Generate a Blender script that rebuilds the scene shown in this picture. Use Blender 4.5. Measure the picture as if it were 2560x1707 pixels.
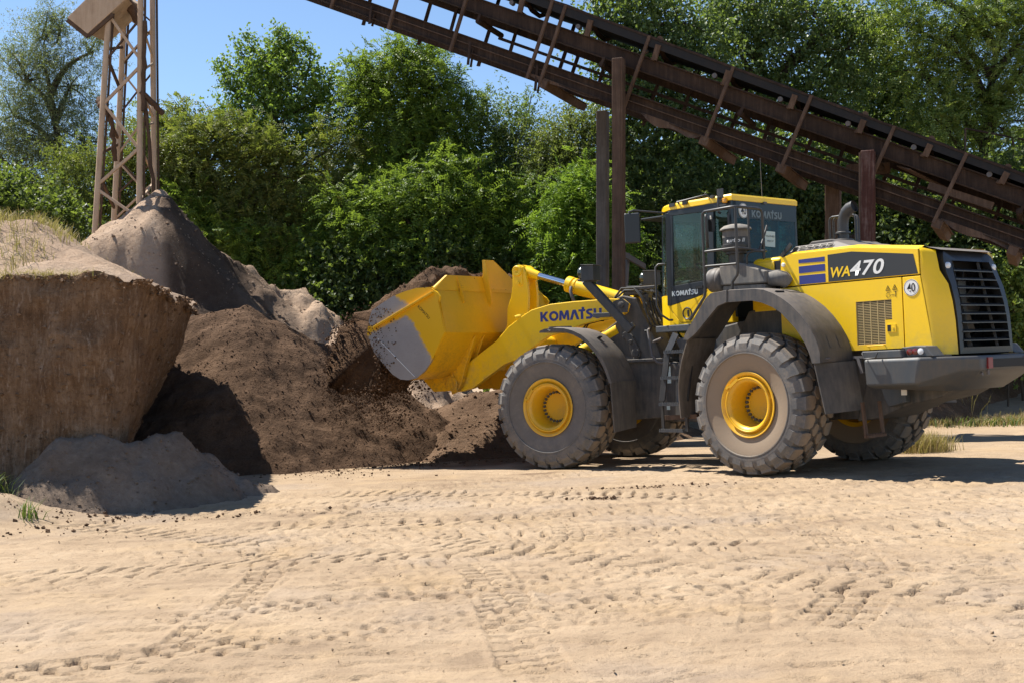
import bpy, bmesh, math, random
import numpy as np
from mathutils import Vector, Matrix, noise as mnoise

for o in list(bpy.data.objects):
    bpy.data.objects.remove(o)
SC = bpy.context.scene
COL = SC.collection
random.seed(7)
RNG = np.random.default_rng(11)

# ------------------------------------------------------------------ camera
CAM_H = 1.42
cam = bpy.data.cameras.new('camera')
cam_ob = bpy.data.objects.new('camera', cam)
COL.objects.link(cam_ob)
cam.sensor_width = 36.0
cam.lens = 43.6
cam.shift_y = 0.0279
cam.clip_start = 0.1
cam.clip_end = 2000.0
cam_ob.location = (0, 0, CAM_H)
cam_ob.rotation_euler = (math.pi / 2, 0, 0)
SC.camera = cam_ob

# ------------------------------------------------------------------ light
SUN_DIR = Vector((0.55, -0.33, -1.0))          # direction the light travels
SUN_DIR.normalize()
world = bpy.data.worlds.new('World')
SC.world = world
world.use_nodes = True
wn = world.node_tree
wn.nodes.clear()
sky = wn.nodes.new('ShaderNodeTexSky')
sky.sky_type = 'NISHITA'
sky.sun_disc = False
sky.sun_elevation = math.asin(-SUN_DIR.z)
sky.sun_rotation = math.atan2(-SUN_DIR.x, -SUN_DIR.y)
sky.altitude = 600
sky.air_density = 1.0
sky.dust_density = 0.1
sky.ozone_density = 3.6
bg = wn.nodes.new('ShaderNodeBackground')
bg.inputs['Strength'].default_value = 0.082
wout = wn.nodes.new('ShaderNodeOutputWorld')
wn.links.new(sky.outputs[0], bg.inputs['Color'])
wn.links.new(bg.outputs[0], wout.inputs['Surface'])

sun = bpy.data.lights.new('sun', 'SUN')
sun.energy = 5.0
sun.angle = math.radians(0.53)
sun.color = (1.0, 0.95, 0.86)
sun_ob = bpy.data.objects.new('sun', sun)
COL.objects.link(sun_ob)
sun_ob.rotation_euler = SUN_DIR.to_track_quat('-Z', 'Y').to_euler()
sun_ob.location = (-20, 12, 40)

SC.view_settings.view_transform = 'Standard'
SC.view_settings.look = 'None'
SC.view_settings.exposure = 1.02
SC.view_settings.gamma = 1.0
SC.view_settings.use_curve_mapping = False
SC.render.engine = 'CYCLES'
SC.cycles.max_bounces = 8
SC.cycles.transparent_max_bounces = 16

# ------------------------------------------------------------------ helpers
F_PX, YH_PX = 3100.0, 925.0


def at(sx, sy, Y):
    """Place in the yard that lies Y metres out along a sight line of the survey photo (2560 px wide)."""
    return np.array(((sx - 1280.0) * Y / F_PX, Y, CAM_H - (sy - YH_PX) * Y / F_PX))


def tag(o, label=None, cat=None, group=None, kind=None):
    if label: o['label'] = label
    if cat: o['category'] = cat
    if group: o['group'] = group
    if kind: o['kind'] = kind
    return o


def empty(name, loc=(0, 0, 0), rot=(0, 0, 0), parent=None):
    o = bpy.data.objects.new(name, None)
    o.empty_display_size = 0.3
    COL.objects.link(o)
    o.location = loc
    o.rotation_euler = rot
    if parent: o.parent = parent
    return o


def link_mesh(name, me, mat=None, parent=None, loc=None):
    o = bpy.data.objects.new(name, me)
    COL.objects.link(o)
    if mat is not None and len(me.materials) == 0:
        for m in (mat if isinstance(mat, (list, tuple)) else [mat]):
            me.materials.append(m)
    if parent: o.parent = parent
    if loc is not None: o.location = loc
    return o


class MB:
    """collects shapes, links them as ONE mesh object. xf: 4x4 applied to everything."""

    def __init__(self, xf=None):
        self.v = []; self.f = []; self.mi = []; self.xf = xf; self.cur = 0

    def add(self, verts, faces):
        b = len(self.v)
        self.v.extend([tuple(p) for p in verts])
        for f in faces:
            self.f.append(tuple(i + b for i in f)); self.mi.append(self.cur)
        return self

    def box(self, c, s, rot=None):
        h = [x / 2 for x in s]
        pts = [Vector((sx * h[0], sy * h[1], sz * h[2])) for sz in (-1, 1) for sy in (-1, 1) for sx in (-1, 1)]
        if rot is not None: pts = [rot @ p for p in pts]
        pts = [p + Vector(c) for p in pts]
        return self.add(pts, [(0, 2, 3, 1), (4, 5, 7, 6), (0, 1, 5, 4), (2, 6, 7, 3), (0, 4, 6, 2), (1, 3, 7, 5)])

    def bar(self, p0, p1, w, h, up=(0, 0, 1)):
        """rectangular bar from p0 to p1; h measured along up, w across"""
        p0 = Vector(p0); p1 = Vector(p1); d = (p1 - p0); L = d.length; d.normalize()
        u = Vector(up); s = d.cross(u)
        if s.length < 1e-4: s = d.cross(Vector((1, 0, 0)))
        s.normalize(); u = s.cross(d)
        pts = []
        for p in (p0, p1):
            for a, b in ((-1, -1), (1, -1), (1, 1), (-1, 1)):
                pts.append(p + s * a * w / 2 + u * b * h / 2)
        return self.add(pts, [(3, 2, 1, 0), (4, 5, 6, 7), (0, 1, 5, 4), (1, 2, 6, 5), (2, 3, 7, 6), (3, 0, 4, 7)])

    def prism(self, poly, a, b, plane='uv_z'):
        """extrude polygon: plane 'uz' -> points (u,z), extruded along v from a to b;
        'vz' -> (v,z) along u; 'uv' -> (u,v) along z"""
        ar = sum(poly[i][0] * poly[(i + 1) % len(poly)][1] - poly[(i + 1) % len(poly)][0] * poly[i][1] for i in range(len(poly)))
        if ar < 0: poly = poly[::-1]
        if a > b: a, b = b, a
        n = len(poly)
        if plane == 'uz':
            lo = [(p[0], b, p[1]) for p in poly]; hi = [(p[0], a, p[1]) for p in poly]
        elif plane == 'vz':
            lo = [(a, p[0], p[1]) for p in poly]; hi = [(b, p[0], p[1]) for p in poly]
        else:
            lo = [(p[0], p[1], a) for p in poly]; hi = [(p[0], p[1], b) for p in poly]
        fs = [tuple(range(n))[::-1], tuple(range(n, 2 * n))]
        for i in range(n):
            j = (i + 1) % n
            fs.append((i, j, j + n, i + n))
        return self.add(lo + hi, fs)

    def tube(self, path, r, seg=8, caps=True):
        P = [Vector(p) for p in path]; n = len(P)
        rr = r if isinstance(r, (list, tuple)) else [r] * n
        rings = []
        prev = None
        for i in range(n):
            if i == 0: t = P[1] - P[0]
            elif i == n - 1: t = P[-1] - P[-2]
            else: t = (P[i + 1] - P[i]).normalized() + (P[i] - P[i - 1]).normalized()
            t.normalize()
            if prev is None:
                a = Vector((0, 0, 1)) if abs(t.z) < 0.9 else Vector((1, 0, 0))
                s = t.cross(a).normalized()
            else:
                s = prev - t * prev.dot(t)
                s.normalize()
            prev = s
            q = t.cross(s)
            rings.append([P[i] + (s * math.cos(2 * math.pi * k / seg) + q * math.sin(2 * math.pi * k / seg)) * rr[i] for k in range(seg)])
        fs = []
        for i in range(n - 1):
            for k in range(seg):
                l = (k + 1) % seg
                fs.append((i * seg + k, i * seg + l, (i + 1) * seg + l, (i + 1) * seg + k))
        if caps:
            fs.append(tuple(range(seg))[::-1]); fs.append(tuple(range((n - 1) * seg, n * seg)))
        return self.add([p for r_ in rings for p in r_], fs)

    def lathe(self, prof, c, axis='v', seg=32, closed=False):
        """prof: list (a, r): a along axis, r radius. axis 'v' (Y), 'z', 'u' (X)"""
        vs = []; n = len(prof)
        for k in range(seg):
            t = 2 * math.pi * k / seg
            for a, r in prof:
                x, y = r * math.cos(t), r * math.sin(t)
                if axis == 'v': p = (c[0] + x, c[1] + a, c[2] + y)
                elif axis == 'z': p = (c[0] + x, c[1] + y, c[2] + a)
                else: p = (c[0] + a, c[1] + x, c[2] + y)
                vs.append(p)
        fs = []
        m = n if closed else n - 1
        for k in range(seg):
            l = (k + 1) % seg
            for i in range(m):
                j = (i + 1) % n
                q = (k * n + i, k * n + j, l * n + j, l * n + i)
                fs.append(q)
        return self.add(vs, fs)

    def loft(self, secs, caps=True, closed=True):
        n = len(secs[0]); fs = []
        for i in range(len(secs) - 1):
            for k in range(n if closed else n - 1):
                l = (k + 1) % n
                fs.append((i * n + k, i * n + l, (i + 1) * n + l, (i + 1) * n + k))
        if caps:
            fs.append(tuple(range(n))[::-1]); fs.append(tuple(range((len(secs) - 1) * n, len(secs) * n)))
        return self.add([p for s in secs for p in s], fs)

    def mesh(self, name, smooth=None, recalc=True):
        me = bpy.data.meshes.new(name)
        v = self.v
        if self.xf is not None:
            v = [tuple(self.xf @ Vector(p)) for p in v]
        me.from_pydata(v, [], self.f)
        me.polygons.foreach_set('material_index', self.mi)
        if recalc or smooth:
            bm = bmesh.new(); bm.from_mesh(me)
            if recalc: bmesh.ops.recalc_face_normals(bm, faces=bm.faces)
            if smooth:
                lim = math.radians(smooth)
                for f in bm.faces: f.smooth = True
                for e in bm.edges:
                    if len(e.link_faces) == 2 and e.calc_face_angle(0) > lim: e.smooth = False
            bm.to_mesh(me); bm.free()
        me.update()
        return me

    def build(self, name, mat, parent=None, smooth=None, bevel=0, seg=2, loc=None):
        me = self.mesh(name, smooth)
        o = link_mesh(name, me, mat, parent, loc)
        if bevel:
            m = o.modifiers.new('bevel', 'BEVEL')
            m.width = bevel; m.segments = seg; m.limit_method = 'ANGLE'; m.angle_limit = math.radians(28)
            m.harden_normals = False
        return o


def np_mesh(name, V, Fq, smooth=False, attr=None):
    """fast mesh from numpy arrays: V (n,3), Fq (m,k) all faces with k corners"""
    me = bpy.data.meshes.new(name)
    V = np.ascontiguousarray(V, dtype=np.float32); Fq = np.ascontiguousarray(Fq, dtype=np.int32)
    m, k = Fq.shape
    me.vertices.add(len(V)); me.vertices.foreach_set('co', V.ravel())
    me.loops.add(m * k); me.loops.foreach_set('vertex_index', Fq.ravel())
    me.polygons.add(m)
    me.polygons.foreach_set('loop_start', np.arange(0, m * k, k, dtype=np.int32))
    me.polygons.foreach_set('use_smooth', np.full(m, smooth, dtype=bool))
    me.update(calc_edges=True)
    if attr is not None:
        for an, val in attr.items():
            a = me.attributes.new(an, 'FLOAT', 'POINT')
            a.data.foreach_set('value', np.ascontiguousarray(val, dtype=np.float32))
    return me


# numpy value noise --------------------------------------------------------
def _hash(ix, iy, iz, seed):
    h = (ix.astype(np.int64) * 374761393 + iy.astype(np.int64) * 668265263 + iz.astype(np.int64) * 2147483647 + seed * 974711) & 0xffffffff
    h = ((h ^ (h >> 13)) * 1274126177) & 0xffffffff
    h = (h ^ (h >> 16)) & 0xffffffff
    return h.astype(np.float64) / 4294967295.0


def vnoise(x, y, z=None, seed=0):
    x = np.asarray(x, float); y = np.asarray(y, float)
    z = np.zeros_like(x) if z is None else np.asarray(z, float)
    ix, iy, iz = np.floor(x), np.floor(y), np.floor(z)
    fx, fy, fz = x - ix, y - iy, z - iz
    fx = fx * fx * (3 - 2 * fx); fy = fy * fy * (3 - 2 * fy); fz = fz * fz * (3 - 2 * fz)
    r = 0
    for dz in (0, 1):
        wz = fz if dz else 1 - fz
        for dy in (0, 1):
            wy = fy if dy else 1 - fy
            for dx in (0, 1):
                wx = fx if dx else 1 - fx
                r = r + _hash(ix + dx, iy + dy, iz + dz, seed) * wx * wy * wz
    return r * 2 - 1


def fbm(x, y, z=None, seed=0, oct=4, gain=0.5):
    a = 1.0; s = 0; fq = 1.0
    for k in range(oct):
        s = s + a * vnoise(x * fq, y * fq, None if z is None else z * fq, seed + k * 17)
        a *= gain; fq *= 2.03
    return s


def sstep(a, b, x):
    t = np.clip((x - a) / (b - a), 0, 1)
    return t * t * (3 - 2 * t)


# ------------------------------------------------------------------ materials
class NT:
    def __init__(self, name):
        self.m = bpy.data.materials.new(name); self.m.use_nodes = True
        self.t = self.m.node_tree; self.t.nodes.clear()
        self.out = self.n('ShaderNodeOutputMaterial')

    def n(self, typ, **kw):
        nd = self.t.nodes.new(typ)
        for k, v in kw.items(): setattr(nd, k, v)
        return nd

    def l(self, a, b): self.t.links.new(a, b)

    def val(self, sock, v):
        if hasattr(v, 'is_output') or isinstance(v, bpy.types.NodeSocket): self.l(v, sock)
        else: sock.default_value = v

    def coord(self, which='Object', scale=(1, 1, 1), rot=(0, 0, 0)):
        c = self.n('ShaderNodeTexCoord'); mp = self.n('ShaderNodeMapping')
        mp.inputs['Scale'].default_value = scale; mp.inputs['Rotation'].default_value = rot
        self.l(c.outputs[which], mp.inputs['Vector'])
        return mp.outputs[0]

    def noise(self, vec, scale, detail=4, rough=0.55, dist=0.0):
        nd = self.n('ShaderNodeTexNoise')
        nd.inputs['Scale'].default_value = scale; nd.inputs['Detail'].default_value = detail
        nd.inputs['Roughness'].default_value = rough; nd.inputs['Distortion'].default_value = dist
        self.l(vec, nd.inputs['Vector'])
        return nd.outputs[0]

    def ramp(self, fac, stops, interp='LINEAR'):
        nd = self.n('ShaderNodeValToRGB'); r = nd.color_ramp; r.interpolation = interp
        while len(r.elements) < len(stops): r.elements.new(0.5)
        for e, (p, c) in zip(r.elements, stops):
            e.position = p
            e.color = (c, c, c, 1) if isinstance(c, (int, float)) else (*c, 1)
        self.l(fac, nd.inputs[0])
        return nd.outputs[0]

    def mix(self, fac, a, b, mode='MIX'):
        nd = self.n('ShaderNodeMix', data_type='RGBA', blend_type=mode)
        for s, v in ((nd.inputs[0], fac), (nd.inputs[6], a), (nd.inputs[7], b)):
            if isinstance(v, tuple): v = (*v, 1) if len(v) == 3 else v
            self.val(s, v)
        return nd.outputs[2]

    def math(self, op, a, b=0.0, clamp=False):
        nd = self.n('ShaderNodeMath', operation=op, use_clamp=clamp)
        self.val(nd.inputs[0], a); self.val(nd.inputs[1], b)
        return nd.outputs[0]

    def bump(self, h, strength, dist=0.02, normal=None):
        nd = self.n('ShaderNodeBump'); nd.inputs['Strength'].default_value = strength
        nd.inputs['Distance'].default_value = dist
        self.l(h, nd.inputs['Height'])
        if normal is not None: self.l(normal, nd.inputs['Normal'])
        return nd.outputs[0]

    def bsdf(self, color, rough=0.6, metal=0.0, normal=None, coat=0.0, spec=0.5):
        b = self.n('ShaderNodeBsdfPrincipled')
        if isinstance(color, tuple): color = (*color, 1) if len(color) == 3 else color
        self.val(b.inputs['Base Color'], color); self.val(b.inputs['Roughness'], rough)
        self.val(b.inputs['Metallic'], metal)
        b.inputs['Specular IOR Level'].default_value = spec
        if coat:
            b.inputs['Coat Weight'].default_value = coat; b.inputs['Coat Roughness'].default_value = 0.15
        if normal is not None: self.l(normal, b.inputs['Normal'])
        self.l(b.outputs[0], self.out.inputs['Surface'])
        return b


def up_facing(t):
    g = t.n('ShaderNodeNewGeometry'); s = t.n('ShaderNodeSeparateXYZ')
    t.l(g.outputs['Normal'], s.inputs[0])
    return s.outputs[2]


def mat_paint(name, col, rough=0.38, dirt=0.35, dust=(0.30, 0.23, 0.15), coat=0.25, lowdirt=False):
    t = NT(name); v = t.coord()
    n1 = t.noise(v, 2.2, 5, 0.65); n2 = t.noise(v, 28, 4, 0.7)
    c = t.mix(t.math('MULTIPLY', n1, 0.16), col, tuple(x * 0.72 for x in col))
    d = t.ramp(t.math('ADD', t.math('MULTIPLY', n1, 0.6), t.math('MULTIPLY', n2, 0.4)), [(0.47, 0.0), (0.75, 1.0)])
    d = t.math('MULTIPLY', d, dirt)
    if lowdirt:
        s = t.n('ShaderNodeSeparateXYZ'); t.l(v, s.inputs[0])
        lo = t.ramp(s.outputs[2], [(0.0, 1.0), (1.0, 0.0)])
        mp = t.n('ShaderNodeMapRange'); mp.inputs[1].default_value = 0.9; mp.inputs[2].default_value = 1.9
        mp.inputs[3].default_value = 1.0; mp.inputs[4].default_value = 0.0
        t.l(s.outputs[2], mp.inputs[0])
        n3 = t.noise(v, 7, 6, 0.7)
        e = t.math('MULTIPLY', mp.outputs[0], t.ramp(n3, [(0.42, 0.0), (0.66, 1.0)]))
        d = t.math('MAXIMUM', d, t.math('MULTIPLY', e, 0.75))
    c = t.mix(d, c, dust)
    r = t.math('ADD', rough, t.math('MULTIPLY', d, 0.4))
    b = t.bump(n2, 0.03, 0.01)
    t.bsdf(c, r, 0.0, b, coat)
    return t.m


def mat_dusty(name, col, dust=(0.235, 0.20, 0.165), amt=0.6, rough=0.55, metal=0.0, top=0.5, scale=3.0):
    """dark painted or moulded part with dust in patches, more where it lies on top"""
    t = NT(name); v = t.coord()
    n1 = t.noise(v, scale, 6, 0.65); n2 = t.noise(v, scale * 14, 3, 0.7)
    vs = t.coord(scale=(6, 6, 0.8)); n3 = t.noise(vs, scale, 4, 0.6)
    k = t.math('ADD', t.math('MULTIPLY', n1, 0.55), t.math('MULTIPLY', n3, 0.45))
    u = t.math('MAXIMUM', up_facing(t), 0.0)
    k = t.math('ADD', k, t.math('MULTIPLY', u, 0.12 * top / 0.5))
    d = t.math('MULTIPLY', t.ramp(k, [(0.38, 0.0), (0.72, 1.0)]), amt)
    d = t.math('MULTIPLY', d, t.math('ADD', 0.65, t.math('MULTIPLY', n2, 0.5)))
    c = t.mix(d, col, dust)
    r = t.math('ADD', rough, t.math('MULTIPLY', d, 0.35))
    t.bsdf(c, r, metal, t.bump(n2, 0.08, 0.006))
    return t.m


def mat_plain(name, col, rough=0.5, metal=0.0, coat=0.0, emit=None):
    t = NT(name); v = t.coord()
    n = t.noise(v, 12, 4)
    c = t.mix(t.math('MULTIPLY', n, 0.35), col, tuple(x * 0.7 for x in col))
    t.bsdf(c, rough, metal, None, coat)
    return t.m


def mat_rust(name, a, b, c3, scale=2.0, streak=1.0):
    t = NT(name); v = t.coord(); vs = t.coord(scale=(7, 7, 0.6))
    n1 = t.noise(v, scale, 7, 0.7); n2 = t.noise(vs, 2.5, 5, 0.65); n3 = t.noise(v, 45, 3, 0.7)
    k = t.math('ADD', t.math('MULTIPLY', n1, 0.5), t.math('MULTIPLY', n2, 0.5))
    c = t.ramp(k, [(0.33, a), (0.5, b), (0.66, c3)])
    c = t.mix(t.math('MULTIPLY', n3, 0.35), c, tuple(x * 0.5 for x in b))
    t.bsdf(c, 0.85, 0.0, t.bump(n3, 0.25, 0.01), spec=0.25)
    return t.m


def mat_soil(name, a, b, c3, scale=1.2, grain=60.0, bump=0.6, bdist=0.05, lumps=9.0):
    t = NT(name); v = t.coord()
    n1 = t.noise(v, scale, 6, 0.6); n2 = t.noise(v, lumps, 5, 0.68); n3 = t.noise(v, grain, 4, 0.75)
    k = t.math('ADD', t.math('MULTIPLY', n1, 0.45), t.math('ADD', t.math('MULTIPLY', n2, 0.3), t.math('MULTIPLY', n3, 0.25)))
    c = t.ramp(k, [(0.36, a), (0.5, b), (0.64, c3)])
    h = t.math('ADD', t.math('MULTIPLY', n2, 1.0), t.math('MULTIPLY', n3, 0.45))
    t.bsdf(c, 0.95, 0.0, t.bump(h, bump, bdist), spec=0.12)
    return t.m


def mat_leaf(name, a, b, c3, trans=0.35, gloss=0.45, rough=0.4):
    """three leaf hues picked leaf by leaf, thin and translucent"""
    t = NT(name)
    at_ = t.n('ShaderNodeAttribute', attribute_name='hue')
    c = t.ramp(at_.outputs['Fac'], [(0.1, a), (0.55, b), (0.95, c3)])
    c = t.mix(0.16, c, (0.18, 0.19, 0.13))          # haze-like fill painted into the leaf colour as a pale grey
    b_ = t.n('ShaderNodeBsdfPrincipled'); t.l(c, b_.inputs['Base Color'])
    b_.inputs['Roughness'].default_value = rough; b_.inputs['Specular IOR Level'].default_value = gloss
    tr = t.n('ShaderNodeBsdfTranslucent')
    c2 = t.mix(0.55, t.mix(1.0, c, (1.5, 1.5, 1.0), 'MULTIPLY'), (0.25, 0.34, 0.03), 'MIX')
    t.l(c2, tr.inputs['Color'])
    mx = t.n('ShaderNodeMixShader'); mx.inputs[0].default_value = trans
    t.l(b_.outputs[0], mx.inputs[1]); t.l(tr.outputs[0], mx.inputs[2])
    t.l(mx.outputs[0], t.out.inputs['Surface'])
    return t.m


def mat_glass(name, tint, alpha_tint=0.75, refl=0.12):
    """thin pane: lets light through with a tint, reflects like glass"""
    t = NT(name)
    tr = t.n('ShaderNodeBsdfTransparent'); tr.inputs['Color'].default_value = (*tint, 1)
    gl = t.n('ShaderNodeBsdfGlossy'); gl.inputs['Roughness'].default_value = 0.03
    gl.inputs['Color'].default_value = (0.85, 0.95, 0.95, 1)
    lw = t.n('ShaderNodeLayerWeight'); lw.inputs['Blend'].default_value = 0.5
    k = t.math('ADD', t.math('MULTIPLY', t.math('POWER', lw.outputs['Facing'], 4.0), 0.8), refl + .03, True)
    mx = t.n('ShaderNodeMixShader'); t.l(k, mx.inputs[0])
    t.l(tr.outputs[0], mx.inputs[1]); t.l(gl.outputs[0], mx.inputs[2])
    df = t.n('ShaderNodeBsdfDiffuse'); df.inputs['Color'].default_value = (0.32, 0.30, 0.25, 1)
    v = t.coord(); n = t.noise(v, 5, 5, 0.6)
    m2 = t.n('ShaderNodeMixShader'); t.l(t.math('MULTIPLY', t.ramp(n, [(0.35, 0.1), (0.7, 1.0)]), 0.05), m2.inputs[0])
    t.l(mx.outputs[0], m2.inputs[1]); t.l(df.outputs[0], m2.inputs[2])
    t.l(m2.outputs[0], t.out.inputs['Surface'])
    return t.m


YELLOW = (0.95, 0.60, 0.003)
M = {}
M['yellow'] = mat_paint('yellow_paint', YELLOW, 0.36, 0.13, lowdirt=True)
M['yellow_front'] = mat_paint('yellow_paint_dusty', (0.93, 0.58, 0.005), 0.42, 0.34, lowdirt=True)
M['rim'] = mat_paint('rim_paint', (0.76, 0.42, 0.01), 0.4, 0.35)
M['blue'] = mat_plain('blue_print', (0.035, 0.045, 0.22), 0.4)
M['decal'] = mat_plain('decal_anthracite', (0.035, 0.037, 0.04), 0.42)
M['white'] = mat_plain('white_print', (0.82, 0.82, 0.80), 0.4)
M['print_black'] = mat_plain('black_print', (0.01, 0.01, 0.01), 0.5)
M['print_grey'] = mat_plain('grey_print', (0.45, 0.50, 0.52), 0.4)
M['print_dim'] = mat_plain('dim_print', (0.16, 0.20, 0.22), 0.4)
M['plastic'] = mat_dusty('charcoal_plastic', (0.044, 0.046, 0.050), amt=0.52, rough=0.5, top=.9, dust=(0.26, 0.21, 0.165))
M['steel_grey'] = mat_dusty('charcoal_steel', (0.055, 0.066, 0.078), amt=0.33, rough=0.5, top=0.8)
M['frame'] = mat_dusty('dark_frame_paint', (0.04, 0.042, 0.045), amt=0.7, rough=0.6)
M['flap'] = mat_dusty('rubber_flap', (0.05, 0.047, 0.044), amt=0.5, rough=0.75)
M['flap_brown'] = mat_dusty('dusty_rubber_flap', (0.08, 0.065, 0.05), amt=0.95, rough=0.8)
M['tubing'] = mat_dusty('black_tubing', (0.022, 0.024, 0.027), amt=0.25, rough=0.4)
M['black'] = mat_plain('matt_black', (0.008, 0.008, 0.009), 0.7)
M['grille'] = mat_dusty('grille_black', (0.009, 0.011, 0.014), amt=0.16, rough=0.4)
M['counter'] = mat_dusty('counterweight_paint', (0.055, 0.066, 0.078), amt=0.4, rough=0.5, top=0.7, dust=(0.2, 0.15, 0.10))
M['cab_dark'] = mat_plain('cab_dark_paint', (0.016, 0.020, 0.024), 0.4, coat=0.08)
M['glass'] = mat_glass('cab_glass', (0.72, 0.88, 0.86), refl=0.0)
M['glass_dark'] = mat_glass('rear_glass', (0.30, 0.52, 0.54), refl=-0.015)
M['glass_top'] = mat_plain('glass_black_band', (0.008, 0.016, 0.020), 0.35)
M['mirror'] = mat_plain('mirror_face', (0.05, 0.06, 0.05), 0.08, coat=0.6)
M['chrome'] = mat_plain('chrome', (0.75, 0.77, 0.8), 0.12, 1.0)
M['lamp'] = mat_plain('lamp_lens', (0.7, 0.72, 0.74), 0.1, coat=0.8)
M['lamp_red'] = mat_plain('red_lens', (0.16, 0.02, 0.012), 0.18, coat=0.8)
M['lamp_orange'] = mat_plain('orange_lens', (0.75, 0.33, 0.02), 0.2, coat=0.6)
M['reflector'] = mat_plain('red_reflector', (0.22, 0.02, 0.02), 0.4)
M['paper'] = mat_plain('white_paper', (0.6, 0.72, 0.72), 0.7)
M['seat'] = mat_plain('seat_cloth', (0.03, 0.03, 0.032), 0.9)
M['rubber_hose'] = mat_plain('hose_rubber', (0.02, 0.02, 0.02), 0.55)
M['filter_body'] = mat_dusty('air_cleaner_dusty', (0.09, 0.09, 0.09), amt=0.75, rough=0.7, dust=(0.36, 0.31, 0.25))

M['rust'] = mat_rust('rusty_steel', (0.020, 0.013, 0.010), (0.046, 0.028, 0.020), (0.092, 0.058, 0.041))
M['rust_light'] = mat_rust('rusty_steel_dusty', (0.060, 0.036, 0.025), (0.115, 0.072, 0.050), (0.19, 0.125, 0.088))
M['rust_red'] = mat_rust('rusty_red_lead', (0.045, 0.018, 0.014), (0.085, 0.034, 0.025), (0.22, 0.15, 0.13))
M['belt'] = mat_dusty('conveyor_rubber', (0.008, 0.008, 0.009), amt=0.25, rough=0.8, dust=(0.08, 0.06, 0.05))
M['roller'] = mat_dusty('roller_grey', (0.10, 0.105, 0.115), amt=0.6, rough=0.6, dust=(0.2, 0.13, 0.09))
M['tower'] = mat_rust('sandy_steel', (0.36, 0.25, 0.165), (0.50, 0.37, 0.26), (0.58, 0.45, 0.33))
M['crust'] = mat_soil('clinging_mud', (0.06, 0.04, 0.03), (0.10, 0.065, 0.045), (0.14, 0.09, 0.065), 2.0)
M['sandpile'] = mat_soil('pinkish_sand', (0.17, 0.12, 0.085), (0.25, 0.18, 0.13), (0.32, 0.24, 0.18), 1.0, 55, 0.55, 0.05)
M['soil'] = mat_soil('dark_soil', (0.058, 0.033, 0.019), (0.108, 0.064, 0.038), (0.165, 0.102, 0.064), 1.5, 40, 0.9, 0.09, 7.0)
M['clod'] = mat_soil('dark_soil_clods', (0.055, 0.032, 0.02), (0.10, 0.06, 0.036), (0.155, 0.095, 0.06), 3.0, 40, 0.6, 0.03)
M['gravel'] = mat_soil('grey_sand', (0.110, 0.080, 0.058), (0.175, 0.130, 0.097), (0.25, 0.195, 0.15), 1.5, 80, 0.7, 0.03, 14)
M['berm'] = mat_soil('brown_soil', (0.075, 0.043, 0.025), (0.125, 0.077, 0.047), (0.19, 0.125, 0.082), 1.2, 40, 0.8, 0.06)
M['old_steel'] = mat_rust('old_grey_steel', (0.07, 0.055, 0.047), (0.125, 0.105, 0.09), (0.19, 0.165, 0.145))
M['bark'] = mat_rust('bark', (0.035, 0.028, 0.02), (0.07, 0.055, 0.04), (0.12, 0.10, 0.075))
# =================================================================== WHEEL LOADER
# own frame: X forward, Y to the machine's left, Z up; origin under the rear axle
TILT = Matrix.Translation((0, 0, CAM_H)) @ Matrix.Rotation(-0.04, 4, 'Y') @ Matrix.Translation((0, 0, -CAM_H))
TH_R = 0.862
base = Matrix.Translation((3.974, 16.263, 0)) @ Matrix.Rotation(math.pi - TH_R, 4, 'Z')
loader = empty('wheel_loader')
loader.matrix_world = TILT @ base
tag(loader, 'large yellow wheel loader with its bucket raised and full of dark soil', 'wheel loader')
STEER = 0.862 - 0.596
XF = Matrix.Translation((3.581, 0.480, 0)) @ Matrix.Rotation(STEER, 4, 'Z')    # front half, turned to the left
L = loader


def shear_text(name, body, mat, parent, origin, ex, ey, size, offset=0.0, shear=0.0, depth=0.002, align='CENTER', xf=None, width=None, spacing=1.0):
    """flat lettering: ex along the text, ey up; width stretches it to a set length"""
    cu = bpy.data.curves.new('text', 'FONT')
    cu.body = body; cu.size = 1.0; cu.offset = offset; cu.shear = shear
    cu.align_x = align; cu.align_y = 'CENTER'; cu.resolution_u = 4; cu.space_character = spacing
    ob = bpy.data.objects.new('text', cu); COL.objects.link(ob)
    dg = bpy.context.evaluated_depsgraph_get()
    me = bpy.data.meshes.new_from_object(ob.evaluated_get(dg))
    bpy.data.objects.remove(ob); bpy.data.curves.remove(cu)
    co = np.array([v.co[:] for v in me.vertices])
    if len(co) == 0: return None
    mn, mx_ = co.min(0), co.max(0)
    h = mx_[1] - mn[1]; w = mx_[0] - mn[0]
    sy = size / h; sx = (width / w) if width else sy
    ex = Vector(ex); ey = Vector(ey); en = ex.cross(ey)
    cx = (mn[0] + mx_[0]) / 2; cy = (mn[1] + mx_[1]) / 2
    O = Vector(origin)
    for v in me.vertices:
        p = O + ex * ((v.co.x - cx) * sx) + ey * ((v.co.y - cy) * sy) + en * depth
        v.co = (xf @ p) if xf is not None else p
    me.update()
    me.name = name
    return link_mesh(name, me, mat, parent)


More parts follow.
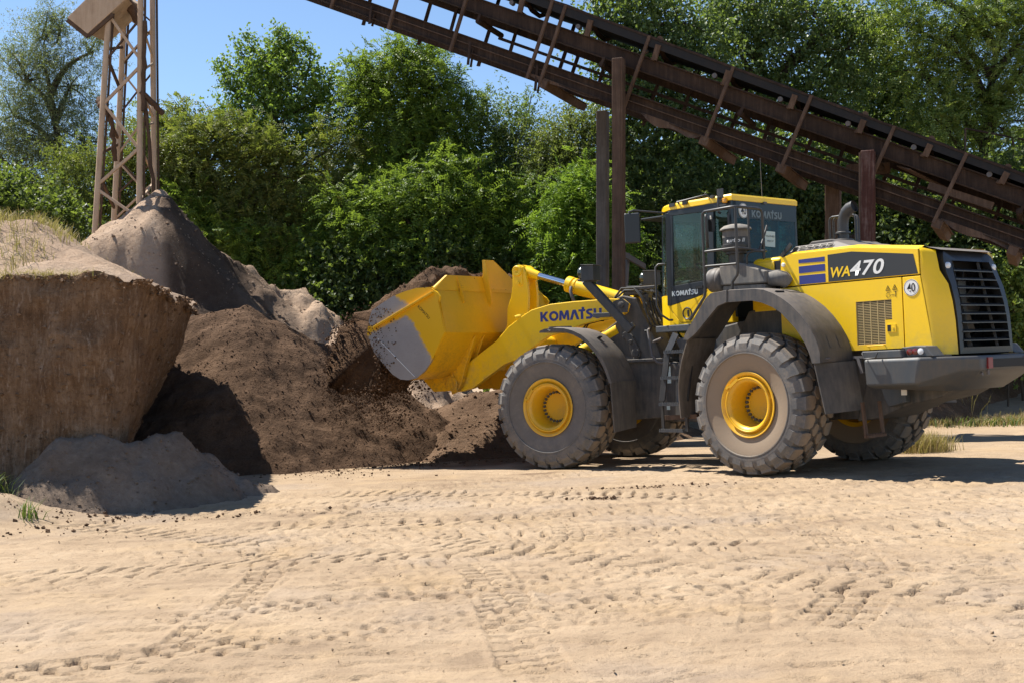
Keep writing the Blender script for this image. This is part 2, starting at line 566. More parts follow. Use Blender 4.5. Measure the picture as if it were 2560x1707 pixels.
def logo_polys():
    """the maker's seven block capitals, unit height; returns list of (polygons, advance)"""
    W = []
    K = [[(0, 0), (0, 1), (.26, 1), (.26, .62), (.55, 1), (.88, 1), (.5, .53), (.9, 0), (.57, 0), (.26, .42), (.26, 0)]]
    W.append((K, .93))
    n = 20
    def ring(cx, cy, rx, ry, t, a0=0, a1=360, n=n):
        o = [(cx + rx * math.cos(math.radians(a0 + (a1 - a0) * k / n)), cy + ry * math.sin(math.radians(a0 + (a1 - a0) * k / n))) for k in range(n + 1)]
        i = [(cx + (rx - t) * math.cos(math.radians(a0 + (a1 - a0) * k / n)), cy + (ry - t) * math.sin(math.radians(a0 + (a1 - a0) * k / n))) for k in range(n + 1)]
        return [[o[k], o[k + 1], i[k + 1], i[k]] for k in range(n)]
    W.append((ring(.5, .5, .5, .51, .25), 1.04))
    Mm = [[(0, 0), (.08, 1), (.36, 1), (.55, .5), (.74, 1), (1.02, 1), (1.1, 0), (.85, 0), (.81, .55), (.64, .12), (.46, .12), (.29, .55), (.25, 0)]]
    W.append((Mm, 1.12))
    A = [[(0, 0), (.33, 1), (.66, 1), (.99, 0), (.71, 0), (.495, .66), (.28, 0)]]
    W.append((A, .92))
    T = [[(0, .78), (0, 1), (.34, 1), (.34, 1.22), (.60, 1.22), (.60, 1), (.70, 1), (.70, .78), (.48, .78), (.48, 0), (.22, 0), (.22, .78)]]
    W.append((T, .74))
    S = [[(.02, 0), (.42, 0), (.62, .08), (.72, .26), (.68, .46), (.5, .58), (.32, .66), (.32, .78), (.68, .78), (.68, 1), (.3, 1), (.1, .92), (.03, .74), (.08, .55), (.26, .43), (.42, .35), (.42, .23), (.02, .23)]]
    W.append((S, .80))
    U = [[(0, 1), (0, .3), (.1, .08), (.3, -.01), (.52, -.01), (.72, .08), (.82, .3), (.82, 1), (.56, 1), (.56, .34), (.48, .24), (.34, .24), (.26, .34), (.26, 1)]]
    W.append((U, .82))
    return W


def logo(name, mat, parent, origin, ex, ey, height, width, xf=None, depth=0.003):
    """origin = lower left corner"""
    W = logo_polys(); total = sum(a for _, a in W)
    sx = width / total; sy = height
    ex = Vector(ex); ey = Vector(ey); en = ex.cross(ey); O = Vector(origin)
    mb = MB(xf); x0 = 0
    for polys, adv in W:
        for p in polys:
            mb.add([O + ex * ((x0 + q[0]) * sx) + ey * (q[1] * sy) + en * depth for q in p], [tuple(range(len(p)))])
        x0 += adv
    return link_mesh(name, mb.mesh(name, recalc=False), mat, parent)


# ---------------------------------------------------------------- wheels
TY_R = 0.885


def tread_material(name, brown):
    t = NT(name); v = t.coord()
    s = t.n('ShaderNodeSeparateXYZ'); t.l(v, s.inputs[0])
    r = t.math('SQRT', t.math('ADD', t.math('MULTIPLY', s.outputs[0], s.outputs[0]), t.math('MULTIPLY', s.outputs[2], s.outputs[2])))
    n1 = t.noise(v, 5, 6, 0.7); n2 = t.noise(v, 40, 4, 0.75)
    rub = t.mix(n1, (0.075, 0.075, 0.077), (0.19, 0.185, 0.18))
    dust = (0.30, 0.225, 0.155)
    # packed dust ring round the rim (inner sidewall), dust on the running surface, a bare band between
    inner = t.ramp(r, [(0.0, 1.0), (0.62, 1.0), (0.645, 0.0)])
    inner = t.math('MULTIPLY', inner, 0.85 if brown else 0.16)
    run = t.ramp(r, [(0.855, 0.0), (0.878, 1.0)])
    run = t.math('MULTIPLY', run, t.ramp(n1, [(0.3, 0.45), (0.65, 1.0)]))
    pat = t.math('MULTIPLY', t.ramp(t.math('ADD', t.math('MULTIPLY', n1, .6), t.math('MULTIPLY', n2, .4)), [(0.44, 0.0), (0.66, 1.0)]), 0.42)
    k = t.math('MAXIMUM', t.math('MAXIMUM', inner, run), pat)
    c = t.mix(k, rub, dust)
    t.bsdf(c, 0.8, 0.0, t.bump(n2, 0.25, 0.008), spec=0.25)
    return t.m


M['tyre_a'] = tread_material('tyre_rubber', False)
M['tyre_b'] = tread_material('tyre_rubber_dusty', True)


def make_tyre_mesh(name):
    mb = MB()
    # carcass
    half = [(0.0, 0.835), (0.14, 0.835), (0.24, 0.825), (0.29, 0.80), (0.325, 0.74), (0.338, 0.68), (0.332, 0.645), (0.322, 0.635), (0.318, 0.60), (0.305, 0.53), (0.285, 0.46), (0.27, 0.405), (0.24, 0.395)]
    prof = [(-a, r) for a, r in half[::-1]] + half[1:]
    mb.lathe(prof, (0, 0, 0), 'v', 84)
    N = 24
    pit = 2 * math.pi / N

    def block(pts, r0, r1, tap=0.9):
        """pts: (arc position in pitches, v); r1 may be a list per point"""
        n = len(pts)
        cs = sum(p[0] for p in pts) / n; cv = sum(p[1] for p in pts) / n
        lo, hi = [], []
        for i, (s, v) in enumerate(pts):
            rt = r1[i] if isinstance(r1, (list, tuple)) else r1
            rb = r0[i] if isinstance(r0, (list, tuple)) else r0
            a = s * pit
            lo.append((rb * math.cos(a), v, rb * math.sin(a)))
            s2 = cs + (s - cs) * tap; v2 = cv + (v - cv) * tap
            a = s2 * pit
            hi.append((rt * math.cos(a), v2, rt * math.sin(a)))
        fs = [tuple(range(n, 2 * n)), tuple(range(n))[::-1]]
        for i in range(n):
            j = (i + 1) % n; fs.append((i, j, j + n, i + n))
        mb.add(lo + hi, fs)

    for k in range(N):
        for sg in (-1, 1):
            o = k + (0.5 if sg > 0 else 0.0)
            # shoulder lug: top plate + cheek running down the sidewall
            block([(o - .36, sg * .125), (o - .10, sg * .105), (o + .30, sg * .135), (o + .42, sg * .19), (o + .40, sg * .285), (o - .36, sg * .285), (o - .42, sg * .20)],
                  0.81, [TY_R, TY_R, TY_R, TY_R, TY_R - .022, TY_R - .022, TY_R], .93)
            block([(o - .36, sg * .255), (o + .40, sg * .255), (o + .36, sg * .335), (o - .30, sg * .335)],
                  [0.78, 0.78, 0.70, 0.70], [TY_R - .020, TY_R - .020, 0.765, 0.765], .95)
            # centre block
            block([(o - .78, sg * .008), (o - .40, sg * .012), (o - .12, sg * .055), (o - .22, sg * .095), (o - .58, sg * .118), (o - .90, sg * .065)],
                  0.82, TY_R + .002, .92)
    # raised rings on the sidewall
    for a0 in (1, -1):
        mb.lathe([(a0 * .322, .652), (a0 * .340, .648), (a0 * .340, .636), (a0 * .318, .630)], (0, 0, 0), 'v', 72)
    return mb.mesh(name, smooth=32)


def make_rim_mesh(name):
    """disc wheel: flange, deep barrel seen from outside, hub plate set far in"""
    mb = MB()
    prof = [(0.235, 0.36), (0.262, 0.385), (0.285, 0.410), (0.298, 0.412), (0.302, 0.404), (0.296, 0.388), (0.262, 0.352), (0.256, 0.345), (0.275, 0.336),
            (0.292, 0.330), (0.296, 0.318), (0.285, 0.296), (0.26, 0.280), (0.09, 0.245), (0.03, 0.238), (0.03, 0.185), (0.022, 0.18), (0.022, 0.0)]
    mb.lathe(prof, (0, 0, 0), 'v', 64)
    back = [(-0.235, 0.36), (-0.285, 0.41), (-0.30, 0.405), (-0.27, 0.35), (-0.05, 0.33), (-0.05, 0.0)]
    mb.lathe(back, (0, 0, 0), 'v', 48)
    return mb.mesh(name, smooth=35)


tyre_me = make_tyre_mesh('tyre'); rim_me = make_rim_mesh('wheel')
rim_me.materials.append(M['rim'])
mb = MB()
for k in range(24):
    t = 2 * math.pi * k / 24
    mb.lathe([(0.0, 0.019), (0.03, 0.019), (0.036, 0.008), (0.036, 0.0)], (0.208 * math.cos(t), 0.03, 0.208 * math.sin(t)), 'v', 6)
nut_me = mb.mesh('wheel_nut'); nut_me.materials.append(M['frame'])
mb = MB()
mb.lathe([(0.292, 0.345), (0.306, 0.342), (0.308, 0.330), (0.296, 0.322)], (0, 0, 0), 'v', 56)
a = math.radians(62)
mb.box((0.334 * math.cos(a), 0.308, 0.334 * math.sin(a)), (0.17, 0.022, 0.035), Matrix.Rotation(-a + math.pi / 2, 3, 'Y'))
mb.box((0.36 * math.cos(a - .28), 0.312, 0.36 * math.sin(a - .28)), (0.03, 0.03, 0.05), Matrix.Rotation(-a, 3, 'Y'))
lock_me = mb.mesh('lock_ring', smooth=35); lock_me.materials.append(M['rim'])


def add_wheel(u, v, xf, spin, mat, flip):
    w = bpy.data.objects.new('wheel', rim_me); COL.objects.link(w); w.parent = L
    m = Matrix.Translation((u, v, 0.878)) @ (Matrix.Rotation(math.pi, 4, 'Z') if flip else Matrix.Identity(4)) @ Matrix.Rotation(spin, 4, 'Y')
    w.matrix_local = (xf @ m) if xf is not None else m
    ty = bpy.data.objects.new('tyre', tyre_me if mat is M['tyre_a'] else tyre_me.copy()); COL.objects.link(ty); ty.parent = w
    if len(ty.data.materials) == 0: ty.data.materials.append(mat)
    nn = bpy.data.objects.new('wheel_nut', nut_me); COL.objects.link(nn); nn.parent = w; nn['kind'] = 'stuff'
    lr = bpy.data.objects.new('lock_ring', lock_me); COL.objects.link(lr); lr.parent = w
    return w


add_wheel(0, 1.128, None, 0.15, M['tyre_b'], False)
add_wheel(0, -1.128, None, 1.1, M['tyre_b'], True)
add_wheel(0, 1.128, XF, 0.5, M['tyre_a'], False)
add_wheel(0, -1.128, XF, 2.1, M['tyre_a'], True)

# ---------------------------------------------------------------- rear body: hood
HV = 0.80
mb = MB()      # dark inner shell that shows in the seams and behind the grilles
mb.prism([(0.30, 1.55), (0.30, 2.66), (-1.19, 2.68), (-2.03, 2.58), (-2.03, 1.52)], -HV + .03, HV - .03, 'uz')
mb.build('engine_bay', M['black'], L)


def panel(name, poly, side=1, v0=HV - .03, v1=HV, mat=None, label=None, bevel=.008):
    m_ = MB(); m_.prism(poly, side * v0, side * v1, 'uz')
    o = m_.build(name, mat or M['yellow'], L, bevel=bevel)
    if label: o['label'] = label
    return o


G = .007
for sd in (1, -1):
    panel('upper_side_panel', [(-.095, 2.318 + G), (-2.055, 2.318 + G), (-2.045, 2.615), (-1.19, 2.715), (-.27, 2.725), (-.12, 2.69)], sd)
    # engine door with an opening for the mesh: built round the opening
    door = MB()
    for poly in ([(-.095, 2.318 - G), (-.095, 1.50), (-1.19, 1.49), (-1.19, 2.318 - G)],
                 [(-1.19, 2.065), (-1.19, 2.318 - G), (-1.812, 2.318 - G), (-1.814, 2.065)],
                 [(-1.19, 1.49), (-1.19, 1.552), (-1.817, 1.552), (-1.818, 1.495)],
                 [(-1.58, 1.552), (-1.58, 1.83), (-1.817, 1.83), (-1.817, 1.552)],
                 [(-1.675, 1.83), (-1.675, 2.065), (-1.814, 2.065), (-1.816, 1.83)]):
        door.prism(poly, sd * (HV - .03), sd * HV, 'uz')
    dd = door.build('engine_door', M['yellow'], L)
    panel('rear_side_panel', [(-1.826, 2.318 - G), (-1.83, 1.495), (-2.19, 1.50), (-2.06, 2.318 - G)], sd)
    # mesh of the side grille
    g_ = MB()
    for k in range(27):
        z = 1.556 + k * (2.062 - 1.556) / 26
        u1 = -1.58 if z < 1.83 else -1.675
        g_.box(((-1.19 + u1) / 2, sd * (HV - .012), z), (abs(u1 + 1.19), .012, .0075))
    for k in range(6):
        u = -1.19 - k * .097
        z1 = 2.065 if u > -1.72 else 2.065
        z0 = 1.552 if u > -1.58 else 1.83
        g_.box((u, sd * (HV - .010), (z0 + 2.065) / 2), (.008, .012, 2.065 - z0))
    g_.build('side_grille', mat_plain('grille_cream_%d' % sd, (0.55, 0.42, 0.20), 0.5), dd)
    # latch pocket
    l_ = MB(); l_.box((-1.665, sd * (HV + .004), 1.73), (.115, .010, .09)); l_.cur = 1
    l_.box((-1.635, sd * (HV + .008), 1.73), (.045, .006, .075)); l_.cur = 0
    l_.lathe([(0, .014), (.012, .014), (.012, 0)], (-1.685, sd * (HV + .002) if sd > 0 else sd * HV - .012, 1.73), 'v', 12)
    l_.build('door_latch', [M['yellow'], M['black']], dd)
# radiator shell behind the engine that lightly shows through the mesh
mb = MB()
for k in range(9):
    mb.tube([(-1.25 - k * .05, .74, 1.58), (-1.25 - k * .05 + .03 * math.sin(k * 2), .75, 2.04)], .012, 6)
mb.box((-1.4, .735, 1.62), (.35, .03, .05)); mb.box((-1.33, .74, 1.95), (.2, .03, .04)); mb.box((-1.45, .74, 1.78), (.18, .03, .03))
mb.build('radiator_pipe', mat_plain('dusty_pipe', (0.32, 0.25, 0.17), .8), L)['kind'] = 'stuff'

# rear corner shells: from the seam round to the rear opening
seam = [(-2.062, 2.60), (-2.068, 2.31), (-2.085, 2.20), (-2.118, 2.0), (-2.155, 1.76), (-2.196, 1.41)]
edge = [(-2.165, 2.555), (-2.20, 2.36), (-2.30, 2.20), (-2.345, 2.0), (-2.372, 1.78), (-2.392, 1.40)]
for sd in (1, -1):
    m_ = MB(); secs = []
    for (us, zs), (ue, ze) in zip(seam, edge):
        row = [(us, sd * HV, zs)]
        for k in range(1, 7):
            t_ = k / 6
            a_ = t_ * math.pi / 2
            row.append((us + (ue - us) * t_, sd * (HV - (HV - .62) * t_ ** 1.7), zs + (ze - zs) * t_))
        row.append((ue + .03, sd * .585, ze))
        secs.append(row)
    secs.insert(0, [(p[0] + .03, p[1] * .94, p[2] + .045) for p in secs[0]])
    m_.loft(secs, caps=False, closed=False)
    m_.build('rear_corner_panel', M['yellow'], L, smooth=50)

# hood top: yellow shoulder, charcoal raised cover, charcoal rear deck
mb = MB()
for sd in (1, -1):
    mb.add([(-.12, sd * HV, 2.69), (-.27, sd * HV, 2.725), (-1.19, sd * HV, 2.715), (-2.045, sd * HV, 2.615),
            (-.12, sd * .70, 2.715), (-.27, sd * .70, 2.755), (-1.19, sd * .70, 2.755), (-2.045, sd * .66, 2.66)],
           [(0, 1, 5, 4), (1, 2, 6, 5), (2, 3, 7, 6)])
mb.build('hood_shoulder', M['yellow'], L)
mb = MB()
mb.add([(-.12, .70, 2.705), (-1.19, .70, 2.745), (-2.06, .66, 2.645), (-2.20, .58, 2.60), (-.12, -.70, 2.705), (-1.19, -.70, 2.745), (-2.06, -.66, 2.645), (-2.20, -.58, 2.60)],
       [(0, 1, 5, 4), (1, 2, 6, 5), (2, 3, 7, 6)])
top_deck = mb.build('hood_top', M['plastic'], L)
mb = MB()     # raised louvre cover
b0 = [(-.14, .70), (-1.16, .70), (-1.16, -.70), (-.14, -.70)]
t0 = [(-.20, .60), (-.86, .60), (-.86, -.60), (-.20, -.60)]
vs = [(u, v, 2.735) for u, v in b0] + [(-.21, .61, 2.835), (-.80, .56, 2.845), (-.80, -.56, 2.845), (-.21, -.61, 2.835)]
mb.add(vs, [(0, 1, 5, 4), (1, 2, 6, 5), (2, 3, 7, 6), (3, 0, 4, 7), (4, 5, 6, 7)])
mb.prism([(-.30, 2.83), (-.38, 2.885), (-.68, 2.885), (-.80, 2.83)], -.5, .5, 'uz')
cover = mb.build('louvre_cover', M['plastic'], L, bevel=.012)
mb = MB()
for r_ in range(4):
    for c_ in range(6):
        u = -.235 - c_ * .105 + r_ * .0; z = 2.757 + r_ * .020
        f_ = (z - 2.735) / .105
        v = .70 - (.70 - .61) * f_ + .004
        mb.box((u, v, z), (.075, .012, .008))
mb.build('louvre_slot', M['black'], cover)['kind'] = 'stuff'

# decals and lettering
mb = MB(); e = HV + .002
for p in ([(-.39, 2.645), (-.775, 2.648), (-.775, 2.59), (-.39, 2.60)], [(-.39, 2.56), (-.775, 2.56), (-.775, 2.475), (-.39, 2.475)], [(-.39, 2.445), (-.775, 2.442), (-.775, 2.335), (-.39, 2.335)]):
    m_ = MB(); m_.prism(p, e - .002, e + .001, 'uz'); m_.build('blue_stripe', M['blue'], L)
m_ = MB(); m_.prism([(-.82, 2.665), (-1.16, 2.672), (-1.98, 2.565), (-2.03, 2.335), (-.82, 2.335)], e - .002, e + .001, 'uz'); m_.build('model_plate', M['decal'], L)
EX, EZ = (-1, 0, 0), (0, 0, 1)
shear_text('model_letters', 'WA', M['yellow'], L, (-.995, e + .002, 2.443), EX, EZ, .125, .022, .22, width=.27)
shear_text('model_number', '470', M['white'], L, (-1.365, e + .002, 2.463), EX, EZ, .178, .018, .25, width=.47, spacing=1.06)


def speed_sign(c, ex, ey, r, squash=1.0, xf=None, par=L, col=M['white']):
    ex = Vector(ex); ey = Vector(ey); en = ex.cross(ey); C_ = Vector(c)
    m_ = MB(xf); n = 32
    pts = [C_ + ex * (r * math.cos(2 * math.pi * k / n)) + ey * (r * math.sin(2 * math.pi * k / n)) for k in range(n)]
    m_.add(pts + [p + en * .003 for p in pts], [tuple(range(n, 2 * n))] + [(k, (k + 1) % n, (k + 1) % n + n, k + n) for k in range(n)])
    o = m_.build('speed_disc', col, par)
    m_ = MB(xf)
    for k in range(n):
        a0, a1 = 2 * math.pi * k / n, 2 * math.pi * (k + 1) / n
        m_.add([C_ + en * .0045 + (ex * math.cos(a) + ey * math.sin(a)) * q for a, q in ((a0, r * .9), (a1, r * .9), (a1, r * .955), (a0, r * .955))], [(0, 1, 2, 3)])
    m_.build('disc_ring', M['print_black'], o)
    shear_text('disc_number', '40', M['print_black'], o, C_ + en * .004, ex, ey, r * 1.05, .012, 0, width=r * 1.08, xf=xf)
    return o


speed_sign((-1.94, e, 2.18), EX, EZ, .097)
# small warning triangles
for (u, z) in ((-1.635, 2.195), (-1.725, 2.20)):
    m_ = MB(); w_ = .030
    for a_, b_ in (((-w_, -.025), (w_, -.025)), ((w_, -.025), (0, .030)), ((0, .030), (-w_, -.025))):
        m_.bar((u - a_[0], e + .001, z + a_[1]), (u - b_[0], e + .001, z + b_[1]), .005, .003, (0, 1, 0))
    m_.bar((u, e + .001, z - .012), (u, e + .001, z + .008), .005, .003, (0, 1, 0))
    m_.build('warning_triangle', M['print_black'], L)
m_ = MB()
for k in range(9):
    a_ = 2 * math.pi * k / 9
    m_.box((-1.635 + .026 * math.cos(a_), e + .001, 2.115 + .026 * math.sin(a_)), (.008, .002, .008))
m_.box((-1.735, e + .001, 2.115), (.006, .002, .05)); m_.box((-1.70, e + .001, 2.118), (.045, .002, .005)); m_.box((-1.735, e + .001, 2.147), (.014, .002, .012))
m_.build('warning_mark', M['print_black'], L)

# front part of the hood behind the cab (bulged, in yellow)
mb = MB()
mb.prism([(.42, 1.75), (.42, 2.66), (.34, 2.725), (-.08, 2.72), (-.08, 1.75)], -.74, .74, 'uz')
mb.build('hood_front', M['yellow'], L, bevel=.05, seg=4)
mb = MB(); mb.box((.17, .75, 2.35), (.33, .06, .62)); mb.box((.17, .782, 2.35), (.25, .01, .5))
mb.build('hood_access_door', M['yellow'], L, bevel=.03, seg=3)
for z in (2.60, 2.42):
    m_ = MB(); m_.lathe([(0, .026), (.02, .026), (.028, .018), (.028, 0)], (-.165, HV, z), 'v', 16); m_.build('white_cap', M['white'], L, smooth=40)
mb = MB(); mb.bar((-.02, .68, 2.70), (-.215, .70, 2.86), .022, .05); mb.build('hood_strut', M['tubing'], L)

# exhaust and guard hoops
mb = MB()
mb.tube([(-.51, 0, 2.80), (-.51, 0, 3.09), (-.515, 0, 3.15), (-.535, 0, 3.215), (-.575, 0, 3.27), (-.63, 0, 3.305), (-.69, 0, 3.32)], [.074, .071, .071, .071, .071, .072, .075], 24, caps=False)
mb.lathe([(0, .098), (.02, .098), (.03, .083)], (-.51, 0, 2.985), 'z', 24)
mb.lathe([(0, .135), (.03, .135), (.045, .09)], (-.51, 0, 2.88), 'z', 24)
mb.tube([(-.692, 0, 3.3205), (-.62, 0, 3.302), (-.56, 0, 3.25)], .076, 24, caps=False)
ex_o = mb.build('exhaust_pipe', M['tubing'], L, smooth=40)
mb = MB(); mb.lathe([(0, 0), (0, .077)], (0, 0, 0), 'z', 20)
m_ = MB(Matrix.Translation((-.66, 0, 3.313)) @ Matrix.Rotation(-1.35, 4, 'Y')); m_.lathe([(0, 0.0001), (0, .077)], (0, 0, 0), 'z', 20); m_.build('exhaust_bore', M['black'], ex_o)
for v, u0, u1 in ((-.30, -.10, -.50), (-.42, -.08, -.46)):
    m_ = MB(); m_.tube([(u0, v, 2.75), (u0, v, 3.20), (u0 - .015, v, 3.245), (u0 - .05, v, 3.26), (u1 + .05, v, 3.26), (u1 + .015, v, 3.245), (u1, v, 3.20), (u1, v, 2.75)], .016, 8)
    m_.build('guard_hoop', M['tubing'], L, smooth=60)

# ---------------------------------------------------------------- rear grille
mb = MB()
# black surround: outline ring lofted a little proud, rounded top
def ring_pts(sv, st, sb, n=7):
    """half width at bottom sb, at top st, z range; returns closed outline (u, v, z) of the rear face"""
    out = []
    zs = [1.405, 1.6, 1.8, 2.0, 2.2, 2.36, 2.50]
    us = [-2.405, -2.395, -2.382, -2.358, -2.318, -2.262, -2.225]
    return zs, us


rows = [(1.405, -2.405, .60), (1.62, -2.397, .602), (1.82, -2.384, .60), (2.0, -2.362, .597), (2.18, -2.322, .592), (2.34, -2.262, .585), (2.47, -2.225, .572), (2.545, -2.205, .545), (2.59, -2.18, .49), (2.605, -2.12, .40)]
inn = [(1.475, -2.405, .53), (1.62, -2.397, .525), (1.82, -2.384, .512), (2.0, -2.362, .497), (2.18, -2.322, .48), (2.34, -2.272, .455), (2.475, -2.235, .425), (2.475, -2.235, .42), (2.475, -2.235, .36), (2.475, -2.235, .28)]
for sd in (1, -1):
    ov = [(u, sd * v, z) for z, u, v in rows]; iv = [(u - .004, sd * v, z) for z, u, v in inn]
    n = len(ov)
    mb.add(ov + iv, [(k, k + 1, k + 1 + n, k + n) for k in range(n - 1)])
    mb.add([(u + .10, v, z) for u, v, z in iv] + iv, [(k, k + 1, k + 1 + n, k + n) for k in range(n - 1)])
    mb.add(ov + [(u + .10, v * .96, z + .02) for u, v, z in ov], [(k, k + 1, k + 1 + n, k + n) for k in range(n - 1)])
mb.add([(-2.12, .40, 2.605), (-2.12, -.40, 2.605), (-2.239, -.28, 2.475), (-2.239, .28, 2.475)], [(0, 1, 2, 3)])
mb.add([(-2.02, .40, 2.625), (-2.02, -.40, 2.625), (-2.12, -.40, 2.605), (-2.12, .40, 2.605)], [(0, 1, 2, 3)])
mb.add([(-2.405, .60, 1.405), (-2.405, -.60, 1.405), (-2.409, -.53, 1.475), (-2.409, .53, 1.475)], [(0, 1, 2, 3)])
grl = mb.build('rear_grille', M['grille'], L, smooth=40)
for k in range(9):
    z = 1.56 + k * .101
    uu = np.interp(z, [r_[0] for r_ in inn[:7]], [r_[1] for r_ in inn[:7]]); hv = np.interp(z, [r_[0] for r_ in inn[:7]], [r_[2] for r_ in inn[:7]])
    m_ = MB(); m_.add([(uu + .05, hv, z + .018), (uu + .05, -hv, z + .018), (uu - .012, -hv, z - .006), (uu - .012, hv, z - .006), (uu + .05, hv, z + .006), (uu + .05, -hv, z + .006), (uu - .012, -hv, z - .018), (uu - .012, hv, z - .018)],
                      [(0, 1, 2, 3), (4, 7, 6, 5), (3, 2, 6, 7)])
    m_.build('slat', M['grille'], grl)
mb = MB(); mb.bar((-2.385, -.27, 1.48), (-2.21, -.21, 2.47), .018, .03); mb.bar((-2.36, .30, 1.48), (-2.19, .37, 2.47), .03, .05)
mb.build('grille_stay', M['grille'], grl)
mb = MB(); mb.prism([(-2.03, 1.42), (-2.03, 2.56), (-2.0, 2.56), (-2.0, 1.42)], -.62, .62, 'uz')
mb.build('fan_bulkhead', M['black'], L)
for sd in (1, -1):
    mb = MB(); mb.add([(-2.03, sd * .60, 1.42), (-2.37, sd * .555, 1.42), (-2.33, sd * .535, 2.0), (-2.21, sd * .49, 2.5), (-2.03, sd * .58, 2.56)], [(0, 1, 2, 3, 4)]); mb.build('cowl_liner', M['black'], L)
mb = MB()
mb.lathe([(-2.14, .41), (-2.04, .44), (-2.04, .40)], (0, 0, 1.98), 'u', 40)
mb.box((-2.10, .02, 1.98), (.06, .17, .55)); mb.box((-2.12, .36, 1.64), (.2, .16, .25)); mb.box((-2.11, -.15, 1.9), (.02, .4, .03)); mb.box((-2.11, -.15, 1.76), (.02, .4, .03))
for k in range(8):
    a_ = k * math.pi / 4 + .2
    mb.bar((-2.10, .06 * math.cos(a_), 1.98 + .06 * math.sin(a_)), (-2.10, .39 * math.cos(a_), 1.98 + .39 * math.sin(a_)), .11, .008, (1, .4 * math.sin(a_), -.4 * math.cos(a_)))
mb.build('cooling_fan', M['grille'], L)
for sd in (1, -1):
    m_ = MB(Matrix.Translation((-2.236, sd * .515, 2.40)) @ Matrix.Rotation(math.radians(-14), 4, 'Y')); m_.lathe([(.012, .055), (-.012, .055), (-.02, .045), (-.026, .0001)], (0, 0, 0), 'u', 20)
    m_.build('work_light', M['lamp'], grl, smooth=60)

# ---------------------------------------------------------------- counterweight, step boxes, tail lights
mb = MB()
half_top = [(-1.53, 1.14), (-2.16, 1.14), (-2.50, .80), (-2.60, .66)]
def ring_at(z, pts): return [(u, v, z) for u, v in pts]
A_ = [(-1.50, 1.12, 1.385), (-2.20, 1.12, 1.385), (-2.56, .76, 1.378), (-2.63, .62, 1.375)]
Bm = [(-1.50, 1.15, 1.365), (-2.21, 1.15, 1.365), (-2.58, .77, 1.355), (-2.655, .62, 1.35)]
Bn = [(-1.51, 1.14, 1.075), (-2.16, 1.14, 1.085), (-2.50, .76, 1.22), (-2.645, .60, 1.22)]
Cn = [(-1.54, 1.06, 1.045), (-2.11, 1.05, 1.05), (-2.38, .70, 1.08), (-2.52, .55, 1.12)]
Dn = [(-1.60, .75, 1.02), (-2.02, .72, 1.00), (-2.20, .60, .985), (-2.34, .45, .99)]
rings = [A_, Bm, Bn, Cn, Dn]
secs = []
for r_ in rings:
    secs.append(r_ + [(p[0], -p[1], p[2]) for p in r_[::-1]])
mb.loft(secs, caps=False, closed=True)
n = 8
mb.add(secs[0], [(0, 1, 2, 3, 4, 5, 6, 7)])
mb.add(secs[-1], [(0, 7, 6, 5, 4, 3, 2, 1)])
cw = mb.build('counterweight', M['counter'], L, smooth=22, bevel=.02, seg=3)
mb = MB(); mb.box((-2.652, 0, 1.285), (.03, .76, .095)); mb.build('counterweight_slot', M['black'], cw)
for v in (.43, -.43):
    m_ = MB(); m_.box((-2.66, v, 1.29), (.024, .10, .125)); m_.build('red_reflector', M['reflector'], cw)
mb = MB(); mb.lathe([(0, .02), (-.02, .02), (-.02, .0001)], (-2.60, .52, 1.17), 'u', 10); mb.box((-2.64, .44, 1.185), (.02, .035, .05)); mb.build('tow_fitting', M['roller'], cw)
for sd in (1, -1):
    m_ = MB(); m_.prism([(-1.46, 1.475), (-1.97, 1.478), (-1.99, 1.385), (-1.47, 1.385)], sd * .83, sd * 1.13, 'uz'); m_.build('step_box', M['counter'], L, bevel=.012)
    m_ = MB(); m_.prism([(-1.92, 1.50), (-2.10, 1.515), (-2.235, 1.505), (-2.33, 1.39), (-1.99, 1.39), (-1.97, 1.478)], sd * .80, sd * 1.04, 'uz')
    m_.build('tail_light_box', M['counter'], L, bevel=.01)
    for k, (u_, mm) in enumerate(((-2.035, 'lamp_red'), (-2.105, 'lamp_red'), (-2.175, 'lamp'))):
        m_ = MB(); m_.lathe([(0, .036), (sd * .012, .036), (sd * .018, .02), (sd * .019, .0001)], (u_, sd * 1.04, 1.448), 'v', 16)
        m_.build('tail_light', M[mm], L, smooth=60)
    m_ = MB(); m_.tube([(-1.50, sd * 1.15, 1.455), (-1.505, sd * 1.18, 1.45), (-1.53, sd * 1.185, 1.39), (-1.68, sd * 1.185, 1.395), (-1.70, sd * 1.18, 1.44), (-1.69, sd * 1.15, 1.46)], .009, 6)
    m_.build('grab_handle', M['tubing'], L, smooth=60)
    m_ = MB(); m_.tube([(-1.34, sd * .80, 1.535), (-1.345, sd * .825, 1.535), (-1.56, sd * .825, 1.54), (-1.565, sd * .80, 1.54)], .007, 6); m_.build('door_handle', M['yellow'], L)

# rear frame under the hood
mb = MB()
mb.prism([(-.9, .62), (-1.05, 1.08), (-2.05, 1.02), (-2.2, .985), (-2.05, .91), (-1.62, .82), (-1.2, .66)], -.44, .44, 'uz')
mb.prism([(1.9, .70), (1.9, 1.35), (.5, 1.62), (-1.1, 1.5), (-1.1, .65), (.6, .62)], -.42, .42, 'uz')
mb.prism([(1.55, 1.35), (1.75, 1.75), (.5, 1.95), (-.2, 1.85), (-.2, 1.4)], -.75, .75, 'uz')
mb.build('rear_frame', M['frame'], L, bevel=.02)
mb = MB(); mb.prism([(-1.32, 1.06), (-1.64, 1.06), (-1.66, .86), (-1.42, .80), (-1.37, .90)], .44, .56, 'uz'); mb.build('battery_box', M['steel_grey'], L, bevel=.012)
mb = MB(); mb.box((-1.645, .565, .985), (.075, .004, .085)); mb.build('small_label', M['white'], L)
mb = MB()
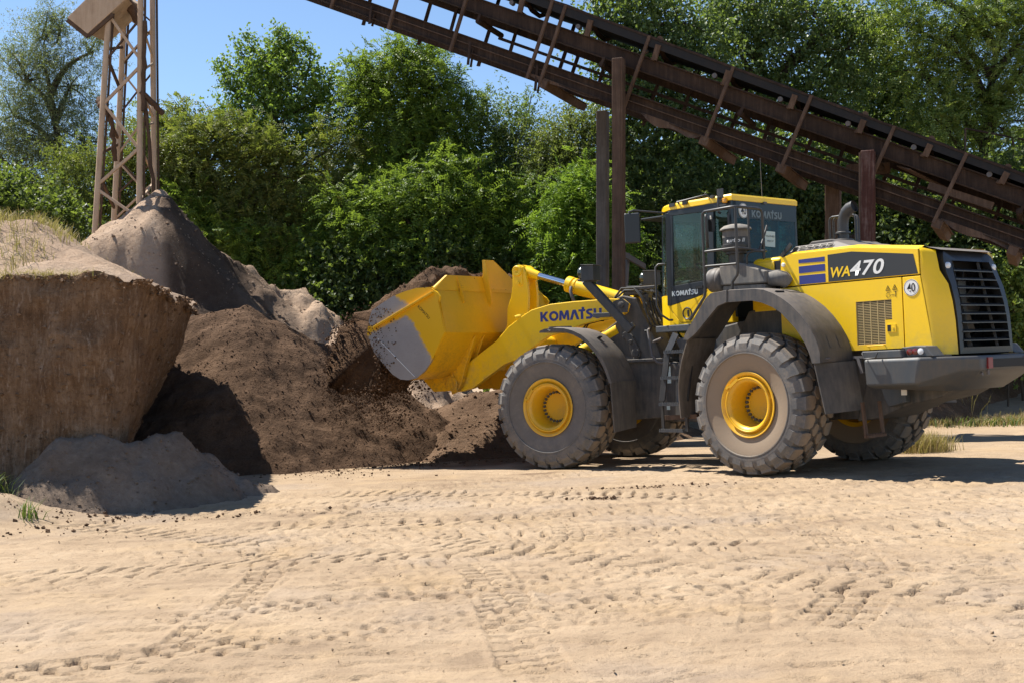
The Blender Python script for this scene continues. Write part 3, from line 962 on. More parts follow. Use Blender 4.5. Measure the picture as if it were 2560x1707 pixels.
mb.lathe([(-1.0, .12), (-.75, .13), (-.45, .2), (-.3, .26), (.3, .26), (.45, .2), (.75, .13), (1.0, .12)], (0, 0, .878), 'v', 24)
mb.build('rear_axle', M['frame'], L, smooth=40)
# step behind the rear wheel
mb = MB()
mb.bar((-1.36, 1.0, .88), (-1.40, 1.0, .47), .02, .055, (0, 1, 0)); mb.bar((-1.36, .65, .88), (-1.40, .65, .47), .02, .055, (0, 1, 0))
mb.box((-1.40, .82, .475), (.05, .40, .03))
for k in range(12): mb.box((-1.40, .64 + k * .033, .495), (.055, .014, .022))
mb.build('hanging_step', M['rust_light'], L)

# ---------------------------------------------------------------- rear fender
OUT = [(.985, 1.725), (.94, 1.80), (.58, 2.225), (.49, 2.285), (.24, 2.302), (-.20, 2.29), (-.34, 2.268), (-.48, 2.215), (-.60, 2.15), (-.74, 2.05), (-.86, 1.935), (-.97, 1.80), (-1.05, 1.67), (-1.10, 1.54), (-1.115, 1.48), (-1.115, 1.36)]
INN = [(.905, 1.715), (.76, 1.80), (.57, 1.965), (.385, 2.12), (.25, 2.155), (-.15, 2.15), (-.30, 2.115), (-.46, 2.05), (-.58, 1.975), (-.69, 1.87), (-.78, 1.78), (-.85, 1.69), (-.91, 1.60), (-.955, 1.505), (-.98, 1.44), (-1.0, 1.36)]
for sd in (1, -1):
    mb = MB()
    n = len(OUT)
    # outer lip (thick), then the broad top sheet
    def strip(a, b):
        mb.add(a + b, [(k, k + 1, k + 1 + len(a), k + len(a)) for k in range(len(a) - 1)])
    o1 = [(u, sd * 1.455, z) for u, z in OUT]; i1 = [(u, sd * 1.455, z) for u, z in INN]
    i2 = [(u + .0, sd * 1.405, z) for u, z in INN]
    th = [((a[0] * .72 + b[0] * .28), sd * 1.40, (a[1] * .72 + b[1] * .28)) for a, b in zip(OUT, INN)]
    ti = [(p[0], sd * .80, p[2]) for p in th]
    o2 = [(u, sd * 1.41, z + .008) for u, z in OUT]
    o3 = [(u, sd * 1.20, z + .012) for u, z in OUT]; o4 = [(u, sd * .80, z) for u, z in OUT]
    strip(o1, i1); strip(i1, i2); strip(i2, th); strip(th, ti); strip(o1, o2); strip(o2, o3); strip(o3, o4); strip(o4, ti)
    for a in (0, n - 1):
        mb.add([o1[a], i1[a], i2[a], th[a], ti[a], o4[a], o3[a], o2[a]], [tuple(range(8))])
    fend = mb.build('rear_fender', M['plastic'], L, smooth=35)
    for v in (1.0, 1.2):     # ribs pressed into the back
        mb = MB(); mb.loft([[(OUT[k][0] + a_ * .7, sd * (v + b_), OUT[k][1] + .006 + a_ * .7) for a_, b_ in ((-.015, -.03), (.012, -.018), (.012, .018), (-.015, .03))] for k in range(8, 14)])
        mb.build('fender_rib', M['plastic'], fend, smooth=50)
    mb = MB(); mb.box((-.46, sd * 1.30, 2.238), (.02, .16, .02), Matrix.Rotation(math.radians(25), 3, 'Y')); mb.build('fender_slot', M['black'], fend)
    mb = MB(); mb.bar((.235, sd * 1.458, 2.155), (.225, sd * 1.458, 2.308), .012, .004, (0, 1, 0)); mb.bar((.225, sd * 1.455, 2.308), (.225, sd * .8, 2.308), .012, .004); mb.build('fender_joint', M['black'], fend)
    mb = MB()
    mb.add([(-1.02, sd * 1.45, 1.355), (-1.20, sd * .90, 1.37), (-1.30, sd * .90, .79), (-1.15, sd * 1.45, .765),
            (-1.035, sd * 1.45, 1.355), (-1.215, sd * .90, 1.37), (-1.315, sd * .90, .79), (-1.165, sd * 1.45, .765)],
           [(0, 1, 2, 3), (7, 6, 5, 4), (0, 4, 5, 1), (1, 5, 6, 2), (2, 6, 7, 3), (3, 7, 4, 0)])
    fl = mb.build('mud_flap', M['flap'], L)
    m_ = MB(Matrix.Translation((-1.152, sd * 1.33, .865)) @ Matrix.Rotation(.2 * sd, 4, 'Z')); m_.lathe([(0, .036), (-.012, .034), (-.013, .0001)], (0, 0, 0), 'u', 16); m_.build('round_reflector', M['reflector'], fl)
    mb = MB(); mb.tube([(-1.05, sd * 1.43, 1.385), (-1.09, sd * 1.38, 1.405), (-1.13, sd * 1.28, 1.41)], .012, 6); mb.box((-1.26, sd * .86, 1.41), (.16, .05, .03)); mb.bar((-1.25, sd * .88, 1.40), (-1.30, sd * .88, 1.22), .03, .04)
    mb.build('fender_stay', M['roller'], L)
    # wavy flap in front of the wheel
    mb = MB(); secs = []
    for k in range(9):
        t_ = k / 8; z = 1.73 - t_ * 1.02; u = .93 + .20 * math.sin(t_ * math.pi * .62)
        secs.append([(u, sd * (1.42 + .02 * math.sin(t_ * 5)), z), (u, sd * .85, z), (u + .015, sd * .85, z), (u + .015, sd * (1.42 + .02 * math.sin(t_ * 5)), z)])
    mb.loft(secs)
    mb.build('mud_flap', M['flap_brown'], L, smooth=40)['label'] = 'dusty brown mud flap hanging in front of the rear wheel'
    # inner wheel arch
    mb = MB(); mb.prism([(.72, 1.62), (.45, 2.06), (-.3, 2.1), (-.75, 1.8), (-.95, 1.5), (-.5, 1.45), (.3, 1.5)], sd * .70, sd * .775, 'uz'); mb.build('wheel_arch', M['frame'], L, bevel=.03)

# ---------------------------------------------------------------- air cleaner with pre-cleaner
mb = MB()
prof_top = [(.70, 2.40), (.70, 2.66), (.50, 2.685), (.36, 2.675), (.0, 2.535), (-.06, 2.50), (-.06, 2.40)]
mb.prism([(.70, 2.405), (.70, 2.655), (.5, 2.685), (.36, 2.67), (-.03, 2.535), (-.04, 2.385)], .72, 1.02, 'uz')
mb.prism([(.68, 2.30), (.68, 2.40), (-.0, 2.375), (-.0, 2.30)], .74, .99, 'uz')
acl = mb.build('air_cleaner', M['filter_body'], L, bevel=.018)
mb = MB(); mb.lathe([(.0, .0001), (.0, .13), (.02, .155), (.06, .165), (.075, .158), (.09, .165), (.16, .165), (.175, .155), (.22, .155), (.22, .0001)][::-1], (.69, .90, 2.485), 'u', 28)
mb.build('filter_cap', M['plastic'], acl, smooth=40)
mb = MB(); mb.tube([(-.02, .88, 2.44), (-.12, .88, 2.44), (-.19, .85, 2.42), (-.21, .80, 2.38)], [.10, .105, .10, .09], 16); mb.build('intake_elbow', M['filter_body'], acl, smooth=50)
mb = MB()
mb.lathe([(2.66, .10), (2.80, .10), (2.80, .14), (2.835, .14), (2.835, .175), (2.86, .185), (2.92, .185), (2.925, .172), (3.00, .172), (3.10, .168), (3.10, .20), (3.115, .203), (3.13, .19), (3.16, .15), (3.175, .08), (3.178, .0001)], (.50, .90, 0), 'z', 40)
pc = mb.build('pre_cleaner', [M['tubing']], acl, smooth=30)
mb = MB(); mb.lathe([(3.01, .174), (3.10, .171)], (.50, .90, 0), 'z', 40); mb.lathe([(3.104, .204), (3.118, .206), (3.135, .192), (3.165, .151), (3.182, .08), (3.186, .0001)], (.50, .90, 0), 'z', 40)
mb.build('pre_cleaner_hood', M['filter_body'], pc, smooth=40)
# lettering wrapped round the drum
cu = MB()
for ch, ang in zip('turbo II', range(8)): pass
def wrap_text(body, mat, c, r, z, size, a_mid, width, shear=.25):
    o = shear_text('drum_lettering', body, mat, pc, (0, 0, 0), (1, 0, 0), (0, 1, 0), size, .015, shear, width=width)
    me = o.data
    bm = bmesh.new(); bm.from_mesh(me)
    bmesh.ops.triangulate(bm, faces=bm.faces)
    bmesh.ops.subdivide_edges(bm, edges=[e_ for e_ in bm.edges if e_.calc_length() > .03], cuts=1)
    bm.to_mesh(me); bm.free()
    for v in me.vertices:
        a = a_mid + v.co.x / r
        z_ = z + v.co.y
        v.co = (c[0] + (r + .003) * math.cos(a), c[1] + (r + .003) * math.sin(a), z_)
    me.update()
wrap_text('turbo II', M['white'], (.50, .90), .173, 2.965, .05, math.radians(128), .25)

# ---------------------------------------------------------------- cab
CV = .72


def cab_pt(u, v, z): return (u, v, z)


roofplan = [(.70, .71), (1.80, .715), (2.02, .60), (2.22, .40), (2.22, -.40), (2.02, -.60), (1.80, -.715), (.70, -.71)]
mb = MB()
secs = []
for z, s in ((3.535, .985), (3.54, 1.0), (3.60, 1.0), (3.625, .97), (3.63, .90)):
    secs.append([(1.4 + (u - 1.4) * s, v * s, z) for u, v in roofplan])
mb.loft(secs)
roof = mb.build('cab_roof', M['yellow'], L, smooth=40)
mb = MB(); mb.prism([(1.80, .70), (2.02, .585), (2.2, .39), (2.62, .42), (2.66, 0), (2.62, -.42), (2.2, -.39), (2.02, -.585), (1.80, -.70)], 3.505, 3.535, 'uv')
mb.build('sun_visor', M['cab_dark'], L, bevel=.01)
# dark roof band under the roof
mb = MB()
mb.loft([[(1.4 + (u - 1.4) * .985, v * .985, z) for u, v in roofplan] for z in (3.46, 3.536)])
mb.build('roof_band', M['cab_dark'], L)
# pillars
mb = MB()
for sd in (1, -1):
    mb.bar((1.86, sd * .695, 2.22), (1.84, sd * .685, 3.50), .07, .07)
    mb.bar((1.10, sd * .695, 2.48), (1.075, sd * .685, 3.50), .05, .12, (1, 0, 0))
    mb.bar((.745, sd * .685, 2.4), (.745, sd * .675, 3.50), .06, .06)
    mb.bar((1.10, sd * .685, 3.47), (1.84, sd * .685, 3.49), .05, .07)
    mb.bar((.75, sd * .68, 3.46), (1.10, sd * .685, 3.47), .05, .07)
    mb.bar((.75, sd * .69, 2.52), (1.10, sd * .69, 2.52), .05, .07)
    # side quarter glass frame
mb.bar((.735, .66, 3.46), (.735, -.66, 3.46), .04, .10)
mb.bar((.735, .66, 2.72), (.735, -.66, 2.72), .04, .05)
mb.bar((2.24, .42, 2.35), (2.20, .40, 3.5), .03, .03); mb.bar((2.24, -.42, 2.35), (2.20, -.40, 3.5), .03, .03)
mb.build('cab_pillar', M['cab_dark'], L, bevel=.008)
# left door: frame round the glass, dark lower band, yellow lower part
mb = MB()
mb.prism([(1.835, 2.22), (1.37, 2.305), (1.21, 2.345), (1.13, 2.52), (1.79, 2.485)], CV - .035, CV, 'uz')
mb.bar((1.80, CV - .018, 2.46), (1.775, CV - .03, 3.50), .035, .05, (1, 0, 0))
mb.bar((1.13, CV - .018, 2.50), (1.11, CV - .03, 3.48), .035, .05, (1, 0, 0))
mb.bar((1.11, CV - .03, 3.47), (1.78, CV - .03, 3.495), .035, .05, (0, 0, 1))
door = mb.build('cab_door', M['cab_dark'], L, bevel=.005)
mb = MB(); mb.prism([(1.79, 2.49), (1.135, 2.53), (1.115, 3.465), (1.77, 3.485)], CV - .022, CV - .016, 'uz'); mb.build('door_glass', M['glass'], door)
mb = MB(); mb.prism([(1.835, 2.215), (1.37, 2.30), (1.205, 2.34), (1.17, 2.40), (1.42, 1.975), (1.66, 1.985), (1.80, 2.14)], CV - .035, CV + .001, 'uz'); dl = mb.build('door_lower_panel', M['yellow'], door, bevel=.006)
mb = MB(); mb.lathe([(0, .085), (.008, .085), (.012, .078), (.004, .066), (-.03, .066)], (1.535, CV + .001, 2.095), 'v', 28); mb.lathe([(-.02, .066), (-.02, .0001)], (1.535, CV + .006, 2.095), 'v', 28); mb.box((1.515, CV + .004, 2.095), (.03, .01, .09)); mb.build('door_vent', M['cab_dark'], dl)
mb = MB(); mb.box((1.30, CV + .008, 2.435), (.13, .02, .035)); mb.build('door_handle', M['black'], door)
logo('maker_lettering', M['print_grey'], door, (1.80, CV + .001, 2.345), EX, EZ, .068, .47)
# right door: mirrored simple wall
mb = MB(); mb.prism([(1.86, 2.20), (1.86, 2.50), (.75, 2.52), (.75, 2.3)], -CV, -CV + .04, 'uz'); mb.build('right_cab_wall', M['cab_dark'], L)
mb = MB(); mb.prism([(1.82, 2.50), (1.12, 2.52), (1.10, 3.46), (1.80, 3.47)], -CV + .02, -CV + .026, 'uz'); mb.build('right_window', M['glass'], L)
for sd in (1, -1):
    mb = MB(); mb.prism([(1.05, 2.54), (.77, 2.54), (.77, 3.44), (1.04, 3.45)], sd * (CV - .04), sd * (CV - .034), 'uz'); mb.build('quarter_window', M['glass'], L)
# cab body, lower, yellow
mb = MB()
mb.prism([(1.86, 1.945), (1.86, 2.21), (1.82, 2.21), (1.80, 2.13), (1.665, 1.975), (1.42, 1.965), (1.20, 2.33), (1.125, 2.50), (.75, 2.50), (.75, 1.93)], .60, CV - .002, 'uz')
mb.prism([(1.86, 1.945), (1.86, 2.21), (.75, 2.50), (.75, 1.93)], -CV, -.60, 'uz')
mb.build('cab_side', M['yellow'], L, bevel=.01)
mb = MB()    # front lower body, rounded in plan
fp = [(1.85, CV), (1.98, .70), (2.12, .58), (2.24, .40), (2.28, 0), (2.24, -.40), (2.12, -.58), (1.98, -.70), (1.85, -CV)]
mb.loft([[(u, v, z) for u, v in fp] for z in (1.95, 2.36)], caps=True)
mb.build('cab_front_panel', M['yellow'], L, smooth=40)
mb = MB()
for k in range(6): mb.box((2.14, .565, 2.05 + k * .04), (.01, .09, .010), Matrix.Rotation(-.75, 3, 'Z'))
mb.build('panel_slot', M['black'], L)['kind'] = 'stuff'
wf = [(1.875, .70), (1.99, .68), (2.10, .575), (2.225, .40), (2.27, 0), (2.225, -.40), (2.10, -.575), (1.99, -.68), (1.875, -.70)]
mb = MB(); mb.loft([[(u - (z - 2.36) * .05, v, z) for u, v in wf] for z in (2.36, 3.50)], caps=False, closed=False)
mb.build('windshield', M['glass'], L, smooth=40)
# rear windows
mb = MB(); mb.prism([(.66, 2.72), (.66, 3.52), (-.66, 3.54), (-.66, 2.72)], .715, .721, 'vz'); rw = mb.build('rear_window', M['glass_dark'], L)
mb = MB(); mb.prism([(.68, 3.31), (.68, 3.535), (-.68, 3.535), (-.68, 3.31)], .708, .714, 'vz'); mb.prism([(.72, 2.6), (.72, 3.53), (.62, 3.53), (.60, 2.6)], .708, .714, 'vz'); mb.build('window_band', M['glass_top'], rw)
mb = MB(); mb.prism([(.66, 2.0), (.66, 2.72), (-.66, 2.72), (-.66, 2.0)], .72, .75, 'vz'); mb.build('cab_back_wall', M['cab_dark'], L)
logo('maker_lettering', M['print_dim'], rw, (.706, .30, 3.33), (0, -1, 0), EZ, .095, .65)
sp = speed_sign((.706, .47, 3.41), (0, -1, 0), EZ, .10, par=L)
mb = MB(); mb.prism([(.03, 2.95), (.03, 3.16), (-.195, 3.155), (-.185, 2.945)], .706, .709, 'vz'); pp = mb.build('paper_notice', M['paper'], rw)
shear_text('notice_print', 'WA470-8E0', M['print_black'], pp, (.705, -.08, 3.09), (0, -1, 0), EZ, .026, 0, 0, width=.19)
shear_text('notice_print', 'H50137', M['print_black'], pp, (.705, -.08, 3.025), (0, -1, 0), EZ, .026, 0, 0, width=.14)
# inside: seat, wheel, console
mb = MB(); mb.box((1.22, 0, 2.55), (.5, .5, .14)); mb.box((1.0, 0, 2.86), (.14, .5, .6)); mb.box((.99, 0, 3.24), (.1, .28, .18)); mb.box((1.2, .34, 2.72), (.4, .08, .08)); mb.box((1.2, -.34, 2.72), (.4, .1, .1)); mb.box((1.25, 0, 2.4), (.4, .4, .3))
mb.build('driver_seat', M['seat'], L, bevel=.04, seg=3)
mb = MB(); m4 = Matrix.Translation((1.72, 0, 2.72)) @ Matrix.Rotation(math.radians(-32), 4, 'Y')
mb.xf = m4; mb.lathe([(.0, .19), (.015, .205), (0, .22), (-.015, .205)], (0, 0, 0), 'z', 32, closed=True); mb.tube([(0, 0, 0), (.0, 0, -.45)], .04, 8); mb.box((0, 0, 0), (.38, .04, .015)); mb.build('steering_wheel', M['black'], L, smooth=50)
mb = MB(); mb.box((1.95, .0, 2.45), (.3, .7, .26)); mb.box((1.55, -.5, 2.65), (.5, .16, .3)); mb.build('console', M['seat'], L, bevel=.03)
mb = MB(); mb.box((1.4, 0, 2.12), (1.2, 1.3, .35)); mb.build('cab_floor', M['cab_dark'], L)
# roof fittings
mb = MB()
for u0, u1 in ((1.62, 1.10),):
    mb.tube([(u0, .70, 3.60), (u0, .74, 3.63), (u1, .74, 3.655), (u1, .70, 3.63)], .014, 8)
mb.box((1.74, .70, 3.60), (.10, .05, .05)); mb.box((1.50, .71, 3.60), (.08, .05, .05)); mb.box((1.02, .71, 3.62), (.05, .05, .04))
mb.build('roof_grab_rail', M['tubing'], roof, smooth=50)
mb = MB(); mb.box((.86, .745, 3.62), (.10, .015, .17)); mb.tube([(.86, .76, 3.58), (.86, .79, 3.58), (.86, .80, 3.40), (.86, .76, 3.38)], .018, 8); mb.build('beacon_bracket', M['tubing'], roof)
mb = MB(); mb.box((.79, .74, 3.54), (.06, .06, .07)); mb.build('turn_signal', M['lamp_orange'], roof, bevel=.015)
mb = MB(); mb.tube([(.735, .02, 3.53), (.735, .02, 3.60), (.735, .03, 4.15)], [.012, .005, .003], 6); mb.box((.70, .02, 3.535), (.04, .06, .03)); mb.build('antenna', M['roller'], roof)
# mirrors
mb = MB(); mb.tube([(1.95, .66, 3.52), (2.16, 1.05, 3.56), (2.18, 1.12, 3.54), (2.18, 1.12, 3.1)], .014, 8); mb.box((2.19, 1.05, 3.32), (.05, .12, .10)); mb.build('mirror_arm', M['tubing'], L, smooth=50)
mb = MB(); mb.box((2.15, 1.09, 3.31), (.05, .22, .42), Matrix.Rotation(-.95, 3, 'Z')); mb.build('side_mirror', M['cab_dark'], L, bevel=.02, seg=3)['label'] = 'mirror on the arm ahead of the cab'
mp_ = [(-.15, .20), (-.13, .235), (.13, .235), (.15, .20), (.145, .0), (.12, -.14), (.05, -.20), (-.05, -.20), (-.12, -.14), (-.145, .0)]
mb = MB(Matrix.Translation((.98, .93, 3.12)) @ Matrix.Rotation(math.radians(38), 4, 'Z')); mb.prism(mp_, -.035, 0, 'vz'); mr = mb.build('side_mirror', M['tubing'], L, bevel=.012)
mr['label'] = 'large dark mirror beside the door pillar'
mb = MB(Matrix.Translation((.98, .93, 3.12)) @ Matrix.Rotation(math.radians(38), 4, 'Z')); mb.prism([(a * .93, b * .95) for a, b in mp_], -.040, -.0362, 'vz'); mb.build('mirror_glass', M['mirror'], mr)
mb = MB(); mb.box((.93, .86, 3.22), (.06, .06, .16)); mb.tube([(.93, .86, 3.28), (1.05, .73, 3.36)], .018, 8); mb.build('mirror_bracket', M['tubing'], L)
# door-side handrails and the fender guard
mb = MB(); mb.tube([(1.90, .73, 2.80), (1.97, .79, 2.80), (2.0, .82, 2.76), (2.0, .82, 2.22), (1.93, .82, 2.1), (1.82, .78, 2.02), (1.80, .73, 2.02)], .016, 8)
mb.build('grab_rail', M['tubing'], L, smooth=60)
mb = MB()
mb.tube([(1.03, 1.25, 1.98), (1.0, 1.26, 2.0), (.76, 1.26, 2.26), (.745, 1.26, 2.34), (.745, 1.26, 3.29), (.735, 1.26, 3.335), (.70, 1.26, 3.355), (.30, 1.26, 3.36), (.24, 1.25, 3.36), (.21, 1.21, 3.36), (.21, .80, 3.36), (.21, .74, 3.35), (.21, .71, 3.30), (.21, .71, 2.45)], .019, 10)
mb.tube([(.745, 1.26, 2.84), (.25, 1.26, 2.84), (.21, 1.22, 2.84), (.21, .66, 2.82)], .016, 8)
mb.tube([(.745, 1.26, 2.65), (.22, 1.26, 2.64)], .016, 8)
mb.tube([(.21, 1.25, 3.35), (.21, 1.25, 2.56), (.22, 1.25, 2.50), (.30, 1.25, 2.42), (.31, 1.25, 2.30)], .019, 10)
mb.tube([(.21, 1.0, 3.36), (.21, 1.0, 2.84)], .014, 8)
mb.tube([(.21, .62, 3.15), (.21, .74, 2.92), (.21, .80, 2.84)], .014, 8)
mb.tube([(.30, .95, 2.60), (.30, .95, 2.74), (.27, .95, 2.79), (.20, .93, 2.81), (.1, .85, 2.80)], .016, 8)
mb.tube([(.745, .74, 3.36), (.745, .74, 2.4)], .014, 8)
mb.build('guard_rail', M['tubing'], L, smooth=60)

# ---------------------------------------------------------------- ladder and platform edge
mb = MB(); mb.prism([(2.06, 1.855), (2.06, 1.945), (1.42, 1.945), (1.42, 1.855)], .60, .80, 'uz'); mb.build('platform_edge', M['steel_grey'], L, bevel=.01)
mb = MB()
for u0 in (0, -.42):
    mb.bar((1.40 + u0 * .9, 1.12, 1.82), (1.50 + u0, 1.20, 1.56), .10, .02, (0, 1, 0))
    mb.bar((1.50 + u0, 1.20, 1.56), (1.58 + u0, 1.25, .93), .10, .02, (0, 1, 0))
    mb.bar((1.58 + u0, 1.25, .94), (1.575 + u0, 1.25, .52), .045, .02, (0, 1, 0))
lad = mb.build('ladder_stile', M['tubing'], L)
for z, u0, v in ((1.575, 1.30, 1.18), (1.23, 1.35, 1.21), (.88, 1.38, 1.23), (.53, 1.38, 1.24)):
    m_ = MB(); m_.box((u0, v, z), (.42, .16, .03))
    for k in range(14): m_.box((u0 - .195 + k * .03, v + .06, z + .02), (.014, .05, .016))
    m_.build('step', M['steel_grey'], L)
mb = MB(); mb.box((1.30, 1.12, 1.42), (.10, .02, .26)); mb.add([(1.38, 1.16, 1.16), (1.20, 1.16, 1.17), (1.22, 1.16, .98), (1.32, 1.18, .90), (1.40, 1.16, .90)], [(0, 1, 2, 3, 4)]); mb.build('loose_plate', M['roller'], L)
mb = MB(); mb.prism([(1.45, 1.80), (1.75, 1.84), (1.4, 1.45), (1.2, 1.45)], .62, .66, 'uz'); mb.build('side_gusset', M['yellow'], L)
mb = MB(); mb.prism([(2.1, .60), (2.1, 1.42), (1.1, 1.42), (1.1, .62)], -.46, .46, 'uz'); mb.lathe([(-.5, .30), (.5, .30), (.52, .26), (.52, .0001)], (2.15, .0, .98), 'v', 28); mb.build('pivot_housing', M['frame'], L, bevel=.02)
for (u, z, w, h) in ((2.36, 1.33, .12, .06), (2.12, 1.27, .14, .24), (2.37, 1.22, .08, .1), (2.12, .82, .06, .09)):
    m_ = MB(); m_.box((u, .535, z), (w, .004, h)); m_.build('small_label', M['paper'], L)
mb = MB(); mb.box((2.2, .50, 1.05), (.75, .05, .75)); mb.build('pivot_plate', M['frame'], L)
mb = MB(); mb.tube([(2.35, .62, 1.92), (2.28, .72, 1.90), (2.22, .72, 1.55), (2.15, .70, 1.45), (2.0, .6, 1.42)], .02, 8); mb.tube([(2.3, .5, 1.76), (2.2, .7, 1.74), (2.0, .74, 1.78)], .02, 8); mb.build('hydraulic_pipe', M['roller'], L, smooth=50)
mb = MB()
mb.bar((1.62, 1.2, .70), (1.0, 1.2, .72), .05, .06); mb.bar((1.1, 1.15, .72), (1.0, .5, .8), .05, .06); mb.build('ladder_crossbar', M['rust_light'], L)

# =============================================================== FRONT HALF (turned frame XF)
AV = .62
arm = [(2.37, 1.20), (2.34, 1.33), (2.25, 1.37), (1.95, 1.56), (1.40, 1.875), (1.16, 2.08), (.95, 2.20), (.74, 2.305), (.40, 2.37), (0, 2.385), (-.62, 2.385), (-.80, 2.37), (-.90, 2.29), (-.86, 2.17), (-.72, 2.10), (-.45, 2.085), (-.20, 2.05), (0.08, 1.985), (.46, 1.90), (.9, 1.66), (1.06, 1.57), (1.26, 1.52), (1.60, 1.33), (1.88, 1.165), (2.10, 1.12), (2.28, 1.11)]
for sd in (1, -1):
    mb = MB(XF); mb.prism(arm, sd * (AV - .11), sd * AV, 'uz')
    ar = mb.build('lift_arm', M['yellow_front'], L, bevel=.012, seg=2)
    if sd > 0:
        logo('maker_lettering', M['blue'], ar, (.575, AV + .001, 2.115), EX, EZ, .145, 1.055, XF)
        m_ = MB(XF); m_.lathe([(0, .10), (.02, .10), (.025, .09), (.025, .0001)], (2.24, AV, 1.24), 'v', 20); m_.build('arm_pin', M['yellow_front'], ar)
    m_ = MB(XF); m_.tube([(.95, sd * (AV - .12), 2.17), (.95, sd * (AV - .02), 2.23), (1.02, sd * (AV + .01), 2.21)], .025, 8); m_.box((.93, sd * (AV - .05), 2.235), (.14, .08, .05)); m_.build('arm_lug', M['yellow_front'], ar)
mb = MB(XF); mb.tube([(1.15, -AV + .06, 1.78), (1.15, AV - .06, 1.78)], .15, 20); mb.box((1.2, 0, 1.82), (.3, .5, .5)); mb.build('arm_cross_tube', M['yellow_front'], L, smooth=40)
bell = [(1.36, 2.93), (1.345, 2.99), (1.29, 3.035), (1.22, 3.04), (1.155, 3.0), (1.12, 2.92), (1.09, 2.72), (1.08, 2.55), (1.10, 2.30), (1.18, 1.95), (1.45, 1.55), (1.72, 1.42), (1.82, 1.50), (1.72, 1.75), (1.50, 2.12), (1.48, 2.38), (1.40, 2.55), (1.365, 2.72)]
bells = []
for v0 in (.10, -.16):
    mb = MB(XF); mb.prism(bell, v0, v0 + .06, 'uz'); bells.append(mb.build('bell_crank', M['yellow'], L, bevel=.01))
mb = MB(XF); mb.lathe([(.16, .0001), (.205, .045), (.205, .075), (.19, .085), (.16, .085)][::-1], (1.255, 0, 2.945), 'v', 24); mb.prism([(1.34, 2.98), (1.17, 2.99), (1.165, 2.74), (1.2, 2.70), (1.26, 2.70), (1.32, 2.76)], .16, .175, 'uz'); mb.lathe([(.175, .03), (.20, .03), (.20, .0001)], (1.24, 0, 2.755), 'v', 10); mb.build('pin_plate', M['yellow'], bells[0], bevel=.004)
mb = MB(XF); mb.tube([(1.25, -.2, 2.945), (1.25, .17, 2.945)], .05, 14); mb.build('crank_pin', M['frame'], L)
mb = MB(XF); mb.prism([(1.62, 1.60), (1.72, 1.42), (2.25, 1.55), (2.28, 1.70), (2.2, 1.78)], -.07, .07, 'uz'); mb.build('bucket_link', M['yellow_front'], L, bevel=.02)
cyl0 = Vector((1.25, 0, 2.945)); cyl1 = Vector((-.78, 0, 2.30)); dd_ = (cyl1 - cyl0).normalized()
mb = MB(XF); mb.tube([cyl0 + dd_ * .04, cyl0 + dd_ * .30], [.10, .062], 18); mb.tube([cyl0 - dd_ * .0 + Vector((0, -.06, 0)), cyl0 + Vector((0, .06, 0))], .10, 18); mb.build('rod_eye', M['yellow'], L, smooth=45)
mb = MB(XF); mb.tube([cyl0 + dd_ * .28, cyl0 + dd_ * .86], .052, 24); mb.build('piston_rod', M['chrome'], L, smooth=45)
mb = MB(XF)
p = [.83, .84, .93, .935, .96, .965, 1.0, 1.005, 1.04, 1.045, 1.18, 1.30, 1.31, 2.10]
r_ = [.10, .125, .125, .108, .108, .122, .122, .11, .11, .122, .122, .113, .110, .110]
mb.tube([cyl0 + dd_ * k for k in p], r_, 28); mb.build('tilt_cylinder', M['yellow'], L, smooth=40)
for k in range(10):
    pass
mb = MB(XF); mb.tube([cyl0 + dd_ * .97 + Vector((0, .12, -.02)), cyl0 + dd_ * .99 + Vector((0, .17, -.08)), cyl0 + dd_ * 1.02 + Vector((0, .16, -.18)), cyl0 + dd_ * 1.08 + Vector((0, .12, -.30))], .026, 10); mb.build('hydraulic_hose', M['roller'], L, smooth=50)
# front frame tower
mb = MB(XF)
tw = [(-.52, 2.20), (-.60, 2.40), (-.70, 2.43), (-.92, 2.38), (-1.02, 2.16), (-1.16, 1.90), (-1.30, 1.50), (-.80, 1.48), (-.38, 1.62), (-.35, 1.92), (-.62, 2.08)]
for v0 in (.28, -.40): mb.prism(tw, v0, v0 + .12, 'uz')
mb.prism([(-.75, 2.25), (-1.0, 2.05), (-1.2, 1.5), (-.6, 1.5)], -.3, .3, 'uz')
mb.build('front_frame_tower', M['frame'], L, bevel=.015)
mb = MB(XF); mb.prism([(.9, .75), (.9, 1.35), (-.3, 1.62), (-1.34, 1.47), (-1.55, 1.44), (-1.55, .68), (-.6, .62)], -.42, .42, 'uz'); mb.build('front_frame', M['frame'], L, bevel=.02)
mb = MB(XF); mb.box((-1.02, 0, 1.485), (.85, .94, .05)); mb.build('frame_plate', M['frame'], L, bevel=.01)
mb = MB(XF); mb.prism([(-.70, 1.88), (-.78, 1.92), (-.86, 1.84), (-.98, 1.62), (-.97, 1.54), (-.90, 1.51), (-.84, 1.56), (-.80, 1.70)], .40, .44, 'uz'); mb.lathe([(.0, .06), (.015, .06), (.018, .045), (.018, .0001)], (-.905, .44, 1.60), 'v', 20); mb.lathe([(0, .028), (.03, .028), (.03, .0001)], (-.84, .44, 1.76), 'v', 10); mb.lathe([(0, .03), (.03, .03), (.03, .0001)], (-.72, .40, 1.83), 'v', 10)
mb.build('steering_lock', M['frame'], L, bevel=.006)
mb = MB(XF); mb.lathe([(0, .045), (.04, .045), (.045, .03), (.045, .0001)], (-.815, .62, 2.285), 'v', 14); mb.prism([(-.60, 2.18), (-.68, 2.34), (-.82, 2.38), (-.93, 2.30), (-.90, 2.17)], AV - .005, AV + .012, 'uz'); mb.build('arm_pivot', M['frame'], L, smooth=40)
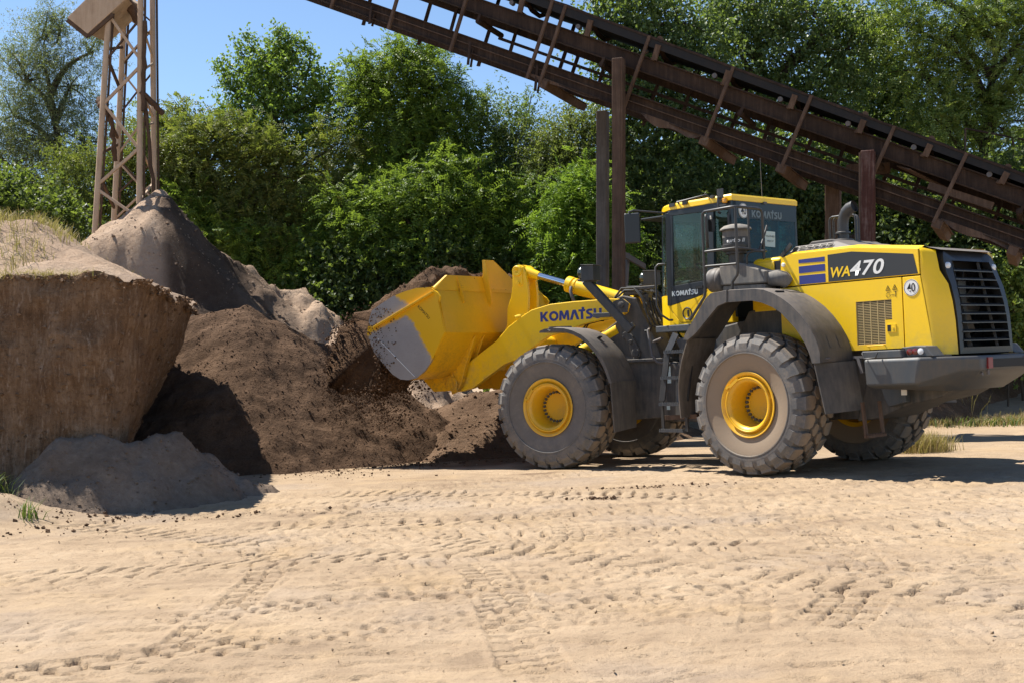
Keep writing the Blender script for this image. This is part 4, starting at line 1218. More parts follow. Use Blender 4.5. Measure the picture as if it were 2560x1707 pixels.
mb = MB(XF); mb.prism([(-.43, 2.185), (-.72, 2.175), (-.72, 2.115), (-.43, 2.12)], .68, .80, 'uz'); mb.build('bracket_plate', M['steel_grey'], L, bevel=.006)
mb = MB(XF); mb.box((-.85, .1, 2.46), (.32, .5, .05)); mb.box((-1.0, .3, 2.52), (.42, .12, .05)); mb.box((-1.02, .25, 2.38), (.12, .12, .1)); mb.build('valve_cover', M['frame'], L, bevel=.01)
mb = MB(XF)
for k in range(7):
    v = -.1 + k * .09; o_ = .03 * math.sin(k * 2.1)
    mb.tube([(-.60 - o_, v, 2.40), (-.72, v, 2.53 + o_), (-.92, v, 2.52 + o_), (-1.06 - o_, v + .02, 2.36), (-1.14, v + .05, 2.15), (-1.20 + o_, v + .05, 1.98), (-1.30, v, 1.93)], .017, 7)
mb.tube([(-1.10, .42, 2.3), (-1.16, .5, 2.1), (-1.22, .5, 1.98), (-1.18, .48, 1.90), (-1.08, .45, 1.90)], .015, 7)
mb.build('hydraulic_hose', M['rubber_hose'], L, smooth=50)
mb = MB(XF)
mb.prism([(.08, 1.98), (-.70, 2.11), (-.78, 2.05), (-.48, 1.93)], .32, .36, 'uz'); mb.build('lift_cylinder_guard', M['yellow_front'], L)
mb = MB(XF); mb.tube([(-.12, .50, 1.97), (-.2, .52, 2.06), (-.42, .52, 2.10), (-.62, .52, 2.13)], .012, 6); mb.tube([(-.08, .52, 1.96), (-.16, .54, 2.04), (-.38, .54, 2.08), (-.62, .54, 2.11)], .012, 6); mb.box((-.10, .54, 1.97), (.07, .05, .05)); mb.box((-.42, .54, 2.1), (.06, .05, .06)); mb.build('steel_pipe', M['rust'], L)
mb = MB(XF); mb.tube([(.95, .30, 1.25), (-.6, .34, 1.95)], .09, 16); mb.build('lift_cylinder', M['yellow_front'], L, smooth=40)
mb = MB(XF); mb.lathe([(-1.0, .12), (-.75, .13), (-.45, .2), (-.3, .26), (.3, .26), (.45, .2), (.75, .13), (1.0, .12)], (0, 0, .878), 'v', 24); mb.build('front_axle', M['frame'], L, smooth=40)

# front fenders
FO = [(.07, 1.925), (.06, 1.955), (-.02, 1.978), (-.15, 1.985), (-.34, 1.97), (-.48, 1.93), (-.62, 1.865), (-.76, 1.75), (-.87, 1.63), (-.95, 1.51), (-1.01, 1.38), (-1.05, 1.27), (-1.07, 1.19)]
FI = [(.04, 1.925), (-.02, 1.93), (-.06, 1.935), (-.18, 1.935), (-.36, 1.915), (-.48, 1.875), (-.60, 1.815), (-.72, 1.72), (-.83, 1.60), (-.905, 1.49), (-.965, 1.37), (-1.005, 1.26), (-1.03, 1.19)]
for sd in (1, -1):
    mb = MB(XF)
    vv = [1.455, 1.30, 1.05, .78]
    lay = [[(u, sd * v, z + (.012 if 0 < i < 3 else 0)) for u, z in FO] for i, v in enumerate(vv)] + [[(u, sd * v, z) for u, z in FI] for v in vv[::-1]]
    k_ = len(FO)
    for i in range(len(lay)):
        a, b = lay[i], lay[(i + 1) % len(lay)]
        mb.add(a + b, [(q, q + 1, q + 1 + k_, q + k_) for q in range(k_ - 1)])
    for q in (0, k_ - 1): mb.add([l_[q] for l_ in lay], [tuple(range(len(lay)))])
    fe = mb.build('front_fender', M['plastic'], L, smooth=35)
    for v in (.95, 1.15):
        m_ = MB(XF); m_.loft([[(FO[k][0] + a_ * .7, sd * (v + b_), FO[k][1] + .006 + a_ * .7) for a_, b_ in ((-.015, -.03), (.012, -.018), (.012, .018), (-.015, .03))] for k in range(6, 11)])
        m_.build('fender_rib', M['plastic'], fe, smooth=50)
    m_ = MB(XF); m_.bar((-.10, sd * 1.43, 1.995), (-.14, sd * .95, 2.005), .05, .02); m_.tube([(-.10, sd * 1.44, 1.99), (-.08, sd * 1.45, 1.96), (-.12, sd * 1.46, 1.945)], .012, 6); m_.build('fender_clamp', M['roller'], fe)
    m_ = MB(XF); m_.box((-.70, sd * 1.12, 1.815), (.09, .09, .012), Matrix.Rotation(math.radians(35), 3, 'Y')); m_.build('fender_hole', M['black'], fe)
    m_ = MB(XF)
    m_.add([(-1.04, sd * 1.45, 1.21), (-1.10, sd * .86, 1.21), (-1.10, sd * .88, .56), (-1.07, sd * 1.45, .52), (-1.055, sd * 1.45, 1.21), (-1.115, sd * .86, 1.21), (-1.115, sd * .88, .56), (-1.085, sd * 1.45, .52)],
           [(0, 1, 2, 3), (7, 6, 5, 4), (0, 4, 5, 1), (1, 5, 6, 2), (2, 6, 7, 3), (3, 7, 4, 0)])
    m_.build('mud_flap', M['flap'], L)['label'] = 'mud flap behind a front wheel'
    # lamp on its bent post
    m_ = MB(XF); m_.bar((-1.14, sd * .93, 1.93), (-1.10, sd * .93, 1.99), .05, .10, (1, 0, 0)); m_.bar((-1.12, sd * .93, 1.90), (-.42, sd * .93, 2.645), .09, .12, (1, 0, 1)); m_.bar((-.30, sd * .93, 2.655), (-.58, sd * .93, 2.63), .09, .03); lp = m_.build('lamp_post', M['tubing'], L, bevel=.01)
    m_ = MB(XF); m_.box((-.50, sd * .93, 2.745), (.20, .20, .22)); m_.bar((-.40, sd * .93, 2.865), (-.62, sd * .93, 2.85), .24, .012); m_.build('lamp_housing', M['tubing'], lp, bevel=.02)
    m_ = MB(XF); m_.lathe([(0, .085), (.05, .095), (.07, .085), (.085, .05), (.09, .0001)], (-.40, sd * .93, 2.755), 'u', 24); m_.build('headlight', M['mirror'], lp, smooth=60)
    m_ = MB(XF); m_.box((-.40, sd * .93, 2.645), (.06, .08, .05)); m_.build('turn_signal', M['lamp'], lp)

# ---------------------------------------------------------------- bucket
BV = 1.52


def bucket_material():
    t = NT('bucket_paint'); v = t.coord()
    n1 = t.noise(v, 2.5, 5, .65); n2 = t.noise(v, 26, 4, .7)
    s = t.n('ShaderNodeSeparateXYZ'); t.l(v, s.inputs[0])
    c = t.mix(t.math('MULTIPLY', n1, .22), (0.78, 0.43, 0.005), (0.55, 0.27, 0.01))
    mud = t.math('MULTIPLY', t.ramp(t.math('ADD', t.math('MULTIPLY', n1, .5), t.math('MULTIPLY', n2, .5)), [(.47, 0.0), (.64, 1.0)]), .75)
    mp = t.n('ShaderNodeMapRange'); mp.inputs[1].default_value = 1.05; mp.inputs[2].default_value = 2.1; mp.inputs[3].default_value = 1.0; mp.inputs[4].default_value = .15
    t.l(s.outputs[2], mp.inputs[0])
    c = t.mix(t.math('MULTIPLY', mud, mp.outputs[0]), c, (0.16, 0.09, 0.05))
    t.bsdf(c, .45, 0, t.bump(n2, .04, .01), .15)
    return t.m


def worn_side_material():
    """side plate: bare steel where soil scrubs it, with a ragged paint edge"""
    t = NT('bucket_side_worn'); a = t.n('ShaderNodeAttribute', attribute_name='wear')
    v = t.coord(); n = t.noise(v, 16, 5, .7); n2 = t.noise(v, 60, 3, .7); n3 = t.noise(v, 3, 4)
    vs = t.coord(scale=(3, 3, 30)); n4 = t.noise(vs, 3, 3)
    k = t.math('ADD', a.outputs['Fac'], t.math('MULTIPLY', t.math('SUBTRACT', n, .5), .5))
    k = t.ramp(k, [(.44, 0.0), (.58, 1.0)])
    steel = t.mix(n3, (0.27, 0.25, 0.24), (0.40, 0.38, 0.37))
    steel = t.mix(t.math('MULTIPLY', n4, .35), steel, (0.19, .175, .165))
    yel = t.mix(t.math('MULTIPLY', n3, .2), (0.80, 0.45, 0.005), (0.6, .32, .01))
    c = t.mix(k, yel, steel)
    sp_ = t.math('MULTIPLY', t.ramp(n2, [(.62, 0.0), (.68, 1.0)]), k)
    c = t.mix(t.math('MULTIPLY', sp_, .35), c, (0.08, .05, .035))
    r = t.math('ADD', .42, t.math('MULTIPLY', k, .1))
    t.bsdf(c, r, 0.0, t.bump(n2, .06, .005))
    return t.m


M['bucket'] = bucket_material(); M['bucket_side'] = worn_side_material()
side = [(3.20, 2.07), (3.14, 2.30), (3.08, 2.42), (2.90, 2.51), (2.66, 2.61), (2.42, 2.67), (2.19, 2.705), (1.93, 2.70), (1.80, 2.61), (1.755, 2.55), (1.79, 2.46), (1.75, 2.28), (1.695, 2.02), (1.90, 1.70), (1.98, 1.58), (2.10, 1.46), (2.26, 1.36), (2.42, 1.335), (2.57, 1.35), (2.72, 1.43), (2.90, 1.60), (3.07, 1.78)]


def pt_in(poly, x, y):
    c = False; j = len(poly) - 1
    for i in range(len(poly)):
        if (poly[i][1] > y) != (poly[j][1] > y) and x < (poly[j][0] - poly[i][0]) * (y - poly[i][1]) / (poly[j][1] - poly[i][1]) + poly[i][0]: c = not c
        j = i
    return c


def dist_poly(poly, x, y):
    d = 9
    for i in range(len(poly)):
        a = np.array(poly[i]); b = np.array(poly[(i + 1) % len(poly)]); p_ = np.array((x, y))
        t_ = np.clip(np.dot(p_ - a, b - a) / np.dot(b - a, b - a), 0, 1); d = min(d, np.linalg.norm(p_ - a - t_ * (b - a)))
    return d


wearA = [(3.4, 2.3), (3.2, 2.60), (2.70, 2.66), (2.40, 2.50), (2.32, 2.44), (3.05, 2.15)]
wearB = [(2.97, 2.13), (2.42, 2.30), (2.30, 2.22), (1.93, 1.60), (2.1, 1.2), (2.8, 1.2), (3.5, 1.9)]
for sd in (1, -1):
    # fine grid cut to the outline so the wear edge can be ragged
    bm = bmesh.new()
    vs = [bm.verts.new((u, sd * BV, z)) for u, z in side]
    f = bm.faces.new(vs)
    bmesh.ops.triangulate(bm, faces=[f])
    for _ in range(6):
        long = [e_ for e_ in bm.edges if e_.calc_length() > .06]
        if not long: break
        bmesh.ops.subdivide_edges(bm, edges=long, cuts=1)
        bmesh.ops.triangulate(bm, faces=[f_ for f_ in bm.faces if len(f_.verts) > 3])
    ret = bmesh.ops.extrude_face_region(bm, geom=list(bm.faces))
    bmesh.ops.translate(bm, vec=(0, sd * -.04, 0), verts=[g for g in ret['geom'] if isinstance(g, bmesh.types.BMVert)])
    bmesh.ops.recalc_face_normals(bm, faces=bm.faces)
    me = bpy.data.meshes.new('bucket_side'); bm.to_mesh(me); bm.free()
    wv = []
    for v_ in me.vertices:
        x, y = v_.co.x, v_.co.z
        d = 9
        s_ = -1
        for w_ in (wearA, wearB):
            q = dist_poly(w_, x, y); ins = pt_in(w_, x, y)
            s_ = max(s_, q if ins else -q)
        wv.append(min(1, max(0, .5 + s_ * 3.2)))
    at_ = me.attributes.new('wear', 'FLOAT', 'POINT'); at_.data.foreach_set('value', wv)
    me.transform(XF)
    bs = link_mesh('bucket_side', me, M['bucket_side'], L)
    m_ = MB(XF); m_.bar((3.03, sd * (BV + .028), 2.155), (1.87, sd * (BV + .028), 2.615), .055, .035, (0, 0, 1)); m_.build('wear_strip', M['bucket'], bs, bevel=.006)
    m_ = MB(XF); m_.bar((2.98, sd * (BV + .004), 1.985), (2.29, sd * (BV + .004), 1.385), .008, .006, (0, 1, 0)); m_.build('weld_seam', M['white'], bs)
shear_text('stencil', 'KOMATSU', M['print_black'], bs.parent if False else L, tuple(XF @ Vector((2.065, BV + .003, 2.335))), tuple(XF.to_3x3() @ Vector((-.72, 0, -.69))), tuple(XF.to_3x3() @ Vector((-.69, 0, .72))), .045, 0, 0, width=.28)
# shell: curved floor and back
shell = [(3.30, 2.10), (3.10, 1.80), (2.90, 1.60), (2.72, 1.43), (2.57, 1.35), (2.42, 1.335), (2.26, 1.36), (2.10, 1.46), (1.98, 1.58), (1.86, 1.76), (1.70, 2.015), (1.745, 2.25), (1.79, 2.46), (1.88, 2.69)]
mb = MB(XF)
secs = []
for v in (-1.50, 1.50):
    secs.append([(u, v, z) for u, z in shell] + [(u + .04, v, z + .02) for u, z in shell[::-1]])
mb.loft(secs)
mb.build('bucket_shell', M['bucket'], L, smooth=30)
mb = MB(XF)   # upper lip rising to the middle
lip = [(1.50, 2.685), (1.12, 2.895), (.23, 2.905), (-.23, 2.905), (-1.12, 2.895), (-1.50, 2.685)]
lo_ = [(1.86, v, 2.66) for v, z in lip]; hi_ = [(1.88 + (z - 2.68) * .1, v, z) for v, z in lip]
b1 = [(1.90, v, 2.66) for v, z in lip]; b2 = [(1.92 + (z - 2.68) * .1, v, z) for v, z in lip]
for a, b in ((lo_, hi_), (hi_, b2), (b2, b1)):
    mb.add(a + b, [(k, k + 1, k + 7, k + 6) for k in range(5)])
mb.build('bucket_lip', M['bucket'], L)
mb = MB(XF)
mb.prism([(.19, 2.45), (.20, 2.90), (.16, 3.17), (-.07, 3.175), (-.57, 2.91), (-.60, 2.45)], 1.87, 1.90, 'vz')
sg_ = mb.build('spill_guard', M['bucket'], L)
mb = MB(XF); mb.prism([(1.89, 3.17), (1.84, 3.16), (1.80, 2.95), (1.74, 2.50), (1.78, 2.42), (1.89, 2.55)], .17, .205, 'uz'); mb.build('guard_gusset', M['bucket'], sg_)
mb = MB(XF)
mb.prism([(1.87, 2.88), (1.80, 2.65), (1.75, 2.50), (1.82, 2.45)], .88, .90, 'uz'); mb.prism([(1.87, 2.88), (1.80, 2.65), (1.75, 2.50), (1.82, 2.45)], -.90, -.88, 'uz')
mb.build('back_rib', M['bucket'], L)
hinge = [(1.69, 1.985), (1.90, 1.53), (1.98, 1.30), (2.06, 1.14), (2.55, 1.13), (2.75, 1.33), (2.3, 1.5), (1.95, 1.75)]
for sd in (1, -1):
    mb = MB(XF); mb.prism(hinge, sd * .66, sd * .74, 'uz'); mb.prism(hinge, sd * .48, sd * .51, 'uz'); hg = mb.build('hinge_plate', M['bucket'], L, bevel=.01)
    m_ = MB(XF); m_.lathe([(0, .11), (sd * .03, .11), (sd * .035, .095), (sd * .035, .0001)], (2.17, sd * .74, 1.25), 'v', 20); m_.box((2.155, sd * .755, 1.24), (.13, .02, .30), Matrix.Rotation(math.radians(18), 3, 'Y')); m_.build('hinge_boss', M['bucket'], hg, bevel=.01)
for v in (.12, -.16):
    mb = MB(XF); mb.prism([(1.72, 2.0), (1.88, 1.72), (2.2, 1.5), (2.18, 1.72), (2.0, 1.95)], v, v + .04, 'uz'); mb.prism([(1.86, 1.98), (1.90, 1.98), (2.10, 1.55), (2.05, 1.50), (1.74, 2.0)], v + .15, v + .19, 'uz'); mb.build('link_bracket', M['bucket'], L)
mb = MB(XF); mb.prism([(2.45, 1.36), (2.58, 1.355), (3.22, 2.05), (3.17, 2.09)], -1.47, 1.47, 'uz'); mb.build('cutting_edge', M['roller'], L)
# =================================================================== GROUND
def ground_h(x, y):
    """broad shape of the yard: rises gently to the right, as the machine's stance shows"""
    x = np.asarray(x, float); y = np.asarray(y, float)
    z = 0.04 * np.clip(x, -9, 14)
    z = z + 0.025 * fbm(x * .35, y * .35, seed=3, oct=3) * sstep(9, 20, np.abs(y - 16) + 9)
    # raised, uneven ground at the foot of the cut bank on the left
    z = z + .38 * np.exp(-(((x + 6.2) / 1.1) ** 2 + ((y - 13.3) / .8) ** 2)) + .10 * sstep(-4.2, -6.5, x) * sstep(10.5, 13, y)
    # low bank under the trees
    z = z + .55 * sstep(24.5, 28.5, y + .12 * x) * sstep(3, 7, x) + .6 * sstep(26, 31, y)
    return z


TRACKS = []   # (x0, y0, heading deg, length, curvature 1/m, width, pitch, depth, kind)
def _tracks(clear):
    r = np.random.default_rng(5)
    T = []
    # a carpet of older prints: sweeping lines left and right, arcs towards the heaps
    for k in range(34):
        T.append((r.uniform(-6, 3), r.uniform(4.6, 14.5), r.normal(9, 9), r.uniform(5, 10), r.normal(0, .03), r.choice((.34, .62, .62)), r.uniform(.15, .24), r.uniform(.009, .016), r.choice(('bar', 'lug'))))
    for k in range(14):
        T.append((r.uniform(-4, 5), r.uniform(5, 12), r.normal(75, 30), r.uniform(2.5, 5), r.normal(0, .14), r.choice((.32, .6)), r.uniform(.13, .22), r.uniform(.010, .016), r.choice(('bar', 'lug'))))
    if not clear: return T
    # the ones that read clearly in the photo
    T = []
    T += [(-2.6, 13.2, 8, 12, -.02, .66, .25, .018, 'lug'), (0.6, 12.3, 5, 9, -.03, .62, .24, .022, 'lug'), (1.0, 11.0, -4, 8, -.05, .62, .24, .022, 'lug')]
    T += [(5.8, 11.6, 205, 6.5, -.10, .66, .25, .024, 'lug'), (6.2, 10.2, 195, 6, -.12, .66, .25, .020, 'lug'), (-2.6, 12.2, -12, 6, .06, .6, .23, .018, 'lug')]
    T += [(-1.9, 6.2, 80, 4.2, .10, .26, .14, .016, 'bar'), (-1.55, 8.8, 100, 3.0, .22, .36, .13, .024, 'bar'), (-1.95, 10.6, 130, 3.5, .1, .5, .15, .018, 'bar')]
    T += [(-.6, 9.6, 40, 3.2, -.15, .42, .14, .016, 'bar'), (.45, 10.0, 75, 2.6, .3, .42, .13, .018, 'bar'), (0.02, 7.3, 97, 3.0, .05, .30, .11, .014, 'bar'), (0.15, 5.6, 96, 2.2, .0, .34, .11, .026, 'bar'), (1.6, 6.4, 60, 4.5, .16, .4, .14, .017, 'bar'), (-1.0, 9.2, 20, 7, .02, .5, .16, .014, 'lug'), (-2.4, 7.4, 16, 9, .015, .34, .14, .013, 'bar'), (2.6, 7.2, 140, 5, -.05, .5, .18, .014, 'lug'), (-1.6, 12.0, 70, 4, .12, .62, .2, .017, 'lug'), (-2.3, 15.2, -20, 5, -.02, .62, .2, .016, 'lug'), (-3.2, 10.2, 28, 8, -.07, .62, .2, .014, 'lug'), (.8, 8.0, 35, 7, -.10, .62, .2, .014, 'lug'), (-3.0, 6.0, 24, 7, -.02, .36, .15, .013, 'bar'), (2.0, 9.4, 165, 6, .10, .62, .2, .015, 'lug'), (3.4, 6.0, 120, 6, .10, .5, .17, .013, 'bar'), (-.4, 13.9, 172, 6, .06, .62, .22, .014, 'lug')]
    return T


def add_tracks(X, Y, Z, Z0, clear=False):
    """tyre prints, later ones pressed over earlier ones: the blocks sink in, the voids stand as thin ridges"""
    for n_, (x0, y0, hd, ln, kv, wd, pit, dep, kind) in enumerate(_tracks(clear)):
        if clear: dep = dep * 2.6
        h = math.radians(hd)
        m = (np.abs(X - x0) < ln + 1) & (np.abs(Y - y0) < ln + 1)
        if not m.any(): continue
        x = X[m] - x0; y = Y[m] - y0
        s = x * math.cos(h) + y * math.sin(h); t = -x * math.sin(h) + y * math.cos(h)
        t = t - .5 * kv * s * s
        s = s + .02 * vnoise(x * 3, y * 3, seed=9)
        edge = sstep(wd / 2 + .012, wd / 2 - .012, np.abs(t)) * sstep(0, .3, s) * sstep(ln, ln - .5, s)
        wear = np.clip((.95 if clear else .75) + .8 * fbm(x * .9, y * .9, seed=200 + n_, oct=2), .1, 1.15)
        if kind == 'bar':
            pit_ = pit * 1.3
            nr = 3 if wd > .33 else 2
            lane = np.floor((t / wd + .5) * nr)
            ph = s / pit_ + .33 * lane
            ridge = sstep(.30, .36, np.abs((ph % 1) - .5))
            gut = sstep(.40, .45, np.abs(((t / wd + .5) * nr) % 1 - .5))
            cell = np.floor(ph) * 3.1 + lane * 7.7
        else:
            sd_ = np.where(t > 0, 1.0, 0.0)
            ph = s / (pit * .8) + .5 * sd_ + np.abs(t) * .9
            ridge = sstep(.32, .38, np.abs((ph % 1) - .5)) * sstep(.02, .05, np.abs(t))
            gut = sstep(.44, .47, np.abs((np.abs(t) / (wd / 2)) % 1 - .5)) * .5
            cell = np.floor(ph) * 3.1 + sd_ * 7.7
        keep = sstep(-.55, -.25, vnoise(cell * 1.37, t * 7 + cell, seed=210 + n_))
        dent = dep * 1.7 * np.maximum(ridge * keep, gut * .35) * (.8 + .5 * vnoise(x * 16, y * 16, seed=17))
        pr = Z0[m] - dep * .2 - dent + .0025 * vnoise(x * 22, y * 22, seed=18)
        k = np.clip(edge * wear, 0, 1)
        zz = Z[m] * (1 - k) + pr * k
        zz += .25 * dep * wear * np.exp(-((np.abs(t) - wd / 2 - .02) / .02) ** 2) * sstep(0, .3, s) * sstep(ln, ln - .5, s) * (.6 + .6 * vnoise(x * 12, y * 12, seed=19))
        Z[m] = zz
    return Z


def ground_material():
    t = NT('yard_sand'); v = t.coord()
    vst = t.coord(scale=(.35, 1.6, 1), rot=(0, 0, math.radians(-10)))
    n1 = t.noise(v, .35, 5, .6); n2 = t.noise(v, 3.2, 6, .65); n3 = t.noise(v, 42, 4, .75); n4 = t.noise(vst, 3.0, 6, .65); n5 = t.noise(v, 170, 2, .7)
    k = t.math('ADD', t.math('MULTIPLY', n1, .45), t.math('ADD', t.math('MULTIPLY', n4, .25), t.math('MULTIPLY', n2, .30)))
    c = t.ramp(k, [(.36, (.21, .148, .098)), (.46, (.305, .222, .145)), (.55, (.37, .273, .18)), (.66, (.43, .335, .235))])
    gr = t.ramp(t.noise(v, .5, 4, .6), [(.52, 0.0), (.66, 1.0)])
    c = t.mix(t.math('MULTIPLY', gr, .45), c, (.31, .25, .20))
    dk = t.ramp(n3, [(.30, 1.0), (.46, 0.0)])
    c = t.mix(t.math('MULTIPLY', dk, .5), c, (.13, .085, .05))
    ye = t.ramp(t.noise(v, .8, 5, .6), [(.54, 0.0), (.66, 1.0)])
    c = t.mix(t.math('MULTIPLY', ye, .4), c, (.36, .25, .14))
    a = t.n('ShaderNodeAttribute', attribute_name='damp')
    c = t.mix(a.outputs['Fac'], c, (.15, .098, .062))
    h = t.math('ADD', t.math('MULTIPLY', n2, 1.2), t.math('ADD', t.math('MULTIPLY', n3, .5), t.math('ADD', t.math('MULTIPLY', n4, 1.3), t.math('MULTIPLY', n5, .2))))
    t.bsdf(c, .95, 0, t.bump(h, .8, .03), spec=.15)
    return t.m


M['ground'] = ground_material()


def grid_mesh(name, xs, ys, hf, attr=None, smooth=True):
    X, Y = np.meshgrid(xs, ys)
    Z = hf(X, Y)
    V = np.stack([X, Y, Z], -1).reshape(-1, 3)
    nx = len(xs); ny = len(ys)
    i, j = np.meshgrid(np.arange(nx - 1), np.arange(ny - 1))
    a = (j * nx + i).ravel()
    Fq = np.stack([a, a + 1, a + nx + 1, a + nx], 1)
    return np_mesh(name, V, Fq, smooth, None if attr is None else {k: f(X, Y).ravel() for k, f in attr.items()})


def soil_smudge(x, y):
    """where dark soil has been dragged over the sand, near the pile and the wheels"""
    d = np.exp(-(((x + .2) / 2.2) ** 2 + ((y - 19.6) / 1.3) ** 2)) * 1.2
    d = np.maximum(d, 1.1 * np.exp(-(((x - 1.0) / 2.6) ** 2 + ((y - 21.5) / 2.0) ** 2)))
    for (cx, cy, rx, ry) in ((-3.4, 18.8, 1.4, .4), (-1.6, 19.6, 1.4, .4), (1.65, 14.35, .75, .12), (.95, 13.4, .22, .08), (.4, 16.9, .4, .15), (2.2, 14.6, .5, .08)):
        d = np.maximum(d, .95 * np.exp(-(((x - cx) / rx) ** 2 + ((y - cy) / ry) ** 2)))
    n = fbm(x * 2.2, y * 2.2, seed=21, oct=4)
    return np.clip(sstep(.45, .95, d + .35 * n), 0, 1) * .85


def ground_full(X, Y):
    Z = ground_h(X, Y)
    Z = Z + .012 * fbm(X * 1.3, Y * 1.9, seed=31, oct=3)
    Z0 = ground_h(X, Y) + .012 * fbm(X * 1.3, Y * 1.9, seed=31, oct=3)
    Z = add_tracks(X, Y, Z, Z0)
    near = sstep(19, 15, Y)
    # pressed lips left by countless tyres: short steps, each patch with its own heading
    for sd_, (ax, ay, pit, amp) in enumerate(((.16, 1.0, .19, .019), (-.10, 1.0, .15, .016), (.40, 1.0, .23, .018))):
        w_ = vnoise(X * .55, Y * .8, seed=110 + sd_)
        ph = (X * ax + Y * ay + .10 * fbm(X * 1.6, Y * 1.6, seed=120 + sd_, oct=3)) / pit
        row = np.floor(ph)
        fr = ph - row
        gate = sstep(.16, .30, vnoise(X * 5.0 + row * 3.7, row * 1.37, seed=130 + sd_) + .25 * vnoise(X * 18, Y * 18, seed=140 + sd_))
        lip = -np.clip((fr - .35) / .6, 0, 1) ** 1.6 * sstep(1.0, .94, fr)
        Z = Z + near * amp * lip * gate * sstep(-.3, .2, w_)
    # gritty, crumbly surface
    Z = Z + near * (.0040 * fbm(X * 9, Y * 11, seed=33, oct=3) + .008 * np.clip(fbm(X * 16, Y * 16, seed=34, oct=2) - .35, 0, 1))
    return add_tracks(X, Y, Z, Z0, True)


ys = [3.0]
while ys[-1] < 34: ys.append(ys[-1] + (max(.0145, .0029 * ys[-1]) if ys[-1] > 5.2 else .05) * (1.0 if ys[-1] < 17 else 4.0))
xs = np.concatenate([np.arange(-16, -6.4, .16), np.arange(-6.4, -3.6, .04), np.arange(-3.6, 4.2, .0175), np.arange(4.2, 7.6, .034), np.arange(7.6, 16.01, .16)])
gme = grid_mesh('ground', xs, np.array(ys), ground_full, {'damp': soil_smudge})
gme.materials.append(M['ground'])
gr = bpy.data.objects.new('ground', gme); COL.objects.link(gr); gr['kind'] = 'structure'
# the land further out, to the horizon
far = MB()
S_ = 900
x0, x1, y0, y1 = -15.9, 15.9, 3.05, 33.9
for (ax, bx, ay, by) in ((-S_, S_, -60, y0), (-S_, S_, y1, S_), (-S_, x0, y0, y1), (x1, S_, y0, y1)):
    z = -.06
    far.add([(ax, ay, -.42 if bx <= 0 else -.12), (bx, ay, -.12), (bx, by, -.12), (ax, by, -.42 if bx <= 0 else -.12)], [(0, 1, 2, 3)])
fo = far.build('terrain', M['ground']); fo['kind'] = 'structure'
av = fo.data.attributes.new('damp', 'FLOAT', 'POINT')

# =================================================================== SOIL AND SAND HEAPS
def ridge_field(X, Y, segs, slope):
    """highest of straight ridges falling away at the angle of repose"""
    H = np.full_like(X, -9.0)
    for a, b in zip(segs[:-1], segs[1:]):
        ax, ay, az = a; bx, by, bz = b
        dx, dy = bx - ax, by - ay
        t = np.clip(((X - ax) * dx + (Y - ay) * dy) / (dx * dx + dy * dy + 1e-9), 0, 1)
        d = np.hypot(X - ax - t * dx, Y - ay - t * dy)
        H = np.maximum(H, az + (bz - az) * t - slope * (np.sqrt(d * d + .01) - .1))
    return H


def heap(name, xs, ys, hf, mat, label, cat, attr=None, clear=.04):
    X, Y = np.meshgrid(xs, ys); Z = hf(X, Y); G_ = ground_h(X, Y)
    V = np.stack([X, Y, np.maximum(Z, G_ - .12)], -1).reshape(-1, 3)
    up = (Z > G_ - clear)
    nx, ny = len(xs), len(ys)
    i, j = np.meshgrid(np.arange(nx - 1), np.arange(ny - 1))
    keep = (up[:-1, :-1] | up[1:, :-1] | up[:-1, 1:] | up[1:, 1:]).ravel()
    a = (j * nx + i).ravel()[keep]
    Fq = np.stack([a, a + 1, a + nx + 1, a + nx], 1)
    used = np.unique(Fq); remap = np.zeros(len(V), int); remap[used] = np.arange(len(used))
    V = V[used]; Fq = remap[Fq]
    base = np.array([V[:, 0].mean(), V[:, 1].min(), V[:, 2].min()])
    at_ = None if attr is None else {k: f(X, Y).ravel()[used] for k, f in attr.items()}
    me = np_mesh(name, V - base, Fq, True, at_)
    o = link_mesh(name, me, mat, None, tuple(base))
    return tag(o, label, cat)


def lump(X, Y, amp, sc, seed): return amp * fbm(X * sc, Y * sc, seed=seed, oct=4)


def sand_h(X, Y):
    segs = [(-6.79, 24.0, 4.90), (-5.93, 24.8, 3.80), (-4.7, 25.3, 2.95), (-3.54, 25.5, 2.28), (-2.2, 25.6, 1.25), (-1.0, 25.6, .35), (-.4, 25.6, -.1)]
    H = ridge_field(X, Y, segs[:2], .82)
    H2 = ridge_field(X, Y, segs[1:], .62)
    # lumpy tail
    H2 = H2 + .34 * np.abs(fbm(X * 1.3, Y * 1.3, seed=41, oct=4)) * sstep(-6.1, -5.3, X)
    H = np.maximum(H, H2)
    # dumped tongues on the right flank, runnels down the slope
    a = np.arctan2(Y - 24.0, X + 6.79)
    r = np.hypot(X + 6.79, Y - 24.0)
    H = H + .10 * np.sin(a * 11 + .6 * fbm(X, Y, seed=5, oct=2)) * sstep(.3, 1.2, r) * sstep(-7.2, -6.5, X)
    H = H + lump(X, Y, .10, 1.4, 43) + .03 * fbm(X * 5, Y * 5, seed=45, oct=3) + .06 * fbm(X * 3.2, Y * 3.2, seed=44, oct=3) * sstep(-6.5, -7.1, X)
    H = H + .18 * np.exp(-(((X + 6.55) / .25) ** 2 + ((Y - 23.2) / .9) ** 2))
    m = sstep(22.9, 21.9, Y)                        # the dark heap lies against it, dug in front
    return H * (1 - m) + np.minimum(H, soil_h(X, Y) - .22) * m


